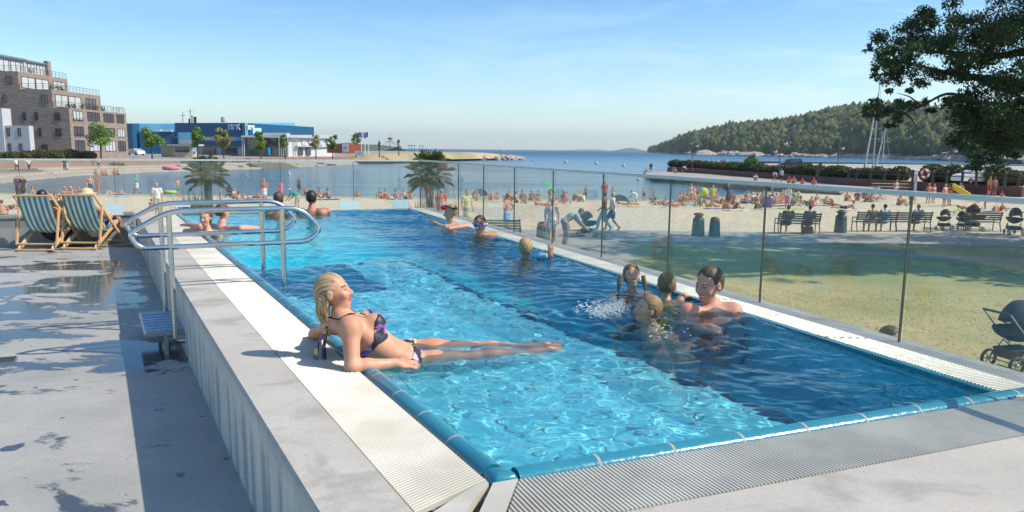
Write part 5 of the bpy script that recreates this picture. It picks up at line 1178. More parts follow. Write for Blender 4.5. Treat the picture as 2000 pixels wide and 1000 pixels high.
hseg = [([(1306, 334), (1345, 336.5), (1385, 339)], 'hedge', 'bright green end of the hedge nearest the pier tip', 1.6, 1.35, 3500), ([(1385, 339), (1461, 345), (1560, 352.5)], 'hedgeb', 'reddish green hedge between pier tip and dark van', 1.9, 1.25, 5500), ([(1560, 352.5), (1640, 360), (1770, 367.5)], 'hedge', 'dark green hedge in front of the sailing boats', 1.9, 1.45, 8000), ([(1800, 370), (1880, 373.5), (1990, 381)], 'hedge', 'bushy dark hedge at far right below the white car', 2.2, 1.75, 8000)]
for tab, lf, lb, w, h, n in hseg:
    pts = [p+Vector((.55, .95, 0)) for p in hline(tab, RZ-.1)]; hedge('hedge', lb, pts, w, h, n, .24, rh, lf, 'hedges on the planter wall')
bc = gp(1462, 345, PZ)+Vector((.8, 1.2, 0)); bc.z = RZ-.1; bt = thing('bush', 'tall light green bush standing out of the hedge', 'bush', bc); leaves('leaves', [(rh.normal()*.8, rh.normal()*.8, .6+rh.rand()*1.5) for _ in range(14)], [.62]*14, 1800, .24, rh, LF['bush'], bt, 1.3)
mb = MB(); [mb.tube([(0, 0, 0), (math.cos(k*1.3)*.9, math.sin(k*1.3)*.9, 1.8)], [.05, .02], 5) for k in range(5)]; mb.build('stem', BARK, bt, True)
# distant stone mole with a pale beam behind the moorings
mo = thing('mole', 'long grey stone mole behind the moored boats', 'breakwater', gp(1750, 326, -2.6)); q_ = [gp(1475, 321.5, -2.6), gp(1700, 325, -2.6), gp(2100, 332, -2.6)]; ribbon(mo, 'stone_body', [Vector((p.x, p.y, 0)) for p in q_], 4, -3.6, -1.75, vary('mole_stone', (.26, .22, .19), (.14, .12, .10), 1.2, .9, .05, space='pos')); ribbon(mo, 'top_beam', [Vector((p.x, p.y-.4, 0)) for p in q_], .8, -1.74, -1.5, CL['beige'])
# railing posts along the quay
pj = None; posts = [1657, 1672, 1700, 1727, 1755, 1783, 1822, 1850, 1880, 1907, 1935, 1963, 1990]
for i, px in enumerate(posts):
    b0 = D(px, 343+(px-1657)*.012, 84-(px-1657)*.035); b0.z = RZ-.06; lb = 'dark mooring post number %s from the left along the quay edge' % ['one', 'two', 'three', 'four', 'five', 'six', 'seven', 'eight', 'nine', 'ten', 'eleven', 'twelve', 'thirteen'][i]
    if pj is None:
        pj = thing('quay_post', lb, 'post', b0, 0, 'dark posts along the quay edge'); mb = MB(); mb.lathe([(.13, 0), (.13, 1.15), (.17, 1.18), (.17, 1.30), (.12, 1.38), (.01, 1.4)], (0, 0, 0), 8); mb.build('post', FRD, pj, True)
    else: dup(pj, b0, label=lb)
gr_ = thing('quay_railing', 'long dark railing running between the quay posts', 'railing', gp(1800, 350, RZ)); mb = MB(); a = D(1657, 330, 84); b = D(2060, 330, 84-403*.035)
for z in (-.95, -.60): mb.beam((a.x, a.y, z), (b.x, b.y, z), .05, .07)
mb.build('rail', FRD, gr_)
# double globe lamps
GLOB = mat('lamp_globe', (.62, .62, .60), .2); pl0 = None; lampinfo = ((1352, 277, 120, .28, 'double globe lamp post rising from the hedge near the pier tip'), (1522, 270, 100, .36, 'double globe lamp post left of the dark van'), (1636, 282, 118, .30, 'double globe lamp post left of the sailing boats'), (1857, 288, 112, .30, 'double globe lamp post behind the white car'))
for px, yt, dp, _, lb in lampinfo:
    b0 = D(px, 330, dp); b0.z = RZ-.06; H = D(px, yt, dp).z-b0.z
    if pl0 is None:
        pl0 = thing('street_lamp', lb, 'street lamp', b0, 0, 'double globe street lamps'); H0 = H
        mb = MB(); mb.lathe([(.14, 0), (.12, .5), (.065, .6), (.05, H), (.01, H+.05)], (0, 0, 0), 8); mb.build('post', FRM, pl0, True)
        for s, z in ((1, .0), (-1, -.95)):
            mb = MB(); mb.tube([(0, 0, H-.5+z), (s*.35, 0, H-.3+z), (s*.6, 0, H-.32+z)], .035, 6); mb.build('arm', FRM, pl0, True)
            mb = MB(); mb.ball((s*.6, 0, H-.55+z), .24, 10, 8); g_ = mb.build('globe', GLOB, pl0, True); mb = MB(); mb.lathe([(.25, 0), (.22, .12), (.08, .2), (.01, .22)], (s*.6, 0, H-.5+z), 10); mb.build('globe_cap', FRM, g_, True)
    else: dup(pl0, b0, rz=R(20)*(px-1500)/300, scale=(1, 1, H/H0), label=lb)
# cars
def car(name, label, loc, rz, paint, suv=True, L=4.5):
    t = thing(name, label, 'car', loc, rz); W = .9; H = 1.75 if suv else 1.42
    prof = [(-L/2, .35), (-L/2, .95), (-L/2+.12, 1.05), (-L/2+.35, H-.08), (-L/2+.55, H), (L*.08, H), (L*.20, H-.12), (L*.30, 1.08), (L/2-.15, .92), (L/2, .7), (L/2, .35)]
    mb = MB(); n = len(prof); V = []
    for s, k in ((-1, 1.), (1, 1.)):
        for x, z in prof: w = W*(1-.16*max(0, (z-1.)/.75)); V.append((x, s*w, z))
    F = [(i, (i+1)%n, n+(i+1)%n, n+i) for i in range(n)]+[tuple(range(n))[::-1], tuple(range(n, 2*n))]; mb.add(V, F, False); mb.build('body', paint, t, True)
    for s in (-1, 1):
        mb = MB(); ww = W*.93; mb.add([(-L/2+.42, s*(ww-.0), 1.08), (L*.24, s*(ww-.0), 1.08), (L*.10, s*(ww*.935), H-.12), (-L/2+.55, s*(ww*.935), H-.12)], [(0, 1, 2, 3)]); mb.v = [(x, y+s*.015, z) for x, y, z in mb.v]; mb.build('side_window', GLW, t, True)
        for x in (-L/2+.85, L/2-.85):
            mb = MB(); mb.lathe([(.16, -.1), (.33, -.1), (.33, .1), (.16, .1), (.16, -.1)], (x, s*(W-.07), .33), 14, Matrix.Rotation(math.pi/2, 3, 'X')); w_ = mb.build('wheel', RUBBER, t, True); mb = MB(); mb.lathe([(.01, s*-.09), (.17, s*-.09)], (x, s*(W-.07), .33), 10, Matrix.Rotation(math.pi/2, 3, 'X')); mb.build('rim', GALV, w_, True)
    mb = MB(); mb.add([(L*.215, -W*.8, H-.16), (L*.215, W*.8, H-.16), (L*.305, W*.84, 1.11), (L*.305, -W*.84, 1.11)], [(0, 1, 2, 3)]); mb.v = [(x+.02, y, z) for x, y, z in mb.v]; mb.build('windscreen', GLW, t, True)
    return t
PB = mat('dark_car_paint', (.02, .025, .035), .2, spec=.7); PW = mat('white_car_paint', (.72, .72, .72), .25); PGr = mat('blue_grey_paint', (.30, .36, .42), .25)
c0 = D(1544, 326, 158); c0.z = RZ-.06; car('parked_car', 'dark blue van-like car parked on the quay behind the hedge', c0, math.pi-.1, PB, True, 4.3)
c0 = D(1905, 345, 80); c0.z = RZ-.06; car('parked_car', 'white car half hidden behind the hedge at the right', c0, math.pi+.15, PW, False, 4.0)
c0 = D(1868, 345, 86); c0.z = RZ-.06; car('parked_car', 'blue-grey car left of the white car behind the hedge', c0, math.pi+.3, PGr, False, 3.8)
c0 = D(266, 303, 176); c0.z = -.95; car('parked_car', 'white car at the right corner of the brick apartment building', c0, -.6, PW, False, 4.2)
# bike/board stand, life ring, sign
lr = D(1797, 366, 74); lr.z = PZ+.2; lrt = thing('life_ring_stand', 'red and white life ring on a pale post in front of the hedge', 'life ring', lr); mb = MB(); mb.beam((-.45, 0, -.3), (-.45, 0, 1.75), .22, .16); mb.build('pale_post', CL['lightgrey'], lrt, True)
mb = MB(); mb.lathe([(.27, -.05), (.33, -.09), (.42, -.05), (.42, .05), (.33, .09), (.27, .05), (.27, -.05)], (.28, -.1, 1.75), 18, Matrix.Rotation(math.pi/2, 3, 'X')); mb.build('ring', CL['white'], lrt, True); mb = MB(); [mb.lathe([(.26, -.055), (.33, -.095), (.43, -.055), (.43, .055), (.33, .095), (.26, .055)], (.28, -.1, 1.75), 4, Matrix.Rotation(math.pi/2, 3, 'X'), a0=k*math.pi/2, a1=k*math.pi/2+.7) for k in range(4)]; mb.build('red_band', CL['red'], lrt, True)
mb = MB(); mb.lathe([(.01, 0), (.55, 0), (.5, .05), (.01, .06)], (.28, .06, 1.72), 16, Matrix.Rotation(math.pi/2, 3, 'X')); mb.build('backboard', FRM, lrt, True)
sg = D(1597, 333, 96); sg.z = RZ; sgt = thing('sandwich_board', 'narrow black slanted notice board on the hedge line', 'notice board', sg); mb = MB(); mb.hexa([(-.25, -.1, 0), (.15, -.1, 0), (.15, .1, 0), (-.25, .1, 0)], [(.1, -.05, 1.6), (.5, -.05, 1.75), (.5, .05, 1.75), (.1, .05, 1.6)]); mb.build('board', FRD, sgt, True)
# sailing boats
def yacht(label, px, ytop, dp, lean, hull_px):
    b0 = D(px, 336, dp); b0.z = -2.9; t = thing('sailing_boat', label, 'sailing boat', b0, 0, 'sailing boats moored at the quay'); H = D(px, ytop, dp).z-b0.z; L = hull_px/F_*dp
    V = []; N = 10
    for i in range(N+1):
        f = i/N; w = 1.4*math.sin(math.pi*min(.97, f*.8+.2))**.7; 
        for y, z in ((-w, .9), (-w*.8, .2), (0, -.2), (w*.8, .2), (w, .9)): V.append(((f-.45)*L*(1 if z > .5 else .92), y, z+.25*f))
    F = [(i*5+j, i*5+j+1, (i+1)*5+j+1, (i+1)*5+j) for i in range(N) for j in range(4)]+[(i*5+4, i*5, (i+1)*5, (i+1)*5+4) for i in range(N)]; mb = MB(); mb.add(V, F, True); mb.build('hull', WHT, t, True)
    mb = MB(); mb.hexa([(-L*.2, -.8, .95), (L*.12, -.6, 1.1), (L*.12, .6, 1.1), (-L*.2, .8, .95)], [(-L*.17, -.6, 1.45), (L*.05, -.4, 1.5), (L*.05, .4, 1.5), (-L*.17, .6, 1.45)]); mb.build('cabin', WHT, t, True)
    mb = MB(); mb.tube([(0, 0, .5), (0, 0, H)], [.09, .05], 7); m_ = mb.build('mast', GALV, t, True); mb = MB(); [mb.tube([(-.7, 0, H*f), (.7, 0, H*f)], .03, 5) for f in (.45, .7)]; mb.build('spreader', GALV, m_, True)
    mb = MB(); mb.tube([(-L*.42, 0, 1.0), (-.05, 0, H*.86)], [.14, .05], 7); mb.build('furled_sail', CL['lightgrey'], t, True); mb = MB(); mb.tube([(L*.45, 0, 1.2), (.05, 0, H*.97)], .02, 4); mb.build('backstay', GALV, t, True); return t
yacht('sailing boat with the tallest mast reaching above the hill', 1704, 152, 95, 0, 44); yacht('smaller sailing boat right of the tallest mast', 1722, 238, 99, 0, 40)
# buoys and far boats
bj = None
for i, (px, py, yt) in enumerate(((1042, 313.5, 308), (1105, 317.5, 311), (1165, 320, 314.5), (1218, 324.5, 319), (565, 341, 338), (1247, 352, 349))):
    p = gp(px, py, SEA); lb = ['leftmost white buoy in the row on the open water', 'second white buoy from the left in the row on open water', 'third white buoy from the left in the row on open water', 'rightmost white buoy in the row left of the pier tip', 'white marker buoy in the bay in front of the far quay steps', 'white buoy nearest the pier tip and fence rail'][i]
    if bj is None:
        bj = thing('buoy', lb, 'buoy', p, 0, 'white marker buoys'); mb = MB(); mb.lathe([(.01, -.3), (.5, -.1), (.52, .3), (.25, .55), (.10, .7), (.05, .8)], (0, 0, 0), 10); mb.build('float', WHT, bj, True); mb = MB(); mb.tube([(0, 0, .7), (0, 0, 1.6)], .07, 5); mb.build('rod', WHT, bj, True)
    else: s_ = p.y/240.; dup(bj, p, scale=max(.35, s_), label=lb)
p = gp(985, 299, SEA); mbt = thing('motor_boat', 'white motor boat passing beyond the breakwater', 'motor boat', p); mb = MB(); mb.hexa([(-5, -1.4, 0), (6, -.3, .3), (6, .3, .3), (-5, 1.4, 0)], [(-5.2, -1.7, 1.5), (7.4, -.2, 1.9), (7.4, .2, 1.9), (-5.2, 1.7, 1.5)]); mb.build('hull', WHT, mbt, True); mb = MB(); mb.hexa([(-2.5, -1.2, 1.5), (2.5, -1., 1.6), (2.5, 1., 1.6), (-2.5, 1.2, 1.5)], [(-2.3, -1., 2.9), (1.2, -.8, 2.9), (1.2, .8, 2.9), (-2.3, 1., 2.9)]); mb.build('cabin', WHT, mbt, True); mb = MB(); mb.box((7.5, -.5, 0), (9.5, .5, 1.8)); mb.build('bow_crew', FRD, mbt, True) if False else None
p = gp(1131, 296.3, SEA); sb = thing('sail_boat', 'tiny white sailing boat near the horizon', 'sailing boat', p); mb = MB(); mb.hexa([(-5, -1, 0), (5, -.3, 0), (5, .3, 0), (-5, 1, 0)], [(-5.5, -1.3, 1.6), (6, -.2, 1.8), (6, .2, 1.8), (-5.5, 1.3, 1.6)]); mb.build('hull', WHT, sb, True); mb = MB(); mb.hexa([(-4, -.1, 2), (.2, -.1, 2), (.2, .1, 2), (-4, .1, 2)], [(0, -.05, 13), (.2, -.05, 13), (.2, .05, 13), (0, .05, 13)]); mb.build('sail', CL['white'], sb, True)
# the big tree at right
rt = np.random.RandomState(17); tb = ongr(2290, 470); tb = Vector((21.5, 26.5, GZ))
tre = thing('large_tree', 'large dark tree overhanging from the right edge of the frame', 'tree', tb)
mb = MB(); sx, sy = tb.x, tb.y
mb.tube([(0, 0, -.3), (-.1, 0, 1.5), (-.3, .1, 3.2), (-.2, .2, 5.2), (0, 0, 7.6), (.2, 0, 10.)], [.50, .36, .31, .25, .17, .07], 10)
limbs = []
def limb(pxs, r0):
    pts = [Vector((px_[0], px_[1], px_[2])) if len(px_) == 4 else D(*px_)-tb for px_ in pxs]; n = len(pts); fp_ = fillet(pts, .8, 4, False); mb.tube(fp_, [r0*(1-.85*i/(len(fp_)-1)) for i in range(len(fp_))], 7); limbs.append(fp_)
def P0(z): return (-.3, .1, z, 0)
limb([P0(3.4), (2080, 168, 26), (1960, 160, 25.6), (1880, 148, 25.3), (1820, 136, 25), (1770, 120, 24.8)], .20)
limb([P0(3.0), (2090, 190, 26), (1960, 205, 25.2), (1900, 198, 24.8), (1850, 178, 24.5), (1800, 208, 24.4), (1745, 228, 24.2), (1700, 222, 24)], .085)
limb([P0(4.4), (2040, 90, 26.5), (1950, 112, 27), (1880, 105, 27), (1800, 100, 27), (1740, 95, 27.2)], .17)
limb([P0(5.5), (2040, 30, 27.5), (1960, 50, 28), (1880, 40, 28.2)], .15)
limb([P0(2.9), (2080, 250, 26.5), (1990, 245, 26), (1930, 262, 25.5), (1890, 285, 25)], .14)
limb([P0(3.6), (2020, 190, 28), (1920, 222, 28.5), (1880, 240, 29)], .13)
limb([P0(6.2), (2150, -60, 26), (2080, -160, 25.5)], .15); limb([P0(5.2), (2.2, -1.2, 7.2, 0), (4.2, -2.2, 8.2, 0)], .18); limb([P0(4.5), (2., 2., 6.5, 0), (3.4, 4., 7.6, 0)], .16)
for k in range(46):
    L = limbs[rt.randint(0, 6)]; i = rt.randint(len(L)//2, len(L)); p = L[i]; e = p+Vector((rt.normal()*.45-.1, rt.normal()*.5, rt.normal()*.25)); mb.tube([p, p.lerp(e, .5)+Vector((0, 0, .08)), e], [.035, .02, .008], 5)
mb.build('trunk', vary('dark_bark', (.035, .028, .022), (.02, .016, .012), 6., .9, .02, space='pos'), tre, True)
C = []; Rr = []
cl = [(1715, 98, 24), (1735, 85, 30), (1765, 75, 30), (1740, 120, 26), (1775, 105, 34), (1800, 60, 30), (1812, 34, 22), (1830, 70, 34), (1850, 95, 36), (1865, 45, 30), (1885, 70, 36), (1900, 105, 40), (1925, 60, 38), (1950, 90, 45), (1945, 30, 34), (1975, 40, 45), (1980, 10, 40), (1995, 90, 50), (1760, 150, 20), (1720, 145, 14), (1800, 140, 22), (1835, 150, 22), (1872, 140, 30), (1915, 150, 40), (1960, 150, 45), (1990, 175, 50),
      (1700, 210, 14), (1722, 218, 20), (1750, 212, 18), (1745, 238, 14), (1780, 200, 12), (1815, 205, 12), (1850, 190, 18), (1880, 205, 30), (1920, 200, 40), (1950, 215, 45), (1985, 220, 50), (1880, 245, 34), (1910, 260, 40), (1945, 262, 45), (1985, 270, 40), (1895, 290, 26), (1925, 292, 26), (1905, 312, 14), (1880, 270, 24), (1690, 212, 8), (1704, 150, 8), (1990, 300, 14), (1700, 92, 8), (1735, 178, 8), (1775, 172, 8)]
for px, py, r in cl:
    for q in range(4):
        dp = 26+rt.normal()*1.6; p = D(px+rt.normal()*r*.55, py+rt.normal()*r*.45, dp); rr_ = r/F_*dp*.62; C.append(tuple(p)); Rr.append((rr_*1.1, rr_*1.4, rr_*.85))
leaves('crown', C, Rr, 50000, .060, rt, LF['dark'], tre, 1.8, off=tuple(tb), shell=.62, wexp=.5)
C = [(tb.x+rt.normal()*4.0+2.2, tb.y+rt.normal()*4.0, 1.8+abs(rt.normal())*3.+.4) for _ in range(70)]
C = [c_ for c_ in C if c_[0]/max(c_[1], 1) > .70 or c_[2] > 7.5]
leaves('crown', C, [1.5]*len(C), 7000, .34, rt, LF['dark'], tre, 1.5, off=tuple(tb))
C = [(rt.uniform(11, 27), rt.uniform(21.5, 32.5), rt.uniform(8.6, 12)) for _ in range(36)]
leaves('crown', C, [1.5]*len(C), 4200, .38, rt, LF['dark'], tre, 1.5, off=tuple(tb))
# a row of trees beyond the right edge that shade the lawn
for i, (x, y, lb) in enumerate(((26.5, 30.5, 'broad shade tree outside the frame behind the large tree'), (15.4, 27.6, None))):
    if lb is None: continue
    t = thing('shade_tree', lb, 'tree', (x, y, GZ)); mb = MB(); mb.tube([(0, 0, -.3), (0, 0, 3), (.2, 0, 6)], [.35, .25, .1], 8); mb.build('trunk', BARK, t, True)
    C = [(rt.normal()*2.6, rt.normal()*2.4, 4.5+rt.normal()*1.4) for _ in range(50)]; leaves('crown', C, [1.2]*50, 5200, .34, rt, LF['dark'], t, 1.4)
# palms beyond the pool
def palm(label, px, ycrown, dp, hpx, seed):
    rs = random.Random(seed); c = D(px, ycrown, dp); base = Vector((c.x, c.y, gzf(c.x, c.y))); H = c.z-base.z; t = thing('palm_tree', label, 'palm', base, 0, 'fan palms beyond the far end of the pool'); W = hpx/F_*dp/2
    mb = MB(); mb.tube([(0, 0, -.2), (.03, 0, H*.5), (0, 0, H)], [.17, .13, .15], 10); mb.build('trunk', vary('palm_fibre', (.16, .12, .075), (.07, .05, .035), 14., .95, .03), t, True)
    for k in range(26):
        mb = MB(); a = k*2.4+rs.uniform(-.2, .2); el = R(75-k*4.6); Ls = W*.52*rs.uniform(.85, 1.1); d = Vector((math.cos(a)*math.cos(el), math.sin(a)*math.cos(el), math.sin(el))); o = Vector((0, 0, H)); tip = o+d*Ls; tip.z -= Ls*.12
        mb.tube([o, o+d*Ls*.5, tip], [.018, .014, .010], 4); side = d.cross(Vector((0, 0, 1))).normalized(); upv = side.cross(d).normalized()
        for j in range(17):
            b_ = (j-8)/8*1.9; dv = (d*math.cos(b_)+side*math.sin(b_)).normalized(); l = W*.55*rs.uniform(.85, 1.05)*(1-.12*abs(b_)); e = tip+dv*l*.62+upv*.02; f = tip+dv*l-Vector((0, 0, l*(.16+.12*rs.random()))); w_ = side.cross(dv); w_ = dv.cross(upv).normalized()*.022*W/1.
            mb.add([tip, e+w_, e-w_, f], [(0, 1, 3), (0, 3, 2)], False)
        mb.build('frond', LF['palm'], t, True)
    return t
palm('fan palm left of centre beyond the handrails', 404, 338, 30, 92, 3); palm('fan palm right of centre at the corner of the glass fence', 838, 336, 27, 108, 5)
for px, py, w, h, dp, lb in ((385, 372, 74, 46, 28.5, 'spiky grey-green shrub under the left palm'), (822, 392, 66, 40, 25.5, 'spiky grey-green shrub under the right palm')):
    c = D(px, py, dp); W = w/F_*dp/2; base = Vector((c.x, c.y, gzf(c.x, c.y))); H = D(px, py-h/2, dp).z-base.z; t = thing('shrub', lb, 'shrub', base, 0, 'shrubs under the palms'); rs = random.Random(px); mb = MB()
    for k in range(900):
        a = rs.uniform(0, 6.28); el = rs.uniform(.25, 1.5); o = Vector((rs.gauss(0, W*.45), rs.gauss(0, W*.45), rs.random()*H*.6)); d = Vector((math.cos(a)*math.cos(el), math.sin(a)*math.cos(el), math.sin(el))); l = H*rs.uniform(.2, .42); s_ = d.cross(Vector((0, 0, 1))).normalized()*.016
        mb.add([o-s_, o+s_, o+d*l], [(0, 1, 2)], False)
    mb.build('blades', LF['grey'], t, True)
# ------------------------------------------------------------------ people in and at the pool
def finish(o): o.cycles.is_caustics_receiver = True; return o
def figure(label, J, s, skin, cat='person', h=.010, hands='simple', female=False, detail=False, bust=False, hair=('short', None), garments=(), smile=False, mi=True, muscle=0., girth=1., loc=None, name='person', hcl=None, group=None):
    prims, M, Hm = body_prims(J, s, girth, female, hands, detail, bust, muscle)
    loc = V3(J['P']) if loc is None else V3(loc); t = thing(name, label, cat, tuple(loc), 0, group)
    hs = J.get('hs', s)
    fm = head_mi(J['H'], Hm, hs, smile) if mi else None
    finish(sdf_obj('body', prims, h, [skin, LIPS, BROW, EYE, TEETH], t, mi=fm, off=loc))
    if hair[1] is not None:
        st = hair[0]; Q, clip = hair_prims(J, Hm, s, st)
        o = V3(J['H']); 
        def disp(P):
            q = ((P-o)@Hm)/hs; a = np.arctan2(q[..., 0], q[..., 1]-.02+0*q[..., 2]); return (np.sin(a*23+q[..., 2]*24)*.0012+np.sin(a*53+q[..., 2]*12)*.0009+np.sin(q[..., 0]*130+q[..., 1]*60+q[..., 2]*80)*.0010)*hs
        strand(finish(sdf_obj('hair', Q, min(h, .008), hair[1], t, clip=clip, disp=disp if h < .012 else None, off=loc)), J['H'], Hm, hs, loc)
    for nm, kind, m, e in garments:
        Q, clip = wear(J, kind, s, e, female, girth); finish(sdf_obj(nm, Q, min(h, .009) if h < .02 else h, m, t, clip=clip, off=loc))
    return t, Hm, prims
def up_pose(H, yaw, s, hs=None, lean=(0, 0), head=None, arms=None, depth=1., tilt=0., hup=None):
    """upper body below the head base H, facing yaw (0 = toward the camera, + turns to its left as seen from above)"""
    H = V3(H); f = V3(math.sin(yaw), -math.cos(yaw), 0); r = np.cross(f, V3(0, 0, 1)); z = V3(0, 0, 1.)
    ln = f*lean[0]+r*lean[1]
    L = lambda x, y, zz: H+r*x*s+f*(y)*s+z*zz*s+ln*(-zz)*s
    J = dict(H=H, N=L(0, -.02, -.055), C=L(0, -.03, -.26), P=L(0, -.04, -.62), S=[L(-.175, -.03, -.115), L(.175, -.03, -.115)], L=[L(-.09, -.04, -.66), L(.09, -.04, -.66)],
             K=[L(-.11, .04, -1.02), L(.11, .10, -1.0)], A=[L(-.11, -.05, -1.36), L(.11, .02, -1.34)], T=[L(-.11, .06, -1.42), L(.11, .12, -1.40)])
    J['E'] = [L(-.25, .05, -.34), L(.25, .05, -.34)]; J['W'] = [L(-.20, .26, -.36), L(.20, .26, -.36)]
    if arms:
        for i, a in enumerate(arms):
            if a is not None: J['E'][i] = V3(a[0]); J['W'][i] = V3(a[1])
    J['Hf'] = V3(head) if head is not None else f+z*tilt; J['Hu'] = V3(hup) if hup is not None else z
    J['hs'] = hs or s; J['Hd'] = [None, None]; J['Hn'] = [z, z]; return J
def v(p): return V3(p.x, p.y, p.z)
# --- the woman leaning on the pool edge
s = .97
J = dict(P=v(D(782, 704, 4.42)), C=v(D(713, 658, 4.33)), N=v(D(669, 619, 4.28)), H=v(D(661, 607, 4.30)), S=[v(D(655, 632, 4.46)), v(D(685, 641, 4.12))],
         E=[v(D(616, 654, 4.72)), v(D(688, 718, 4.02))], W=[v(D(648, 668, 4.78)), v(D(770, 710, 4.14))],
         lg=1.06, am=1.10, L=[v(G(805, 689, -.072)), v(G(805, 716, -.08))], K=[v(G(925, 685, -.062)), v(G(925, 706, -.066))], A=[v(G(1040, 684, -.045)), v(G(1048, 695, -.048))], T=[v(G(1088, 678, -.025)), v(G(1094, 686, -.03))],
         Hf=V3(.92, .0, .22), Hu=V3(-.22, .0, .97), hs=.92, Hd=[V3(.3, .5, -.55), V3(.9, .28, -.12)], Hn=[V3(0, 0, 1), V3(-.1, -.4, 1)])
SUIT = mat('floral_bikini', (.05, .03, .07), .5); tt = NT(SUIT); vv = tt.objco(); vo = tt.new('ShaderNodeTexVoronoi'); tt.sock(vo, 'Vector', vv); vo.inputs['Scale'].default_value = 24.; n = tt.noise(vv, 30., 3.)
wn = tt.new('ShaderNodeSeparateColor'); tt.link(vo.outputs['Color'], wn.inputs[0]); c_ = tt.ramp(wn.outputs[0], [(0, (.025, .02, .035)), (.42, (.03, .025, .05)), (.45, (.28, .10, .38)), (.62, (.55, .38, .58)), (.78, (.62, .62, .12)), (.9, (.035, .03, .06))], 'CONSTANT'); tt.sock(bsdf(SUIT), 'Base Color', tt.mix(tt.rng(n, .55, .6), c_, (.03, .03, .05)))
SKW = skin_mat('skin_warm', (.62, .33, .21), .40)  # the woman's own warm skin tone
prims, M, Hm = body_prims(J, s, .98, True, .25, True, True)
loc = J['P']; wt = thing('person', 'blond woman in a floral bikini leaning back on the pool edge with legs outstretched', 'woman', tuple(loc))
finish(sdf_obj('body', prims, .0068, [SKW, LIPS, BROW, EYE, TEETH], wt, mi=head_mi(J['H'], Hm, .92), off=loc))
o = V3(J['H']); hs = .92; Lh = lambda *p: o+Hm@(V3(*p)*hs)
Q = [Ell(Lh(0, -.016, .150), V3(.078, .096, .088)*hs, Hm, .02), Ell(Lh(0, -.052, .11), V3(.064, .052, .072)*hs, Hm, .03), Cone(Lh(0, -.066, .11), Lh(0, -.066, .11)+V3(-.008, 0, -.085), .050*hs, .034*hs, .025), Cone(Lh(0, -.066, .11)+V3(-.008, 0, -.085), Lh(0, -.066, .11)+V3(-.010, 0, -.145), .033*hs, .010*hs, .02)]
rw = np.random.RandomState(4)
for k in range(30):
    x = rw.uniform(-.062, .066); y0 = -.09+abs(x)*.9; tip = Lh(x*.95, y0, .09)+V3(rw.normal()*.010-.006, rw.normal()*.008, -rw.uniform(.09, .155)*hs); Q.append(Cone(Lh(x, y0, .09), lerp(Lh(x, y0, .09), tip, .6)+Hm@V3(0, -.012, 0), .014*hs, .010*hs, .006)); Q.append(Cone(lerp(Lh(x, y0, .09), tip, .6)+Hm@V3(0, -.012, 0), tip, .010*hs, .003*hs, .006))
for k in range(6): x = .072; a_ = Lh(x, -.032-.009*k, .10); Q.append(Cone(a_, a_+V3(.012-.006*k, -.004, -.085-.02*rw.rand()), .007*hs, .0035*hs, .006))
def hclip(P):
    q = ((P-o)@Hm)/hs; y, z = q[..., 1], q[..., 2]; face = np.minimum(y-.028+.12*np.maximum(z-.15, 0)*0, .186-z-.30*np.maximum(.07-y, -.03)); ear = np.minimum(np.minimum(y+.030, .132-z), .075+y*0+0*z); ear = np.minimum(np.minimum(y+.030, .130-z), .128-np.abs(z-.05)+0*y+.06)
    return np.maximum(face, ear)*hs
def hdisp(P):
    q = ((P-o)@Hm)/hs; a = q[..., 0]*1.0; g = q[..., 1]+.35*q[..., 2]; c1 = np.arctan2(q[..., 0], np.maximum(q[..., 2]-.08, 0)+.025); return (np.sin(c1*25)*.0010+np.sin(c1*57+1)*.0009)*hs
HWET = hair_mat('hair_wet_blond', (.60, .43, .23), (.19, .115, .055), .35)
strand(sdf_obj('hair', Q, .0048, HWET, wt, clip=hclip, disp=hdisp, off=loc), J['H'], Hm, .92, loc)
Qt, ct = wear(J, 'top', s, .009, True, .98); upv = unit(J['N']-J['P']); rt_ = unit(J['S'][1]-J['S'][0]); fwv = unit(np.cross(upv, rt_)); rt_ = np.cross(fwv, upv)
Mc = np.stack([rt_, fwv, upv], 1)
def topclip(P):
    q = (P-J['C'])@Mc; x, y, z = q[..., 0], q[..., 1], q[..., 2]; band = np.abs(z-.0+.02)-(.018+.055*np.clip((y-.0)/.09, 0, 1)); return band
sdf_obj('bikini_top', Qt, .0055, SUIT, wt, clip=topclip, off=loc)
Qb, cb = wear(J, 'briefs', s, .008, True, .93)
Qb = [Ell(J['P'], V3(.165, .115, .12)*s*.98+.009, Mc, .02), Cone(J['L'][0], lerp(J['L'][0], J['K'][0], .08), .095*s, .093*s, .02), Cone(J['L'][1], lerp(J['L'][1], J['K'][1], .08), .095*s, .093*s, .02)]
def bclip(P):
    q = (P-J['P'])@Mc; return np.maximum(q[..., 2]-.015, -(q[..., 2]+.085))
finish(sdf_obj('bikini_briefs', Qb, .0065, SUIT, wt, clip=bclip, off=loc))
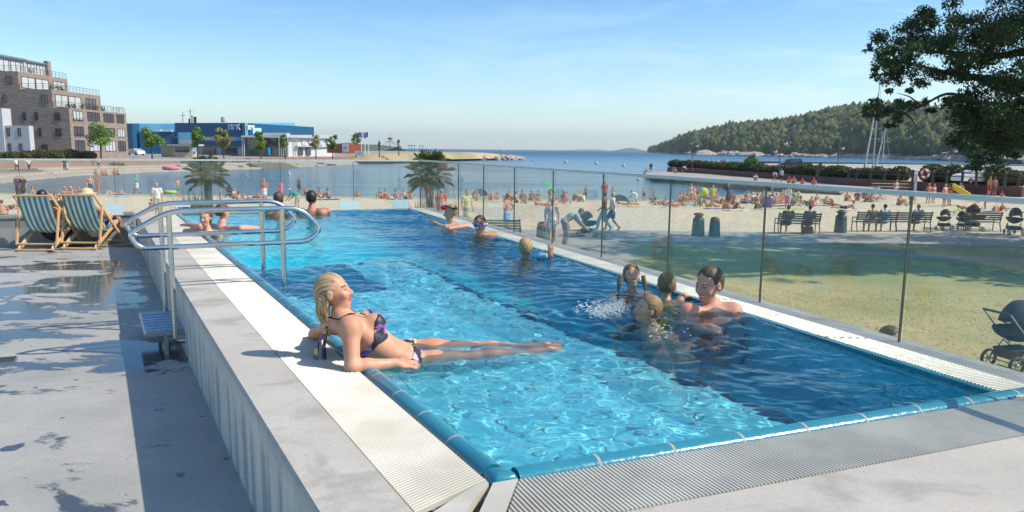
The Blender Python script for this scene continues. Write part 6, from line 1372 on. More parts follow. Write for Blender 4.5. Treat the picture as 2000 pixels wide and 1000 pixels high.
# straps: from the cups to the nape, hanging ties on the back
mb = MB(); nap = Lh(0, -.065, -.005); nk = nap+V3(0, 0, -.02)
for sg in (-1, 1):
    cup = J['C']+Mc@V3(sg*.075, .095, .085); sh_ = J['N']+Mc@V3(sg*.062, .030, .0); mb.tube([cup, lerp(cup, sh_, .5)+Mc@V3(0, .012, .0), sh_, J['N']+Mc@V3(sg*.058, -.03, .03), nk], .0042, 6)
mb.build('halter_strap', SUIT, wt)
mb = MB(); t0 = nk+Mc@V3(.02, -.045, -.02)
for sg in (-.02, .018):
    e1 = t0+V3(-.03+sg, -.03, -.10); e2 = t0+V3(-.035+sg*1.4, -.05, -.21); mb.tube([t0, e1, e2], [.006, .010, .015], 6)
mb.build('halter_ties', SUIT, wt)
mb = MB(); back = J['C']+Mc@V3(0, -.118, -.02); mb.tube([J['C']+Mc@V3(a*.150*math.cos(b), .112*math.sin(b)*-1, -.02) for a, b in ((-1, 0), (-1, .6), (-1, 1.1), (0, 1.57), (1, 1.1), (1, .6), (1, 0))] if False else [J['C']+Mc@V3(-.158*math.cos(b), -.120*math.sin(b), -.02) for b in np.linspace(0, math.pi, 12)], .006, 6); mb.build('back_strap', SUIT, wt)
mb = MB(); bt_ = back+V3(-.0, 0, -.005); mb.tube([bt_, bt_+V3(-.02, -.02, -.05), bt_+V3(-.015, -.03, -.10)], [.005, .009, .011], 6); mb.build('back_ties', SUIT, wt)
# --- the man
H = v(D(1388, 588, 5.75)); J = up_pose(H, R(-28), 1.10, 1.10, lean=(.02, .0), head=(-.80, -.55, -.18))
J['S'] = [v(D(1430, 611, 5.74)), v(D(1346, 612, 5.62))]; J['N'] = v(D(1393, 601, 5.78)); J['C'] = v(D(1394, 640, 5.78)); J['E'] = [v(D(1452, 660, 5.62)), v(D(1338, 662, 5.5))]; J['W'] = [v(D(1400, 668, 5.5)), v(D(1370, 672, 5.35))]
figure('short-haired man standing chest-deep in the pool smiling down at the children', J, 1.12, SKIN_P, 'man', .0085, .4, detail=True, hair=('short', HR), smile=True, muscle=.12, garments=(('shorts', 'shorts', CL['navy'], .012),))
# --- girl squinting at the camera
H = v(D(1234, 562, 6.6)); J = up_pose(H, R(6), .80, .84, tilt=.22)
figure('laughing girl with wet pigtails by the right pool edge, face to the camera', J, .80, SKIN, 'girl', .0085, .4, True, True, hair=('pony', HG), smile=True, garments=(('swimsuit', 'swimsuit', CL['navy'], .008),))
pt = bpy.data.objects['person.002'] if 'person.002' in bpy.data.objects else None
mb = MB()
for sg in (-1, 1): a = D(1234+sg*22, 538, 6.58); mb.tube([a, a+Vector((sg*.012, -.01, -.06)), a+Vector((sg*.02, -.02, -.13))], [.018, .020, .008], 8)
mb.build('pigtails', HG, pt)
# --- girl seen from behind in yellow straps
H = v(D(1301, 584, 6.2)); hand = G(1335, 577, .02); J = up_pose(H, R(168), .84, .90, head=(.1, .95, -.1), arms=[None, (v(D(1325, 590, 6.2)), v(hand))]); J['Hd'] = [None, V3(.5, .5, -.1)]
figure('girl with wet dark blond hair and yellow straps, seen from behind at the pool edge', J, .84, SKIN, 'girl', .0085, .35, True, False, hair=('short', HG), mi=False, garments=(('swimsuit', 'swimsuit', CL['yellow'], .010),))
# --- boy spouting water
H = v(D(1258, 632, 5.32)); J = up_pose(H, R(-100), .84, .86, lean=(-.35, 0), head=(-.97, -.12, .22), hup=(.2, 0, .97)); 
figure('small boy in profile blowing water out beside the man', J, .82, SKIN, 'boy', .0085, .3, False, True, hair=('short', hair_mat('hair_sandy', (.36, .22, .10), (.16, .09, .04))))
# --- boy seen from behind raising a hand
H = v(D(1026, 503, 8.55)); J = up_pose(H, R(172), .86, .92, head=(.12, .95, 0), arms=[None, (v(D(1055, 506, 8.5)), v(D(1075, 500, 8.45)))]); J['Hd'] = [None, V3(.02, .1, 1)]; J['Hn'] = [V3(0, 0, 1), V3(0, -1, 0)]
figure('blond boy seen from behind raising one hand beside the right pool edge', J, .86, SKIN_T, 'boy', .009, .2, hair=('short', HB), mi=False)
mb = MB(); a = G(1040, 499, .03); b = G(1066, 500, .03)
for k in range(7): p = a.lerp(b, k/6); mb.ball(tuple(p), (.022, .05, .035), 8, 6)
tag(mb.build('arm_float', CL['sky']), 'pale blue striped swim float on the arm of the blond boy', 'arm float')
# --- goggles girl
H = v(D(937, 455, 10.6)); ed = G(968, 459, .02); J = up_pose(H, R(-6), .95, 1.0, arms=[(v(D(966, 458, 10.75)), v(D(945, 459, 10.5))), (v(D(915, 472, 10.4)), v(D(935, 458, 10.35)))]); J['Hd'] = [V3(-1, 0, 0), V3(.5, .1, .9)]; J['Hn'] = [V3(0, 0, 1), V3(0, -1, .2)]
t, Hm, _ = figure('brown-haired child in blue swimming goggles resting by the right pool edge', J, .95, SKIN_T, 'child', .009, .4, hair=('short', HR), mi=True)
mb = MB(); Lg = lambda *p: Vector(V3(J['H'])+Hm@(V3(*p)*1.0))
GOG = mat('blue_goggles', (.02, .06, .55), .1)
for sg in (-1, 1): mb.ball(Lg(sg*.036, .090, .121), (.030, .018, .020), 10, 7)
mb.build('goggles', GOG, t); mb = MB(); mb.tube([Lg(.105*math.cos(b), -.01+.105*math.sin(b), .125) for b in np.linspace(-math.pi, math.pi, 20)[:-1]], .007, 5, closed=True); mb.build('goggle_strap', CL['white'], t)
# --- boy with a mask on his head
H = v(D(882, 430, 12.0)); J = up_pose(H, R(-118), .95, 1.02, lean=(.2, 0), head=(-.93, -.1, -.1), arms=[(v(D(912, 441, 11.9)), v(D(880, 446, 11.6))), (v(D(870, 447, 12.3)), v(D(851, 436, 12.4)))])
t, Hm, _ = figure('boy in profile with a red diving mask pushed up on his head', J, .95, SKIN, 'boy', .010, .3, hair=('short', HB))
mb = MB(); Lg = lambda *p: Vector(V3(J['H'])+Hm@(V3(*p)*1.02)); mb.ball(Lg(0, .09, .20), (.05, .07, .04), 10, 7); mb.build('diving_mask', CL['red'], t); mb = MB(); mb.tube([Lg(.09*math.cos(b), -.01+.10*math.sin(b), .19-.04*math.sin(b)*-1) for b in np.linspace(-math.pi, math.pi, 18)[:-1]], .010, 5, closed=True); mb.build('mask_strap', CL['black'], t); mb = MB(); mb.tube([Lg(.07, .06, .19), Lg(.085, .07, .12), Lg(.07, .085, .05)], .011, 6); mb.build('snorkel', CL['white'], t)
# --- couple on the left edge
H = v(D(403, 442, 10.4)); e1 = G(362, 452, .04); w1 = G(392, 449, .05); e2 = G(425, 455, .0); w2 = G(395, 455, .05)
J = up_pose(H, R(-22), .97, .95, head=(-.1, -1, -.05), arms=[(v(e2), v(w2)), (v(e1), v(w1))]); J['Hd'] = [V3(-1, .1, 0), V3(1, .2, -.05)]
t, _, _ = figure('brown-haired woman smiling over folded arms on the left pool edge', J, .97, SKIN, 'woman', .010, .3, True, True, hair=('pony', HR), smile=True, garments=(('swimsuit', 'swimsuit', CL['black'], .008),))
mb = MB(); c_ = lerp(J['E'][1], J['W'][1], .85); mb.lathe([(.034, -.012), (.036, 0), (.034, .012)], tuple(c_), 12, Matrix.Rotation(math.pi/2, 3, 'Y')); mb.build('wristband', CL['blue'], t)
H = v(D(434, 431, 11.5)); J = up_pose(H, R(150), 1.05, 1.05, head=(.5, .8, -.1), arms=[(v(D(392, 443, 11.3)), v(D(366, 439, 11.5))), (v(D(470, 446, 11.2)), v(D(500, 446, 11.4)))])
figure('broad-shouldered man turned away beside the woman with folded arms', J, 1.05, SKIN_P, 'man', .011, .3, hair=('short', HR), mi=False, muscle=.1)
# --- at the far edge
H = v(D(545, 403, 13.5)); J = up_pose(H, R(172), 1.02, 1.05, head=(.0, 1, 0)); figure('brown-haired youth looking out over the far pool edge behind the handrails', J, 1.0, SKIN_T, 'man', .011, 'simple', hair=('short', HR), mi=False)
H = v(D(609, 402, 14.)); J = up_pose(H, R(172), 1.08, 1.14, head=(-.1, 1, 0), arms=[(v(D(584, 420, 14.)), v(D(603, 414, 14.4))), (v(D(641, 412, 14.)), v(D(620, 411, 14.5)))]); figure('dark-haired man resting his arms on the far pool edge', J, 1.12, SKIN_T, 'man', .011, 'simple', hair=('short', HK), mi=False, muscle=.2)
# --- head below the right ledge
p_ = D(1738, 700, 6.6); H = V3(p_.x, p_.y, D(1738, 690, 6.6).z); J = up_pose(H, R(40), 1., 1.0); figure('dark-haired head of a person sitting on the lawn below the right ledge', J, 1., SKIN, 'person', .012, 'simple', hair=('short', HR), garments=(('shirt', 'shirt', CL['grey'], .012),))
# ------------------------------------------------------------------ beach people: a few modelled poses, copied one by one
def tpose(kind):
    z = V3(0, 0, 1.); J = dict(P=V3(0, 0, .93), C=V3(0, 0, 1.24), N=V3(0, .01, 1.45), H=V3(0, -.01, 1.50), S=[V3(.18, 0, 1.40), V3(-.18, 0, 1.40)], E=[V3(.25, .03, 1.12), V3(-.25, .03, 1.12)], W=[V3(.25, -.08, .88), V3(-.25, -.08, .88)],
             L=[V3(.09, 0, .90), V3(-.09, 0, .90)], K=[V3(.10, -.02, .49), V3(-.10, -.02, .49)], A=[V3(.11, .03, .07), V3(-.11, .03, .07)], T=[V3(.13, -.13, .03), V3(-.13, -.13, .03)], Hf=V3(0, -1, 0), Hu=z)
    if kind == 'walk':
        J.update(K=[V3(.09, -.20, .52), V3(-.09, .02, .48)], A=[V3(.09, -.28, .10), V3(-.09, .32, .14)], T=[V3(.09, -.44, .07), V3(-.09, .22, .03)], E=[V3(.24, .14, 1.14), V3(-.24, -.06, 1.12)], W=[V3(.22, .10, .88), V3(-.22, -.26, .95)])
    if kind == 'akimbo':
        J.update(E=[V3(.40, .10, 1.16), V3(-.40, .10, 1.16)], W=[V3(.20, -.02, 1.0), V3(-.20, -.02, 1.0)])
    if kind in ('sit', 'lean', 'recline', 'prone', 'bench', 'bend', 'chair'):
        if kind == 'chair': J.update(P=V3(0, .0, .30), C=V3(0, .16, .56), N=V3(0, .26, .74), H=V3(0, .24, .79), S=[V3(.17, .24, .69), V3(-.17, .24, .69)], E=[V3(.22, .02, .52), V3(-.22, .02, .52)], W=[V3(.15, -.24, .55), V3(-.15, -.24, .55)], L=[V3(.1, -.05, .30), V3(-.1, -.05, .30)], K=[V3(.13, -.46, .46), V3(-.13, -.46, .46)], A=[V3(.13, -.62, .07), V3(-.13, -.62, .07)], T=[V3(.13, -.78, .04), V3(-.13, -.78, .04)])
        if kind == 'sit':      # knees drawn up, arms round them
            J.update(P=V3(0, .05, .12), C=V3(0, -.02, .42), N=V3(0, -.07, .62), H=V3(0, -.10, .66), S=[V3(.18, -.06, .57), V3(-.18, -.06, .57)], E=[V3(.26, -.25, .40), V3(-.26, -.25, .40)], W=[V3(.12, -.44, .36), V3(-.12, -.44, .36)], L=[V3(.1, 0, .12), V3(-.1, 0, .12)], K=[V3(.14, -.40, .46), V3(-.14, -.40, .46)], A=[V3(.13, -.55, .09), V3(-.13, -.55, .09)], T=[V3(.14, -.72, .05), V3(-.14, -.72, .05)])
        if kind == 'lean':     # leaning back on the hands, legs stretched
            J.update(P=V3(0, .05, .11), C=V3(0, .20, .38), N=V3(0, .30, .57), H=V3(0, .29, .62), S=[V3(.18, .30, .51), V3(-.18, .30, .51)], E=[V3(.26, .46, .28), V3(-.26, .46, .28)], W=[V3(.24, .50, .05), V3(-.24, .50, .05)], L=[V3(.1, 0, .11), V3(-.1, 0, .11)], K=[V3(.12, -.42, .16), V3(-.12, -.36, .36)], A=[V3(.10, -.84, .07), V3(-.10, -.62, .07)], T=[V3(.11, -.93, .15), V3(-.10, -.76, .05)])
        if kind == 'recline':  # lying on the back, one knee up
            J.update(P=V3(0, .0, .11), C=V3(0, .32, .13), N=V3(0, .54, .16), H=V3(0, .60, .19), S=[V3(.18, .50, .13), V3(-.18, .50, .13)], E=[V3(.34, .34, .07), V3(-.30, .60, .20)], W=[V3(.30, .10, .06), V3(-.10, .72, .10)], L=[V3(.1, -.03, .11), V3(-.1, -.03, .11)], K=[V3(.13, -.44, .12), V3(-.12, -.30, .44)], A=[V3(.13, -.86, .07), V3(-.12, -.52, .07)], T=[V3(.16, -.93, .16), V3(-.12, -.68, .05)], Hf=V3(0, -.35, 1), Hu=V3(0, 1, .35))
        if kind == 'prone':    # lying face down, up on the elbows
            J.update(P=V3(0, 0, .12), C=V3(0, -.30, .20), N=V3(0, -.48, .34), H=V3(0, -.52, .38), S=[V3(.18, -.43, .28), V3(-.18, -.43, .28)], E=[V3(.22, -.50, .05), V3(-.22, -.50, .05)], W=[V3(.08, -.70, .05), V3(-.08, -.70, .05)], L=[V3(.1, .05, .12), V3(-.1, .05, .12)], K=[V3(.12, .47, .09), V3(-.12, .47, .09)], A=[V3(.13, .86, .12), V3(-.11, .86, .10)], T=[V3(.13, 1.0, .05), V3(-.11, 1.0, .05)])
        if kind == 'bench':
            J.update(P=V3(0, .0, .56), C=V3(0, .10, .87), N=V3(0, .09, 1.08), H=V3(0, .05, 1.12), S=[V3(.18, .09, 1.02), V3(-.18, .09, 1.02)], E=[V3(.25, .02, .76), V3(-.25, .02, .76)], W=[V3(.12, -.22, .68), V3(-.12, -.22, .68)], L=[V3(.1, -.04, .54), V3(-.1, -.04, .54)], K=[V3(.13, -.46, .50), V3(-.13, -.46, .50)], A=[V3(.13, -.42, .09), V3(-.13, -.50, .09)], T=[V3(.14, -.58, .04), V3(-.14, -.66, .04)])
        if kind == 'bend':
            J.update(P=V3(0, .12, .90), C=V3(0, -.12, 1.08), N=V3(0, -.32, 1.14), H=V3(0, -.38, 1.13), S=[V3(.18, -.27, 1.10), V3(-.18, -.27, 1.10)], E=[V3(.22, -.42, .84), V3(-.22, -.42, .84)], W=[V3(.16, -.60, .68), V3(-.16, -.60, .68)], L=[V3(.1, .10, .86), V3(-.1, .10, .86)], K=[V3(.11, .02, .47), V3(-.11, .02, .47)], A=[V3(.12, .12, .07), V3(-.12, .12, .07)], T=[V3(.13, -.05, .03), V3(-.13, -.05, .03)], Hf=V3(0, -.8, -.6), Hu=V3(0, -.5, .8))
    return J
TPL = {}
def template(kind, outfit):
    """outfit: m shorts, f bikini, s swimsuit, t shirt and trousers/shorts, d dress, h straw hat variants"""
    key = (kind, outfit)
    if key in TPL: return TPL[key]
    J = tpose(kind); fem = outfit[0] in 'fsd'; g = []
    if outfit[0] == 'm': g = [('shorts', 'shorts', CL['navy'], .012)]
    if outfit[0] == 'f': g = [('bikini_top', 'top', CL['coral'], .012), ('bikini_briefs', 'briefs', CL['coral'], .012)]
    if outfit[0] == 's': g = [('swimsuit', 'swimsuit', CL['black'], .012)]
    if outfit[0] == 't': g = [('shirt', 'shirt', CL['white'], .016), ('shorts', 'shorts', CL['beige'], .014)]
    if outfit[0] == 'r': g = [('shirt', 'shirt', CL['white'], .016), ('trousers', 'trousers', CL['grey'], .012)]
    if outfit[0] == 'd': g = [('dress', 'dress', CL['white'], .014)]
    if outfit[0] == 'k': fem = True; g = [('shirt', 'shirt', CL['white'], .014), ('skirt', 'skirt', CL['white'], .014)]
    st = 'hat' if 'H' in outfit else 'cap' if 'C' in outfit else 'bun' if 'B' in outfit else 'long' if fem else 'short'
    pr_, M, Hm = body_prims(J, 1., .97, fem, 'simple', False, fem and outfit[0] != 'd')
    t = thing('person', 'x', 'person', (0, 0, 0)); ch = [sdf_obj('body', pr_, .020, [SKIN], t)]
    if 'H' in outfit or 'C' in outfit:
        Q, c_ = hair_prims(J, Hm, 1., 'short'); ch.append(sdf_obj('hair', Q, .018, HR, t, clip=c_))
        Q, c_ = hair_prims(J, Hm, 1., st); ch.append(sdf_obj('hat', Q, .014, STRAW, t, clip=c_))
    else:
        Q, c_ = hair_prims(J, Hm, 1., st); ch.append(sdf_obj('hair', Q, .018, HR, t, clip=c_))
    for nm, k, m, e in g:
        Q, c_ = wear(J, k, 1., e, fem); ch.append(sdf_obj(nm, Q, .020, m, t, clip=c_))
    TPL[key] = t; KIDS[t.name] = ch; return t
USED = set()
def person(kind, outfit, px, py, rz, label, cat=None, sc=1., skin=None, hair=None, hat=None, z=None, group=None, depth=None, **cl):
    root = template(kind, outfit); p = ongr(px, py) if z is None else G(px, py, z)
    if depth is not None: p = D(px, py, depth)
    m = dict(body=skin or SKIN_T, hair=hair or HR)
    if hat: m['hat'] = hat
    for k, v_ in cl.items(): m[k] = CL[v_] if isinstance(v_, str) else v_
    if 'bikini' in m: m['bikini_top'] = m['bikini_briefs'] = m.pop('bikini')
    assert label not in USED, label
    USED.add(label)
    cat = cat or ('child' if sc < .8 else 'woman' if outfit[0] in 'fsdk' else 'man')
    return dup(root, p, R(rz), sc, label=label, cat=cat, group=group or 'people on the beach', mats=m)
T, K_ = SKIN_T, SKIN_D
# left: quay and beach
Q_ = -2.35
person('walk', 'r', 33, 334, 60, 'walker in white top on the quay at the far left edge', z=Q_, group='people on the far quay', shirt='white', trousers='navy')
person('stand', 't', 51, 333.5, 40, 'person in pale shirt with a companion left of the dark quay steps', z=Q_, group='people on the far quay', shirt='lightgrey', shorts='beige')
person('walk', 'r', 57, 333.5, 200, 'person in white shirt walking right beside the pale-shirted companion', z=Q_, group='people on the far quay', shirt='white', trousers='black')
person('stand', 'r', 127, 333, 20, 'dark-clothed adult on the quay by a child in white', z=Q_, group='people on the far quay', shirt='black', trousers='black')
person('stand', 'd', 132, 333.5, 0, 'child in white on the quay beside the dark-clothed adult', z=Q_, sc=.7, group='people on the far quay', dress='white')
person('stand', 't', 193, 329, 0, 'small standing figure in white top on the quay right of the hedge', z=Q_, group='people on the far quay', shirt='white', shorts='black')
person('sit', 'f', 188, 342, 10, 'bather in teal sitting on the quay edge above the standing couple', z=-2.9, group='people on the far quay', bikini='teal')
person('sit', 'm', 201, 343, 0, 'bather sitting on the quay edge next to the teal one', z=-2.9, group='people on the far quay', shorts='red')
person('sit', 'm', 207, 343.5, 30, 'bather on the quay edge with feet at the water, third from left', z=-2.9, group='people on the far quay', shorts='navy')
person('sit', 'm', 225, 342, 0, 'left one of two bathers sitting at the quay edge right of the couple', z=-2.9, group='people on the far quay', shorts='coral')
person('sit', 'f', 231, 342, -10, 'right one of two bathers sitting at the quay edge right of the couple', z=-2.9, group='people on the far quay', bikini='navy')
person('walk', 'k', 268, 378, 250, 'woman in a green top and white skirt walking along the waterline', shirt='green', skirt='white', hair=HW)
person('stand', 'm', 178, 380, 20, 'sunburnt man standing at the water behind the right deck chair', shorts='navy', skin=SKIN_P)
person('stand', 'f', 192, 381, -20, 'woman in a pink bikini standing at the water behind the right deck chair', bikini='pink')
person('recline', 'm', 232, 381, 95, 'man lying on his back on the sand left of the waterline walker', shorts='beige', skin=SKIN_P)
person('sit', 'f', 129, 384, 10, 'blond woman sitting between the two deck chairs in the distance', bikini='white', hair=HB)
person('sit', 'm', 141, 384, -20, 'man in dark sunglasses sitting right of the distant blond woman', shorts='black', hair=HW)
person('sit', 'f', 155, 383, 20, 'woman with dark hair sitting beyond the right deck chair', bikini='black')
person('lean', 'm', 72, 384, 120, 'bather leaning back on the sand beyond the left deck chair', shorts='teal')
person('recline', 'f', 88, 384, 80, 'bather with a raised knee beyond the gap between deck chairs', bikini='orange')
person('stand', 'r', 36, 384, 0, 'dark standing figure at the waterline behind the left deck chair', shirt='navy', trousers='black')
person('stand', 'd', 47, 386, 0, 'long dark-haired woman in black standing behind the left deck chair', dress='black', hair=HG)
person('prone', 'm', 22, 408, 80, 'dark-haired bather lying on the sand left of the left deck chair', shorts='navy', skin=T)
person('sit', 'm', 5, 425, 200, 'dark-haired bather at the left frame edge behind the low wall', shorts='black')
person('bench', 'd', 112, 446, 15, 'woman with brown hair and sunglasses facing the camera between the deck chairs', sc=1.1, dress='black', hair=HR)
person('stand', 't', 309, 420, 30, 'older woman in a white blouse standing left of the handrails', cat='woman', shirt='white', shorts='beige', hair=HW)
person('sit', 'm', 295, 412, 160, 'dark-haired boy in dark shirt sitting left of the older woman in white', sc=.8, cat='boy', shorts='black')
person('stand', 'm', 348, 384, 60, 'slim boy in teal swim shorts standing in the shallows left of the left palm', sc=.95, cat='boy', shorts='teal')
person('sit', 'm', 380, 366, 0, 'person in grey standing in water behind the left palm crown', sc=.9, shorts='grey', z=-3.6)
person('stand', 'm', 431, 398, -40, 'naked-looking toddler standing on the sand right of the left palm', sc=.62, shorts='beige', hair=HB)
person('sit', 'm', 457, 388, 60, 'bather sitting on the sand in front of the dark pushchair', shorts='red', skin=SKIN_P)
person('sit', 'f', 466, 396, 200, 'woman sitting with her back to the camera near the reclining bather', bikini='beige', hair=HR)
person('recline', 'f', 481, 389, 260, 'bather reclining on the sand above the handrail top', bikini='white')
person('recline', 'm', 500, 388, 90, 'dark-haired bather lying with a raised knee above the handrail', shorts='coral')
person('stand', 'kB', 517, 393, 10, 'woman in a coral top and white skirt holding a hand to her head', shirt='coral', skirt='white', hair=HB)
person('stand', 'd', 549, 387, 30, 'girl in a bright pink dress standing at the waterline', sc=.85, dress='pink', cat='girl')
person('stand', 'm', 585, 380, -30, 'bare-chested man standing in the shallows above the dark-haired swimmer', shorts='black')
person('bend', 'rC', 580, 412, 250, 'person in teal vest and white cap bending over on the sand', shirt='teal', trousers='beige', hat=CL['white'])
person('stand', 'm', 597, 388, 0, 'small boy standing at the waterline right of the bending person', sc=.6, shorts='navy')
person('sit', 'm', 626, 386, -60, 'left one of two men sitting on the sand right of the dark-haired swimmer', shorts='lightgrey')
person('sit', 'm', 642, 388, -100, 'right one of two men sitting on the sand right of the dark-haired swimmer', shorts='navy', skin=K_)
person('sit', 'm', 698, 384, 0, 'lone bather sitting in the shallows in mid-beach', shorts='red', sc=.8)
person('sit', 'm', 744, 388, -20, 'leftmost of the cluster sitting left of the right palm', shorts='black')
person('sit', 'f', 752, 388, 40, 'second in the cluster sitting left of the right palm', bikini='navy')
person('lean', 'm', 766, 389, -70, 'third in the cluster leaning back left of the right palm', shorts='beige')
person('recline', 'f', 772, 392, 60, 'sunbather lying with one knee raised left of the right palm', bikini='white')
person('lean', 'm', 792, 389, 40, 'bather in teal shorts sitting close to the right palm', shorts='teal')
person('sit', 'm', 801, 388, 0, 'bather sitting right against the right palm shrub', shorts='grey')
# middle beach behind the fence
person('stand', 'dC', 862, 440, 20, 'woman with a white cap in the floral dress behind the fence corner', dress='coral', hat=CL['white'])
person('stand', 'dB', 912, 446, 30, 'woman in a long pale yellow dress with dark hair piled high', dress='lemon', hair=HK)
person('akimbo', 'm', 990, 459, -120, 'bare-backed man with hands on hips in light blue shorts', shorts='sky', skin=SKIN_P)
person('sit', 'f', 931, 392, 0, 'bather in green sitting near the waterline right of the yellow dress', bikini='green')
person('sit', 'm', 957, 391, 10, 'left one of a pair sitting near the blue sunshade', shorts='beige')
person('sit', 'f', 972, 391, -20, 'blond right one of a pair sitting near the blue sunshade', bikini='white', hair=HB)
person('sit', 'm', 1036, 391, 30, 'dark bather sitting at the left of the green parasol', shorts='black', skin=K_)
person('sit', 'tC', 1052, 393, -20, 'bather in a dark cap sitting under the green parasol', shirt='green', hat=CL['black'])
person('bend', 'm', 1074, 391, 60, 'person in a red top crouching right of the green parasol', shorts='red', sc=.85)
person('recline', 'f', 1066, 402, 90, 'sunbather lying on the sand in front of the green parasol', bikini='coral')
person('lean', 'f', 1095, 393, -60, 'woman sitting left of the dark-haired man with bent knees', bikini='black')
person('sit', 'm', 1108, 395, -70, 'dark-haired man sitting with bent knees right of the green parasol', shorts='white')
person('stand', 'tH', 1077, 476, 0, 'woman in a white top standing in front of the bending man', shirt='white', shorts='white', hat=HB, cat='woman')
person('bend', 'r', 1108, 484, 100, 'man in a light grey shirt bending forward behind the fence', shirt='lightgrey', trousers='grey', sc=1.08)
person('stand', 'm', 1144, 391, 0, 'dark-haired child standing at the waterline right of mid-fence', sc=.72, shorts='navy', skin=K_)
person('stand', 'tC', 1180, 396, 0, 'person in a red top and dark cap standing in the sun behind the walking pair', shirt='red', shorts='black', hat=CL['black'])
person('walk', 'r', 1179, 451, 250, 'man in a khaki shirt walking in the couple beside the dark pushchair', shirt='brown', trousers='sky')
person('walk', 't', 1195, 451, 250, 'fair-haired person in a white shirt walking in the couple by the pushchair', shirt='white', shorts='navy', hair=HW)
person('stand', 'f', 1197, 393, 0, 'small child standing in the water edge right of the walking couple', sc=.75, bikini='beige')
person('bend', 't', 1241, 399, 240, 'person in a white shirt bending low near the blue beach tent', shirt='white', shorts='white', sc=.8)
person('recline', 'm', 1226, 401, 90, 'sunbather lying between the blue tent and the bending person', shorts='beige')
person('stand', 'm', 1257, 392, 20, 'left one of two children standing in the water edge mid-right', sc=.72, shorts='black')
person('stand', 'f', 1277, 392, -20, 'right one of two children standing in the water edge mid-right', sc=.7, bikini='lightgrey', hair=HB)
person('recline', 'f', 1304, 402, 60, 'sunbather with knees up lying left of the crowded group', bikini='brown')
person('prone', 'm', 1322, 403, 100, 'sunbather lying on his front left of the crowded group', shorts='coral')
for i, (k, o, px, py, rz, c_, lb, sc) in enumerate((('sit', 'm', 1327, 394, 30, 'beige', 'man sitting at the left end of the crowded group', 1), ('sit', 'm', 1336, 393, 0, 'navy', 'dark-haired man sitting second in the crowded group', 1), ('stand', 'f', 1349, 396, 0, 'white', 'woman standing in white at the left of the crowded group', .95), ('stand', 'm', 1355, 395, 20, 'beige', 'boy standing beside the woman in white', .8),
        ('sit', 't', 1368, 402, -60, 'lime', 'child in a lime green shirt sitting in the crowded group', .85), ('lean', 'm', 1382, 404, 60, 'yellow', 'bather in yellow shorts stretching his legs forward', 1), ('stand', 't', 1391, 404, 0, 'yellow', 'person in a yellow shirt standing in front of the fence post', .95), ('stand', 'd', 1421, 402, 10, 'navy', 'woman in a navy dress standing right of the fence post', 1.05), ('sit', 'm', 1432, 396, -20, 'grey', 'man sitting right of the woman in the navy dress', 1),
        ('sit', 't', 1414, 409, 10, 'orange', 'child in bright orange sitting at the fence post', .8), ('recline', 'm', 1432, 408, 100, 'black', 'man lying stretched beside the child in orange', 1), ('prone', 'm', 1457, 398, 80, 'black', 'bather lying on his front right of mid-group', 1), ('sit', 'tC', 1467, 396, 60, 'white', 'person in a white cap sitting beside the prone bather', 1), ('sit', 'm', 1489, 398, 0, 'teal', 'bather in teal shorts sitting behind the purple beach chair', 1),
        ('sit', 'tH', 1500, 399, 20, 'white', 'person in a white hat sitting above the purple beach chair', 1), ('sit', 'm', 1514, 397, 40, 'blue', 'bather in blue shorts right of the purple beach chair', 1), ('sit', 'f', 1524, 396, 0, 'pink', 'woman in a pink bikini sitting right of the purple chair', 1), ('stand', 'kB', 1537, 408, 150, 'white', 'woman in a white top and pink skirt standing near the benches', .95), ('sit', 't', 1548, 402, 30, 'teal', 'person in teal sitting behind the pink-skirted woman', 1),
        ('sit', 'tH', 1557, 395, 10, 'lime', 'person in a pale hat and green shirt sitting before the jetty', 1), ('bend', 'm', 1508, 376, 100, 'beige', 'man crouching on the bathing steps in mid-distance', .9), ('lean', 'm', 1590, 398, -60, 'brown', 'tanned man leaning back on the sand right of the group', 1.), ('prone', 'm', 1652, 408, 80, 'black', 'dark-haired bather lying alone on the open sand', 1), ('sit', 't', 1652, 393, 20, 'coral', 'person sitting left of the person in red by the jetty end', .9),
        ('sit', 't', 1674, 392, -20, 'red', 'person in a bright red shirt sitting by the jetty end', 1), ('sit', 'm', 1697, 392, 60, 'white', 'man sitting in a low chair right of the red shirt', 1), ('stand', 'f', 1749, 384, 0, 'white', 'bather standing far off by the picnic table', .9), ('recline', 'f', 1712, 390, 90, 'pink', 'sunbather lying right of the man in the low chair', 1))):
    cl = {'m': dict(shorts=c_), 'f': dict(bikini=c_), 't': dict(shirt=c_, shorts='beige'), 'd': dict(dress=c_), 'k': dict(shirt=c_, skirt='pink')}[o[0]]
    person(k, o, px, py, rz, lb, sc=sc, skin=[SKIN_T, SKIN, SKIN_P, SKIN_T, SKIN_D][i % 5], hair=[HR, HG, HK, HB][i % 4], hat=(CL['white'] if len(o) > 1 else None), **cl)
# right: near the hedge
person('stand', 'f', 1812, 398, 0, 'long-haired girl in an orange bikini standing right of the last fence post', sc=.95, bikini='orange', hair=HB)
person('stand', 'f', 1822, 397, 20, 'girl in white beside the orange bikini', sc=.9, bikini='white', hair=HR)
person('stand', 'm', 1843, 404, 30, 'bare-chested man carrying a yellow air mattress', shorts='red', skin=SKIN)
person('stand', 'f', 1853, 402, 200, 'woman with her back turned behind the yellow air mattress', bikini='navy', hair=HK)
person('sit', 't', 1873, 376, 0, 'person in a pale blue shirt sitting against the hedge wall', shirt='sky', shorts='blue', z=-2.35)
person('stand', 'm', 1930, 385, 90, 'man facing right in front of the hedge at far right', shorts='red', z=-2.38)
person('stand', 'm', 1940, 386, 180, 'tanned broad man in front of the hedge at far right', shorts='brown', skin=K_, z=-2.38)
person('sit', 't', 1955, 386, 0, 'child in red sitting by the hedge wall at far right', sc=.6, shirt='red', shorts='white', z=-2.38)
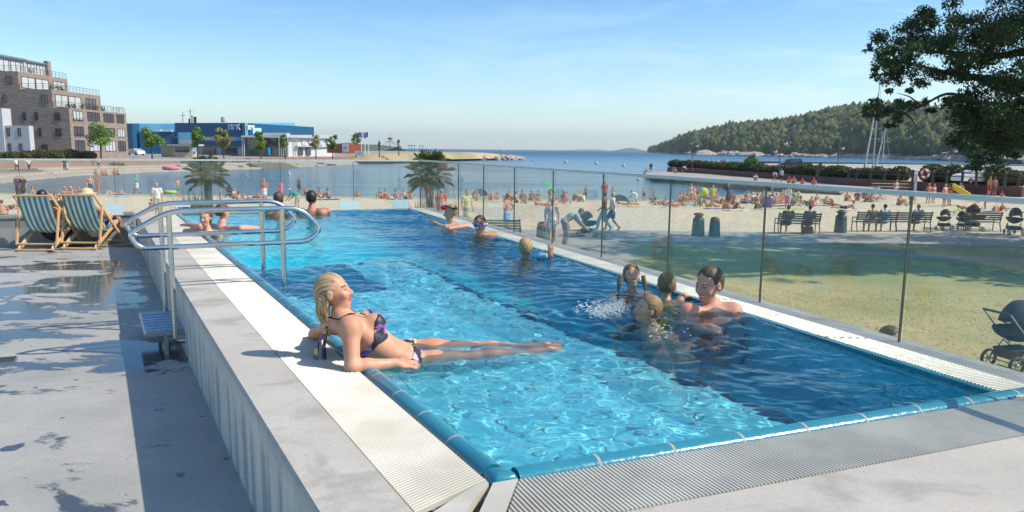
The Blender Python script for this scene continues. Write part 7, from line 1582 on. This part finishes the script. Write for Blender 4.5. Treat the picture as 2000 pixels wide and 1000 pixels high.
person('bend', 's', 1922, 408, 260, 'person in pink kneeling on a blue towel behind the pushchairs', sc=.72, swimsuit='pink')
person('recline', 'm', 1893, 409, 80, 'sunbather lying left of the kneeling person in pink', shorts='orange')
person('sit', 't', 1955, 412, 30, 'small child in red sitting right of the blue towel', sc=.6, shirt='red', shorts='red')
for px, lb, c_, k, sc in ((1540, 'seated person in red and white at the hedge wall', 'red', 'sit', 1), (1549, 'person in coral beside the red and white one at the wall', 'coral', 'sit', 1), (1566, 'third seated person in red at the hedge wall', 'red', 'sit', .9), (1525, 'person standing in pale blue before the dark hedge', 'sky', 'stand', 1), (1511, 'person in white stooping before the dark hedge', 'white', 'bend', 1), (1475, 'person in white sitting left of the row by the hedge', 'white', 'sit', 1), (1588, 'person in dark red sitting farthest right in the row by the hedge', 'red', 'sit', 1)):
    person(k, 't', px, 344+(px-1461)*.085+7, 0, lb, z=PZ, sc=sc, group='people by the hedge wall', shirt=c_, shorts='black')
person('stand', 't', 1271, 337, 180, 'person in black top and teal shorts standing on the pier tip', z=PZ, group='people by the hedge wall', shirt='black', shorts='teal')
person('sit', 'm', 1260, 337.5, 60, 'bather sitting at the very tip of the pier', z=PZ, group='people by the hedge wall', shorts='white')
person('sit', 'm', 1319, 338, 0, 'bather sitting against the end of the planter wall', z=PZ, group='people by the hedge wall', shorts='navy')
person('bend', 't', 1334, 338, 60, 'person in white stooping at the end of the planter wall', z=PZ, group='people by the hedge wall', shirt='white', shorts='navy')
for px, c_, lb in ((1380, 'sky', 'walker in pale blue behind the hedge, leftmost of five'), (1389, 'beige', 'walker in beige behind the hedge, second of five'), (1400, 'white', 'walker in white behind the hedge, third of five'), (1409, 'red', 'walker in red behind the hedge, fourth of five'), (1414, 'red', 'walker in red behind the hedge, rightmost of five')):
    person('walk', 't', px, 328, 90, lb, z=RZ-.06, sc=1.0, group='walkers on the quay', shirt=c_, shorts='navy')
# on the benches
def person_at(kind, outfit, pos, rz, label, **k):
    o = person(kind, outfit, 1000, 500, rz, label, **k); o.location = pos; return o
# more of the crowd on the sand, each with its own colours
LM = ((1010, 'left of the green parasol'), (1120, 'behind the bending man'), (1290, 'between the water-edge children and the crowded group'), (1345, 'in the left part of the crowded group'), (1400, 'behind the lime and yellow sunbathers'), (1448, 'right of the navy dress'), (1478, 'between the navy dress and the purple chair'), (1510, 'behind the purple beach chair'), (1553, 'right of the pink skirt'), (1570, 'behind the left bench'), (1625, 'left of the lone bather on open sand'), (1690, 'near the red shirt by the jetty end'), (1760, 'on the open sand below the picnic tables'))
PO = (('sit', 'm', 'sitting'), ('sit', 'f', 'sitting'), ('recline', 'm', 'lying back'), ('lean', 'f', 'leaning back'), ('prone', 'f', 'lying face down'), ('sit', 't', 'sitting clothed'))
rc = random.Random(12); cn = ['navy', 'red', 'teal', 'white', 'black', 'yellow', 'pink', 'green', 'blue', 'orange', 'purple', 'beige', 'brown']
n_ = 0
for k in range(46):
    px, wh = LM[k % len(LM)]; kd, of, ps = PO[(k*5+k//13) % 6]; c_ = cn[(k*3+k//13) % 13]; px += rc.uniform(-20, 20); lb = 'bather in %s %s %s' % (c_, ps, wh)
    if lb in USED: continue
    py = rc.uniform(388, 400) if px < 1560 else rc.uniform(386, 406)
    person(kd, of, px, py, rc.uniform(0, 360), lb, sc=rc.choice((1, 1, .95, .8)), skin=rc.choice((SKIN, SKIN_T, SKIN_P, SKIN_T, SKIN_D)), hair=rc.choice((HR, HK, HB, HG)), **({'m': dict(shorts=c_), 'f': dict(bikini=c_), 't': dict(shirt=c_, shorts='beige')}[of]))
# bathers in the bay
for px, py, lb in ((1303, 355, 'head and shoulders of a swimmer below the pier, leftmost'), (1318, 354.5, 'swimmer in the middle of three below the pier'), (1330, 355, 'rightmost swimmer of three below the pier'), (484, 363, 'swimmer in the bay above the handrails'), (781, 369, 'swimmer off the beach left of the right palm')):
    person('stand', 'm', px, py, 0, lb, z=SEA-1.35, sc=1, group='swimmers in the bay', shorts='navy', skin=SKIN_P)
# ------------------------------------------------------------------ benches, bins, pushchairs, beach things
BG = vary('weathered_green_paint', (.045, .075, .07), (.07, .10, .09), 6., .5, .002)
BROWNP = vary('oiled_bench_wood', (.12, .075, .045), (.07, .045, .03), 9., .6, .003)
def bench(label, pos, rz, W=1.9):
    t = thing('park_bench', label, 'bench', pos, rz, 'benches on the lawn path')
    for nm, rows in (('seat', [(y, .45, 0) for y in (-.22, -.13, -.04, .05, .14)]), ('backrest', [(.20+.03*k, .58+.10*k, 1) for k in range(4)])):
        mb = MB()
        for y, z, v_ in rows: mb.beam((-W/2, y, z), (W/2, y, z), (.02 if v_ else .075), (.075 if v_ else .03))
        mb.build(nm, BG, t, True)
    for s_ in (-1, 1):
        x = s_*(W/2-.04)
        mb = MB(); mb.tube(fillet([Vector((x, -.28, 0)), Vector((x, -.26, .66)), Vector((x, .20, .64))], .12, 5, False), .024, 8); mb.build('leg', DARKMETAL, t, True)
        mb = MB(); mb.tube([(x, .30, 0), (x, .17, .42), (x, .30, .95)], .024, 8); mb.build('leg', DARKMETAL, t, True)
    return t
def bin_(label, px, py, sc=1., domed=False):
    t = thing('litter_bin', label, 'litter bin', ongr(px, py), 0, 'litter bins on the path'); t.scale = (sc*.86,)*3
    mb = MB(); mb.lathe([(.01, 0), (.30, 0), (.31, .04), (.27, .78), (.24, .84)], (0, 0, 0), 16); mb.build('body', BG, t, True)
    mb = MB(); mb.lathe(([(.25, .85), (.24, .93), (.17, 1.02), (.01, 1.05)] if domed else [(.24, .85), (.18, .88), (.18, .98), (.25, 1.0), (.25, 1.05), (.10, 1.10), (.01, 1.10)]), (0, 0, 0), 16); mb.build('lid', DARKMETAL, t, True)
    mb = MB(); mb.box((-.13, -.262, .60), (.13, -.235, .74)); mb.build('opening', RUBBER, t, True); return t
b1 = ongr(1556, 456); b2 = ongr(1706, 452); b3 = ongr(1778, 452); b0 = ongr(962, 474)
bench('dark green bench with two sitters right of the middle fence posts', b1, R(180)); bench('dark green bench with a couple sitting, between litter bin and fence post', b2, R(182)); bench('dark green bench holding one hooded sitter left of the pushchairs', b3, R(183), 1.7); bench('empty pale bench behind the left fence panes near the bare-backed man', b0, R(175), 2.2)
SB = {}
def sitter(label, pos, dx, **k): return person_at('bench', k.pop('outfit', 't'), (pos[0]+dx, pos[1]-.02, pos[2]-.10+.02), 180, label, group='people sitting on benches', **k)
sitter('sitter in dark clothes at the left end of the two-person bench', b1, -.45, shirt='black', shorts='black', hair=HK); sitter('broad sitter in dark shirt at the right end of the two-person bench', b1, .50, shirt='navy', shorts='black', hair=HK)
sitter('bare-shouldered man gesturing on the bench right of the litter bin', b2, -.15, outfit='m', shorts='lightgrey', skin=SKIN_T); sitter('sitter in a pale blue shirt beside the gesturing man', b2, .42, shirt='sky', shorts='grey', hair=HK)
sitter('sitter in a pale hooded top alone on the right bench', b3, .25, shirt='lightgrey', shorts='grey', hair=HG)
bin_('tall ribbed litter bin left of its slimmer neighbour on the path', 1363, 461, 1.05); bin_('slim litter bin partly hidden by the green fence post', 1395, 461, .92, True); bin_('litter bin with a slotted top left of the couple on the bench', 1641, 454, 1.05); bin_('dark domed litter bin left of the bending man', 1059, 476, .95, True)
FAB = cloth('pushchair_fabric', (.03, .045, .05)); 
def wheel(mbp, x, y, r, t, w=.045):
    mb = MB(); Mx = Matrix.Rotation(math.pi/2, 3, 'Y'); mb.lathe([(r*.82, -w/2), (r, -w/2), (r, w/2), (r*.82, w/2), (r*.82, -w/2)], (x, y, r), 18, Mx); wh = mb.build('wheel', RUBBER, t, True)
    mb = MB(); [mb.beam((x, y, r), (x, y+r*.85*math.cos(a), r+r*.85*math.sin(a)), .012, .012) for a in (0, 1.05, 2.1, 3.14, 4.2, 5.24)]; mb.lathe([(.01, -w*.6), (.03, -w*.6), (.03, w*.6), (.01, w*.6)], (x, y, r), 8, Mx); mb.build('spokes', GALV, wh, True)
def pram(label, pos, rz, fab, sc=1., cot=True, col2=None):
    """pushchair; travels toward -y, handle at +y"""
    t = thing('pushchair', label, 'pushchair', pos, rz, 'pushchairs'); t.scale = (sc*.92,)*3
    for x in (-.27, .27): wheel(None, x, .30, .15, t); wheel(None, x*.75, -.36, .10, t)
    mb = MB()
    for x in (-.26, .26): mb.tube([(x, .30, .15), (x, .05, .45), (x*.8, -.36, .12)], .014, 6); mb.tube([(x, -.10, .38), (x, .25, .70), (x, .52, .98)], .014, 6)
    mb.tube([(-.26, .30, .16), (.26, .30, .16)], .012, 6); mb.build('frame', GALV, t, True)
    mb = MB(); mb.tube([(-.26, .52, .98), (.26, .52, .98)], .020, 8); mb.build('handle', RUBBER, t, True)
    # body basket and hood
    mb = MB(); N = 10; V = []
    for i in range(N+1):
        f = i/N; y = -.42+.80*f; dp = .26*math.sin(math.pi*(.12+.76*f))**.6; w = .20+.03*math.sin(math.pi*f)
        for k in range(9): a = math.pi*k/8; V.append((-w*math.cos(a), y, .72-dp*math.sin(a)))
    F = [(i*9+k, i*9+k+1, (i+1)*9+k+1, (i+1)*9+k) for i in range(N) for k in range(8)]+[tuple(range(9)), tuple(range(N*9, N*9+9))[::-1]]; mb.add(V, F, True)
    mb.add([(-.21, -.40, .725), (.21, -.40, .725), (.22, .36, .725), (-.22, .36, .725)], [(0, 1, 2, 3)]); mb.build('carrycot', fab, t, True)
    mb = MB(); V = []
    for i in range(9):
        a = R(15+i*17.5); 
        for k in range(9): b = math.pi*k/8; V.append((-.235*math.cos(b), .08+(.42 if cot else .36)*math.cos(math.pi-a)*-.0+.40*math.cos(a)*math.sin(b)**.8*.85-.02, .72+.44*math.sin(a)*math.sin(b)**.7))
    mb.add(V, [(i*9+k, i*9+k+1, (i+1)*9+k+1, (i+1)*9+k) for i in range(8) for k in range(8)], True); mb.build('hood', fab, t, True)
    mb = MB(); mb.hexa([(-.2, -.2, .2), (.2, -.2, .2), (.2, .25, .2), (-.2, .25, .2)], [(-.22, -.25, .36), (.22, -.25, .36), (.22, .3, .36), (-.22, .3, .36)]); mb.build('basket', fab, t, True); return t
NAVYF = cloth('navy_pushchair_fabric', (.010, .018, .045)); BLK = cloth('black_pushchair_fabric', (.015, .017, .018))
pram('large navy pram on the dry grass at the right frame edge', ongr(1985, 722), R(105), NAVYF, 1.12)
pram('dark teal pushchair held by the bending man', ongr(1147, 462), R(75), cloth('teal_pushchair_fabric', (.02, .10, .12)), 1.0)
pram('black pushchair right of the last fence post', ongr(1842, 449), R(-60), BLK, .95); pram('wide black pushchair with raised hood in the middle of the pushchair row', ongr(1900, 451), R(70), BLK, 1.15); pram('folded-back dark pushchair leaning in the row before the last', ongr(1880, 448), R(40), BLK, .85); pram('tall dark pushchair with a round hood near the right frame edge', ongr(1978, 458), R(170), FAB, 1.15)
pram('dark pushchair with a white cloth at the waterline right of the left palm', ongr(449, 386), R(60), BLK, .95)
b4 = ongr(1912, 452); bench('dark bench mostly hidden behind the wide black pushchair', b4, R(184), 1.8)
# beach parasols, tents, chairs, towels
def parasol(label, px, py, c_, tilt, sc=1.):
    t = thing('beach_parasol', label, 'parasol', ongr(px, py)); mb = MB(); mb.tube([(0, 0, 0), (.25*tilt, 0, 1.9)], .02, 6); mb.build('pole', POLE, t, True); mb = MB(); Mx = Matrix.Rotation(.42*tilt, 3, 'Y')
    mb.lathe([(1.15, 0), (.85, .26), (.45, .42), (.01, .48)], (.22*tilt, 0, 1.5), 8, Mx, False); mb.build('canopy', CL[c_], t, True); t.scale = (sc,)*3
parasol('tilted green parasol on the sand behind the fence', 1064, 391, 'green', 1.3, .78)
def tent(label, px, py, c_, sc=1., group=None):
    t = thing('beach_tent', label, 'beach tent', ongr(px, py), R(-20)); V = []
    for i in range(7):
        a = math.pi*i/6
        for k in range(5): f = k/4; V.append((math.cos(a)*(1.0-.25*f), -.6+1.1*f, math.sin(a)*(1.0-.75*f**1.5)))
    mb = MB(); mb.add(V, [(i*5+k, i*5+k+1, (i+1)*5+k+1, (i+1)*5+k) for i in range(6) for k in range(4)], True); mb.build('shell', CL[c_], t, True); mb = MB(); mb.tube([V[i*5] for i in range(7)], .02, 5); mb.build('hoop', CL['white'], t, True); t.scale = (sc,)*3
tent('small blue beach tent left of the person bending in white', 1213, 398, 'blue', .8); tent('bright blue sunshade tent near the waterline behind the left fence panes', 943, 388, 'blue', .95)
def pf(name, label, cat, px, py, pts, m, z=.02, rz=0, group=None): pass
rb = random.Random(9)
TW = [(88, 388, 'red', 'left of the deck chair gap'), (232, 384, 'sky', 'under the man lying left of the waterline walker'), (481, 391, 'lightgrey', 'under the bather reclining above the handrail'), (642, 390, 'navy', 'under the right one of two sitting men'), (772, 394, 'white', 'under the sunbather left of the right palm'), (957, 394, 'lime', 'under the pair near the blue sunshade'), (1100, 397, 'white', 'under the man with bent knees'), (1226, 403, 'yellow', 'beside the blue beach tent'), (1313, 405, 'beige', 'left of the crowded group'), (1345, 400, 'teal', 'under the left of the crowded group'), (1400, 408, 'purple', 'beside the child in lime green'), (1440, 411, 'white', 'under the man lying beside the child in orange'), (1520, 402, 'teal', 'right of the purple beach chair'), (1545, 408, 'lime', 'beside the pink-skirted woman'), (1590, 401, 'sky', 'under the tanned man leaning back'), (1665, 410, 'white', 'near the bather lying alone on open sand'), (1712, 393, 'sky', 'right of the man in the low chair'), (1893, 413, 'lime', 'under the sunbather left of the kneeling person'), (1925, 413, 'blue', 'blue one under the kneeling person in pink'), (1958, 408, 'blue', 'at the far right of the sand')]
for px, py, c_, wh in TW:
    p = ongr(px, py); t_ = MB(); a = rb.uniform(-.6, .6); n = 8; V = []
    for i in range(n+1):
        for j in range(5): x = (i/n-.5)*1.8; y = (j/4-.5)*.85; V.append((x*math.cos(a)-y*math.sin(a), x*math.sin(a)+y*math.cos(a), .03+.018*math.sin(i*1.7+j*2.1)))
    t_.add(V, [(i*5+j, i*5+j+1, (i+1)*5+j+1, (i+1)*5+j) for i in range(n) for j in range(4)], True); o = t_.build('towel', CL[c_], None, True); o.location = p; tag(o, c_+' beach towel '+wh, 'towel', 'towels on the sand')
BG_ = [(213, 380, 'beige', 'woven beige bag right of the couple in the shallows'), (1580, 402, 'black', 'dark bag left of the tanned man leaning back'), (1497, 403, 'navy', 'navy bag under the purple beach chair'), (1577, 456, 'black', 'black bag under the bench at the right sitter'), (1480, 407, 'brown', 'brown bag left of the purple beach chair'), (1945, 412, 'orange', 'orange bag right of the blue towel'), (1905, 410, 'red', 'red bag beside the sunbather at right'), (1556, 400, 'white', 'white cool box behind the benches')]
for px, py, c_, lb in BG_:
    p = ongr(px, py); t = thing('bag', lb, 'bag', p, .4, 'bags on the sand'); mb = MB(); mb.hexa([(-.25, -.14, 0), (.25, -.14, 0), (.25, .14, 0), (-.25, .14, 0)], [(-.20, -.07, .32), (.20, -.07, .32), (.20, .07, .32), (-.20, .07, .32)]); mb.build('body', CL[c_], t, True); mb = MB(); mb.tube([(-.12, 0, .30), (-.08, 0, .46), (.08, 0, .46), (.12, 0, .30)], .014, 5); mb.build('strap', CL['beige'], t, True)
t = thing('beach_chair', 'purple low beach chair standing on the sand right of the lime towel', 'beach chair', ongr(1497, 409), R(160)); mb = MB(); mb.hexa([(-.3, -.25, .2), (.3, -.25, .2), (.3, .2, .14), (-.3, .2, .14)], [(-.3, -.25, .23), (.3, -.25, .23), (.3, .2, .17), (-.3, .2, .17)]); mb.build('seat', CL['purple'], t, True); mb = MB(); mb.hexa([(-.34, .18, .14), (.34, .18, .14), (.34, .22, .14), (-.34, .22, .14)], [(-.28, .48, .95), (.28, .48, .95), (.28, .52, .95), (-.28, .52, .95)]); mb.build('backrest', CL['purple'], t, True); mb = MB(); [mb.tube([(x, -.25, 0), (x, -.25, .4), (x, .45, .5)], .015, 5) for x in (-.34, .34)]; mb.build('frame', GALV, t, True)
t = thing('air_mattress', 'yellow air mattress held aslant by the bare-chested man', 'air mattress', ongr(1868, 402)+Vector((0, 0, 1.2)), R(0)); mb = MB()
for k in range(6): mb.tube([(-.55, -.1, .45-.0*k+.0), (.75, -.1, -.35)], .06, 8) if False else mb.tube([(-.55+.02*k, -.25+.1*k, .50-.06*k), (.85+.02*k, -.25+.1*k, -.28-.06*k)], .055, 8)
mb.build('tubes', CL['yellow'], t, True)
t = thing('swim_ring', 'lime green swim ring at the waterline left of the left palm', 'swim ring', ongr(334, 378)); mb = MB(); mb.tube([(.5*math.cos(a), .5*math.sin(a), .14) for a in np.linspace(0, 6.283, 17)[:-1]], .15, 8, closed=True); mb.build('tube', CL['lime'], t, True)
t = thing('swim_ring', 'pink inflatable ring lying on the far quay', 'swim ring', G(333, 331.5, -2.35)); mb = MB(); mb.tube([(.9*math.cos(a), .9*math.sin(a), .25) for a in np.linspace(0, 6.283, 17)[:-1]], .3, 8, closed=True); mb.build('tube', CL['pink'], t, True)
t = thing('beach_ball', 'large green and yellow beach ball behind the standing boy', 'beach ball', ongr(1373, 397)+Vector((0, 0, .9))); mb = MB()
for k in range(6): mb.mi = k % 2; mb.lathe([(.42*math.sin(math.pi*i/8), -.42*math.cos(math.pi*i/8)) for i in range(9)], (0, 0, 0), 3, Matrix.Rotation(.4, 3, 'Y'), a0=k*math.pi/3, a1=(k+1)*math.pi/3)
mb.build('skin', [CL['lime'], CL['lemon']], t, True)
# picnic tables on the far sand
for px, py, lb in ((1655, 357, 'pale picnic table in front of the hedge wall, left one'), (1738, 374, 'pale picnic table in front of the hedge wall, right one')):
    t = thing('picnic_table', lb, 'picnic table', G(px, py, -2.45), R(-12), 'picnic tables'); W = 1.6
    mb = MB(); [mb.beam((-W, -.3+.15*k, .74), (W, -.3+.15*k, .74), .13, .04) for k in range(5)]; mb.build('tabletop', CL['beige'], t, True)
    for s_ in (-1, 1): mb = MB(); mb.beam((-W, s_*.75, .45), (W, s_*.75, .45), .26, .04); mb.build('seat', CL['beige'], t, True); mb = MB(); mb.beam((s_*W*.8, -.7, 0), (s_*W*.8, -.1, .74), .09, .05); mb.beam((s_*W*.8, .7, 0), (s_*W*.8, .1, .74), .09, .05); mb.beam((s_*W*.8, -.8, .42), (s_*W*.8, .8, .42), .05, .09); mb.build('leg_frame', BROWNP, t, True)
# occupants of the deck chairs
def deck_sitter(label, c0, rz, outfit, **k):
    o = person_at('chair', outfit, tuple(c0), math.degrees(rz)+180, label, group='people in the deck chairs', **k); return o
u_ = Vector((UL.x, UL.y, 0))
deck_sitter('reclining sitter in a straw hat in the right deck chair', c2+Vector((.0, .62, -.04)), R(-1), 'tH', shirt='beige', shorts='navy')
deck_sitter('dark-haired sitter reclining in the left deck chair', c1+Vector((-.02, .62, -.06)), R(2), 'm', shorts='black', hair=HK)
# remove the unused pose sources, keep only placed copies
for t in TPL.values():
    for c_ in KIDS[t.name]: bpy.data.objects.remove(c_)
    bpy.data.objects.remove(t)
cam=bpy.data.cameras.new('camera'); co=bpy.data.objects.new('camera',cam); COL.objects.link(co)
cam.lens=36*F_/2000; cam.sensor_width=36; cam.clip_end=60000; cam.clip_start=.05
cam.shift_y=(CY_-500)/2000; co.location=(0,0,CZ_)
co.rotation_mode='XYZ'
co.matrix_world=Matrix.Translation((0,0,CZ_))@Matrix.Rotation(math.pi/2-TH,4,'X')@Matrix.Rotation(-RO*-1,4,'Z')
SC.camera=co
HZ=MB(); HZ.box((-9000,-400,-6),(9000,14000,260)); hm=bpy.data.materials.new('haze'); hm.use_nodes=True; ht=NT(hm); ht.n.remove(ht.n['Principled BSDF']); pv=ht.new('ShaderNodeVolumePrincipled'); pv.inputs['Color'].default_value=(.80,.88,.96,1); pv.inputs['Density'].default_value=.00010; pv.inputs['Anisotropy'].default_value=.2
ht.link(pv.outputs[0],ht.n['Material Output'].inputs['Volume']); tag(HZ.build('haze',hm),'thin pale sea haze filling the air over the bay','haze',kind='stuff')
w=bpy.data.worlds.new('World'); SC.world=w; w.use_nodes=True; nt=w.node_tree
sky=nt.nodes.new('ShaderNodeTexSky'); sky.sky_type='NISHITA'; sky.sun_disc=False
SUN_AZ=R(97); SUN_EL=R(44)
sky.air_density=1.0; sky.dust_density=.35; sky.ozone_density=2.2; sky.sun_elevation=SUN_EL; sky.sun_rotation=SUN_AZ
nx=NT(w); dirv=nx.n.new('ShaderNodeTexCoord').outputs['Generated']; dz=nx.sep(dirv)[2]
col=nx.mix(1.,sky.outputs[0],nx.mix(nx.rng(dz,.30,.5),nx.mix(nx.rng(dz,0,.26),(.86,.94,.95),(.25,.55,.78)),(.92,1.0,.98)),'MULTIPLY')  # tint climbs again above the view, brightness added there for fill light
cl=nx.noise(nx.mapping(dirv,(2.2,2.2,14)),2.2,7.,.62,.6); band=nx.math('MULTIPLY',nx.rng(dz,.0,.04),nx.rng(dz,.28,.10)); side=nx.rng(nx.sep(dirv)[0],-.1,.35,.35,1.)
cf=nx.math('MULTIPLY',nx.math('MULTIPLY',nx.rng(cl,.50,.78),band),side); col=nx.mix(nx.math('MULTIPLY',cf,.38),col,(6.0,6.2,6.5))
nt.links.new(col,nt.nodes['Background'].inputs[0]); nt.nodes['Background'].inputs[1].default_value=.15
l=bpy.data.lights.new('sun','SUN'); l.energy=4.0; l.angle=R(.53); l.color=(1,.90,.745); lo=bpy.data.objects.new('sun',l); COL.objects.link(lo)
d=Vector((math.sin(SUN_AZ)*math.cos(SUN_EL),math.cos(SUN_AZ)*math.cos(SUN_EL),math.sin(SUN_EL)))
lo.rotation_euler=d.to_track_quat('Z','Y').to_euler()
l.cycles.is_caustics_light=True
SC.view_settings.view_transform='Standard'
SC.cycles.use_denoising=True
SC.cycles.max_bounces=8; SC.cycles.transparent_max_bounces=24; SC.view_settings.exposure=.54
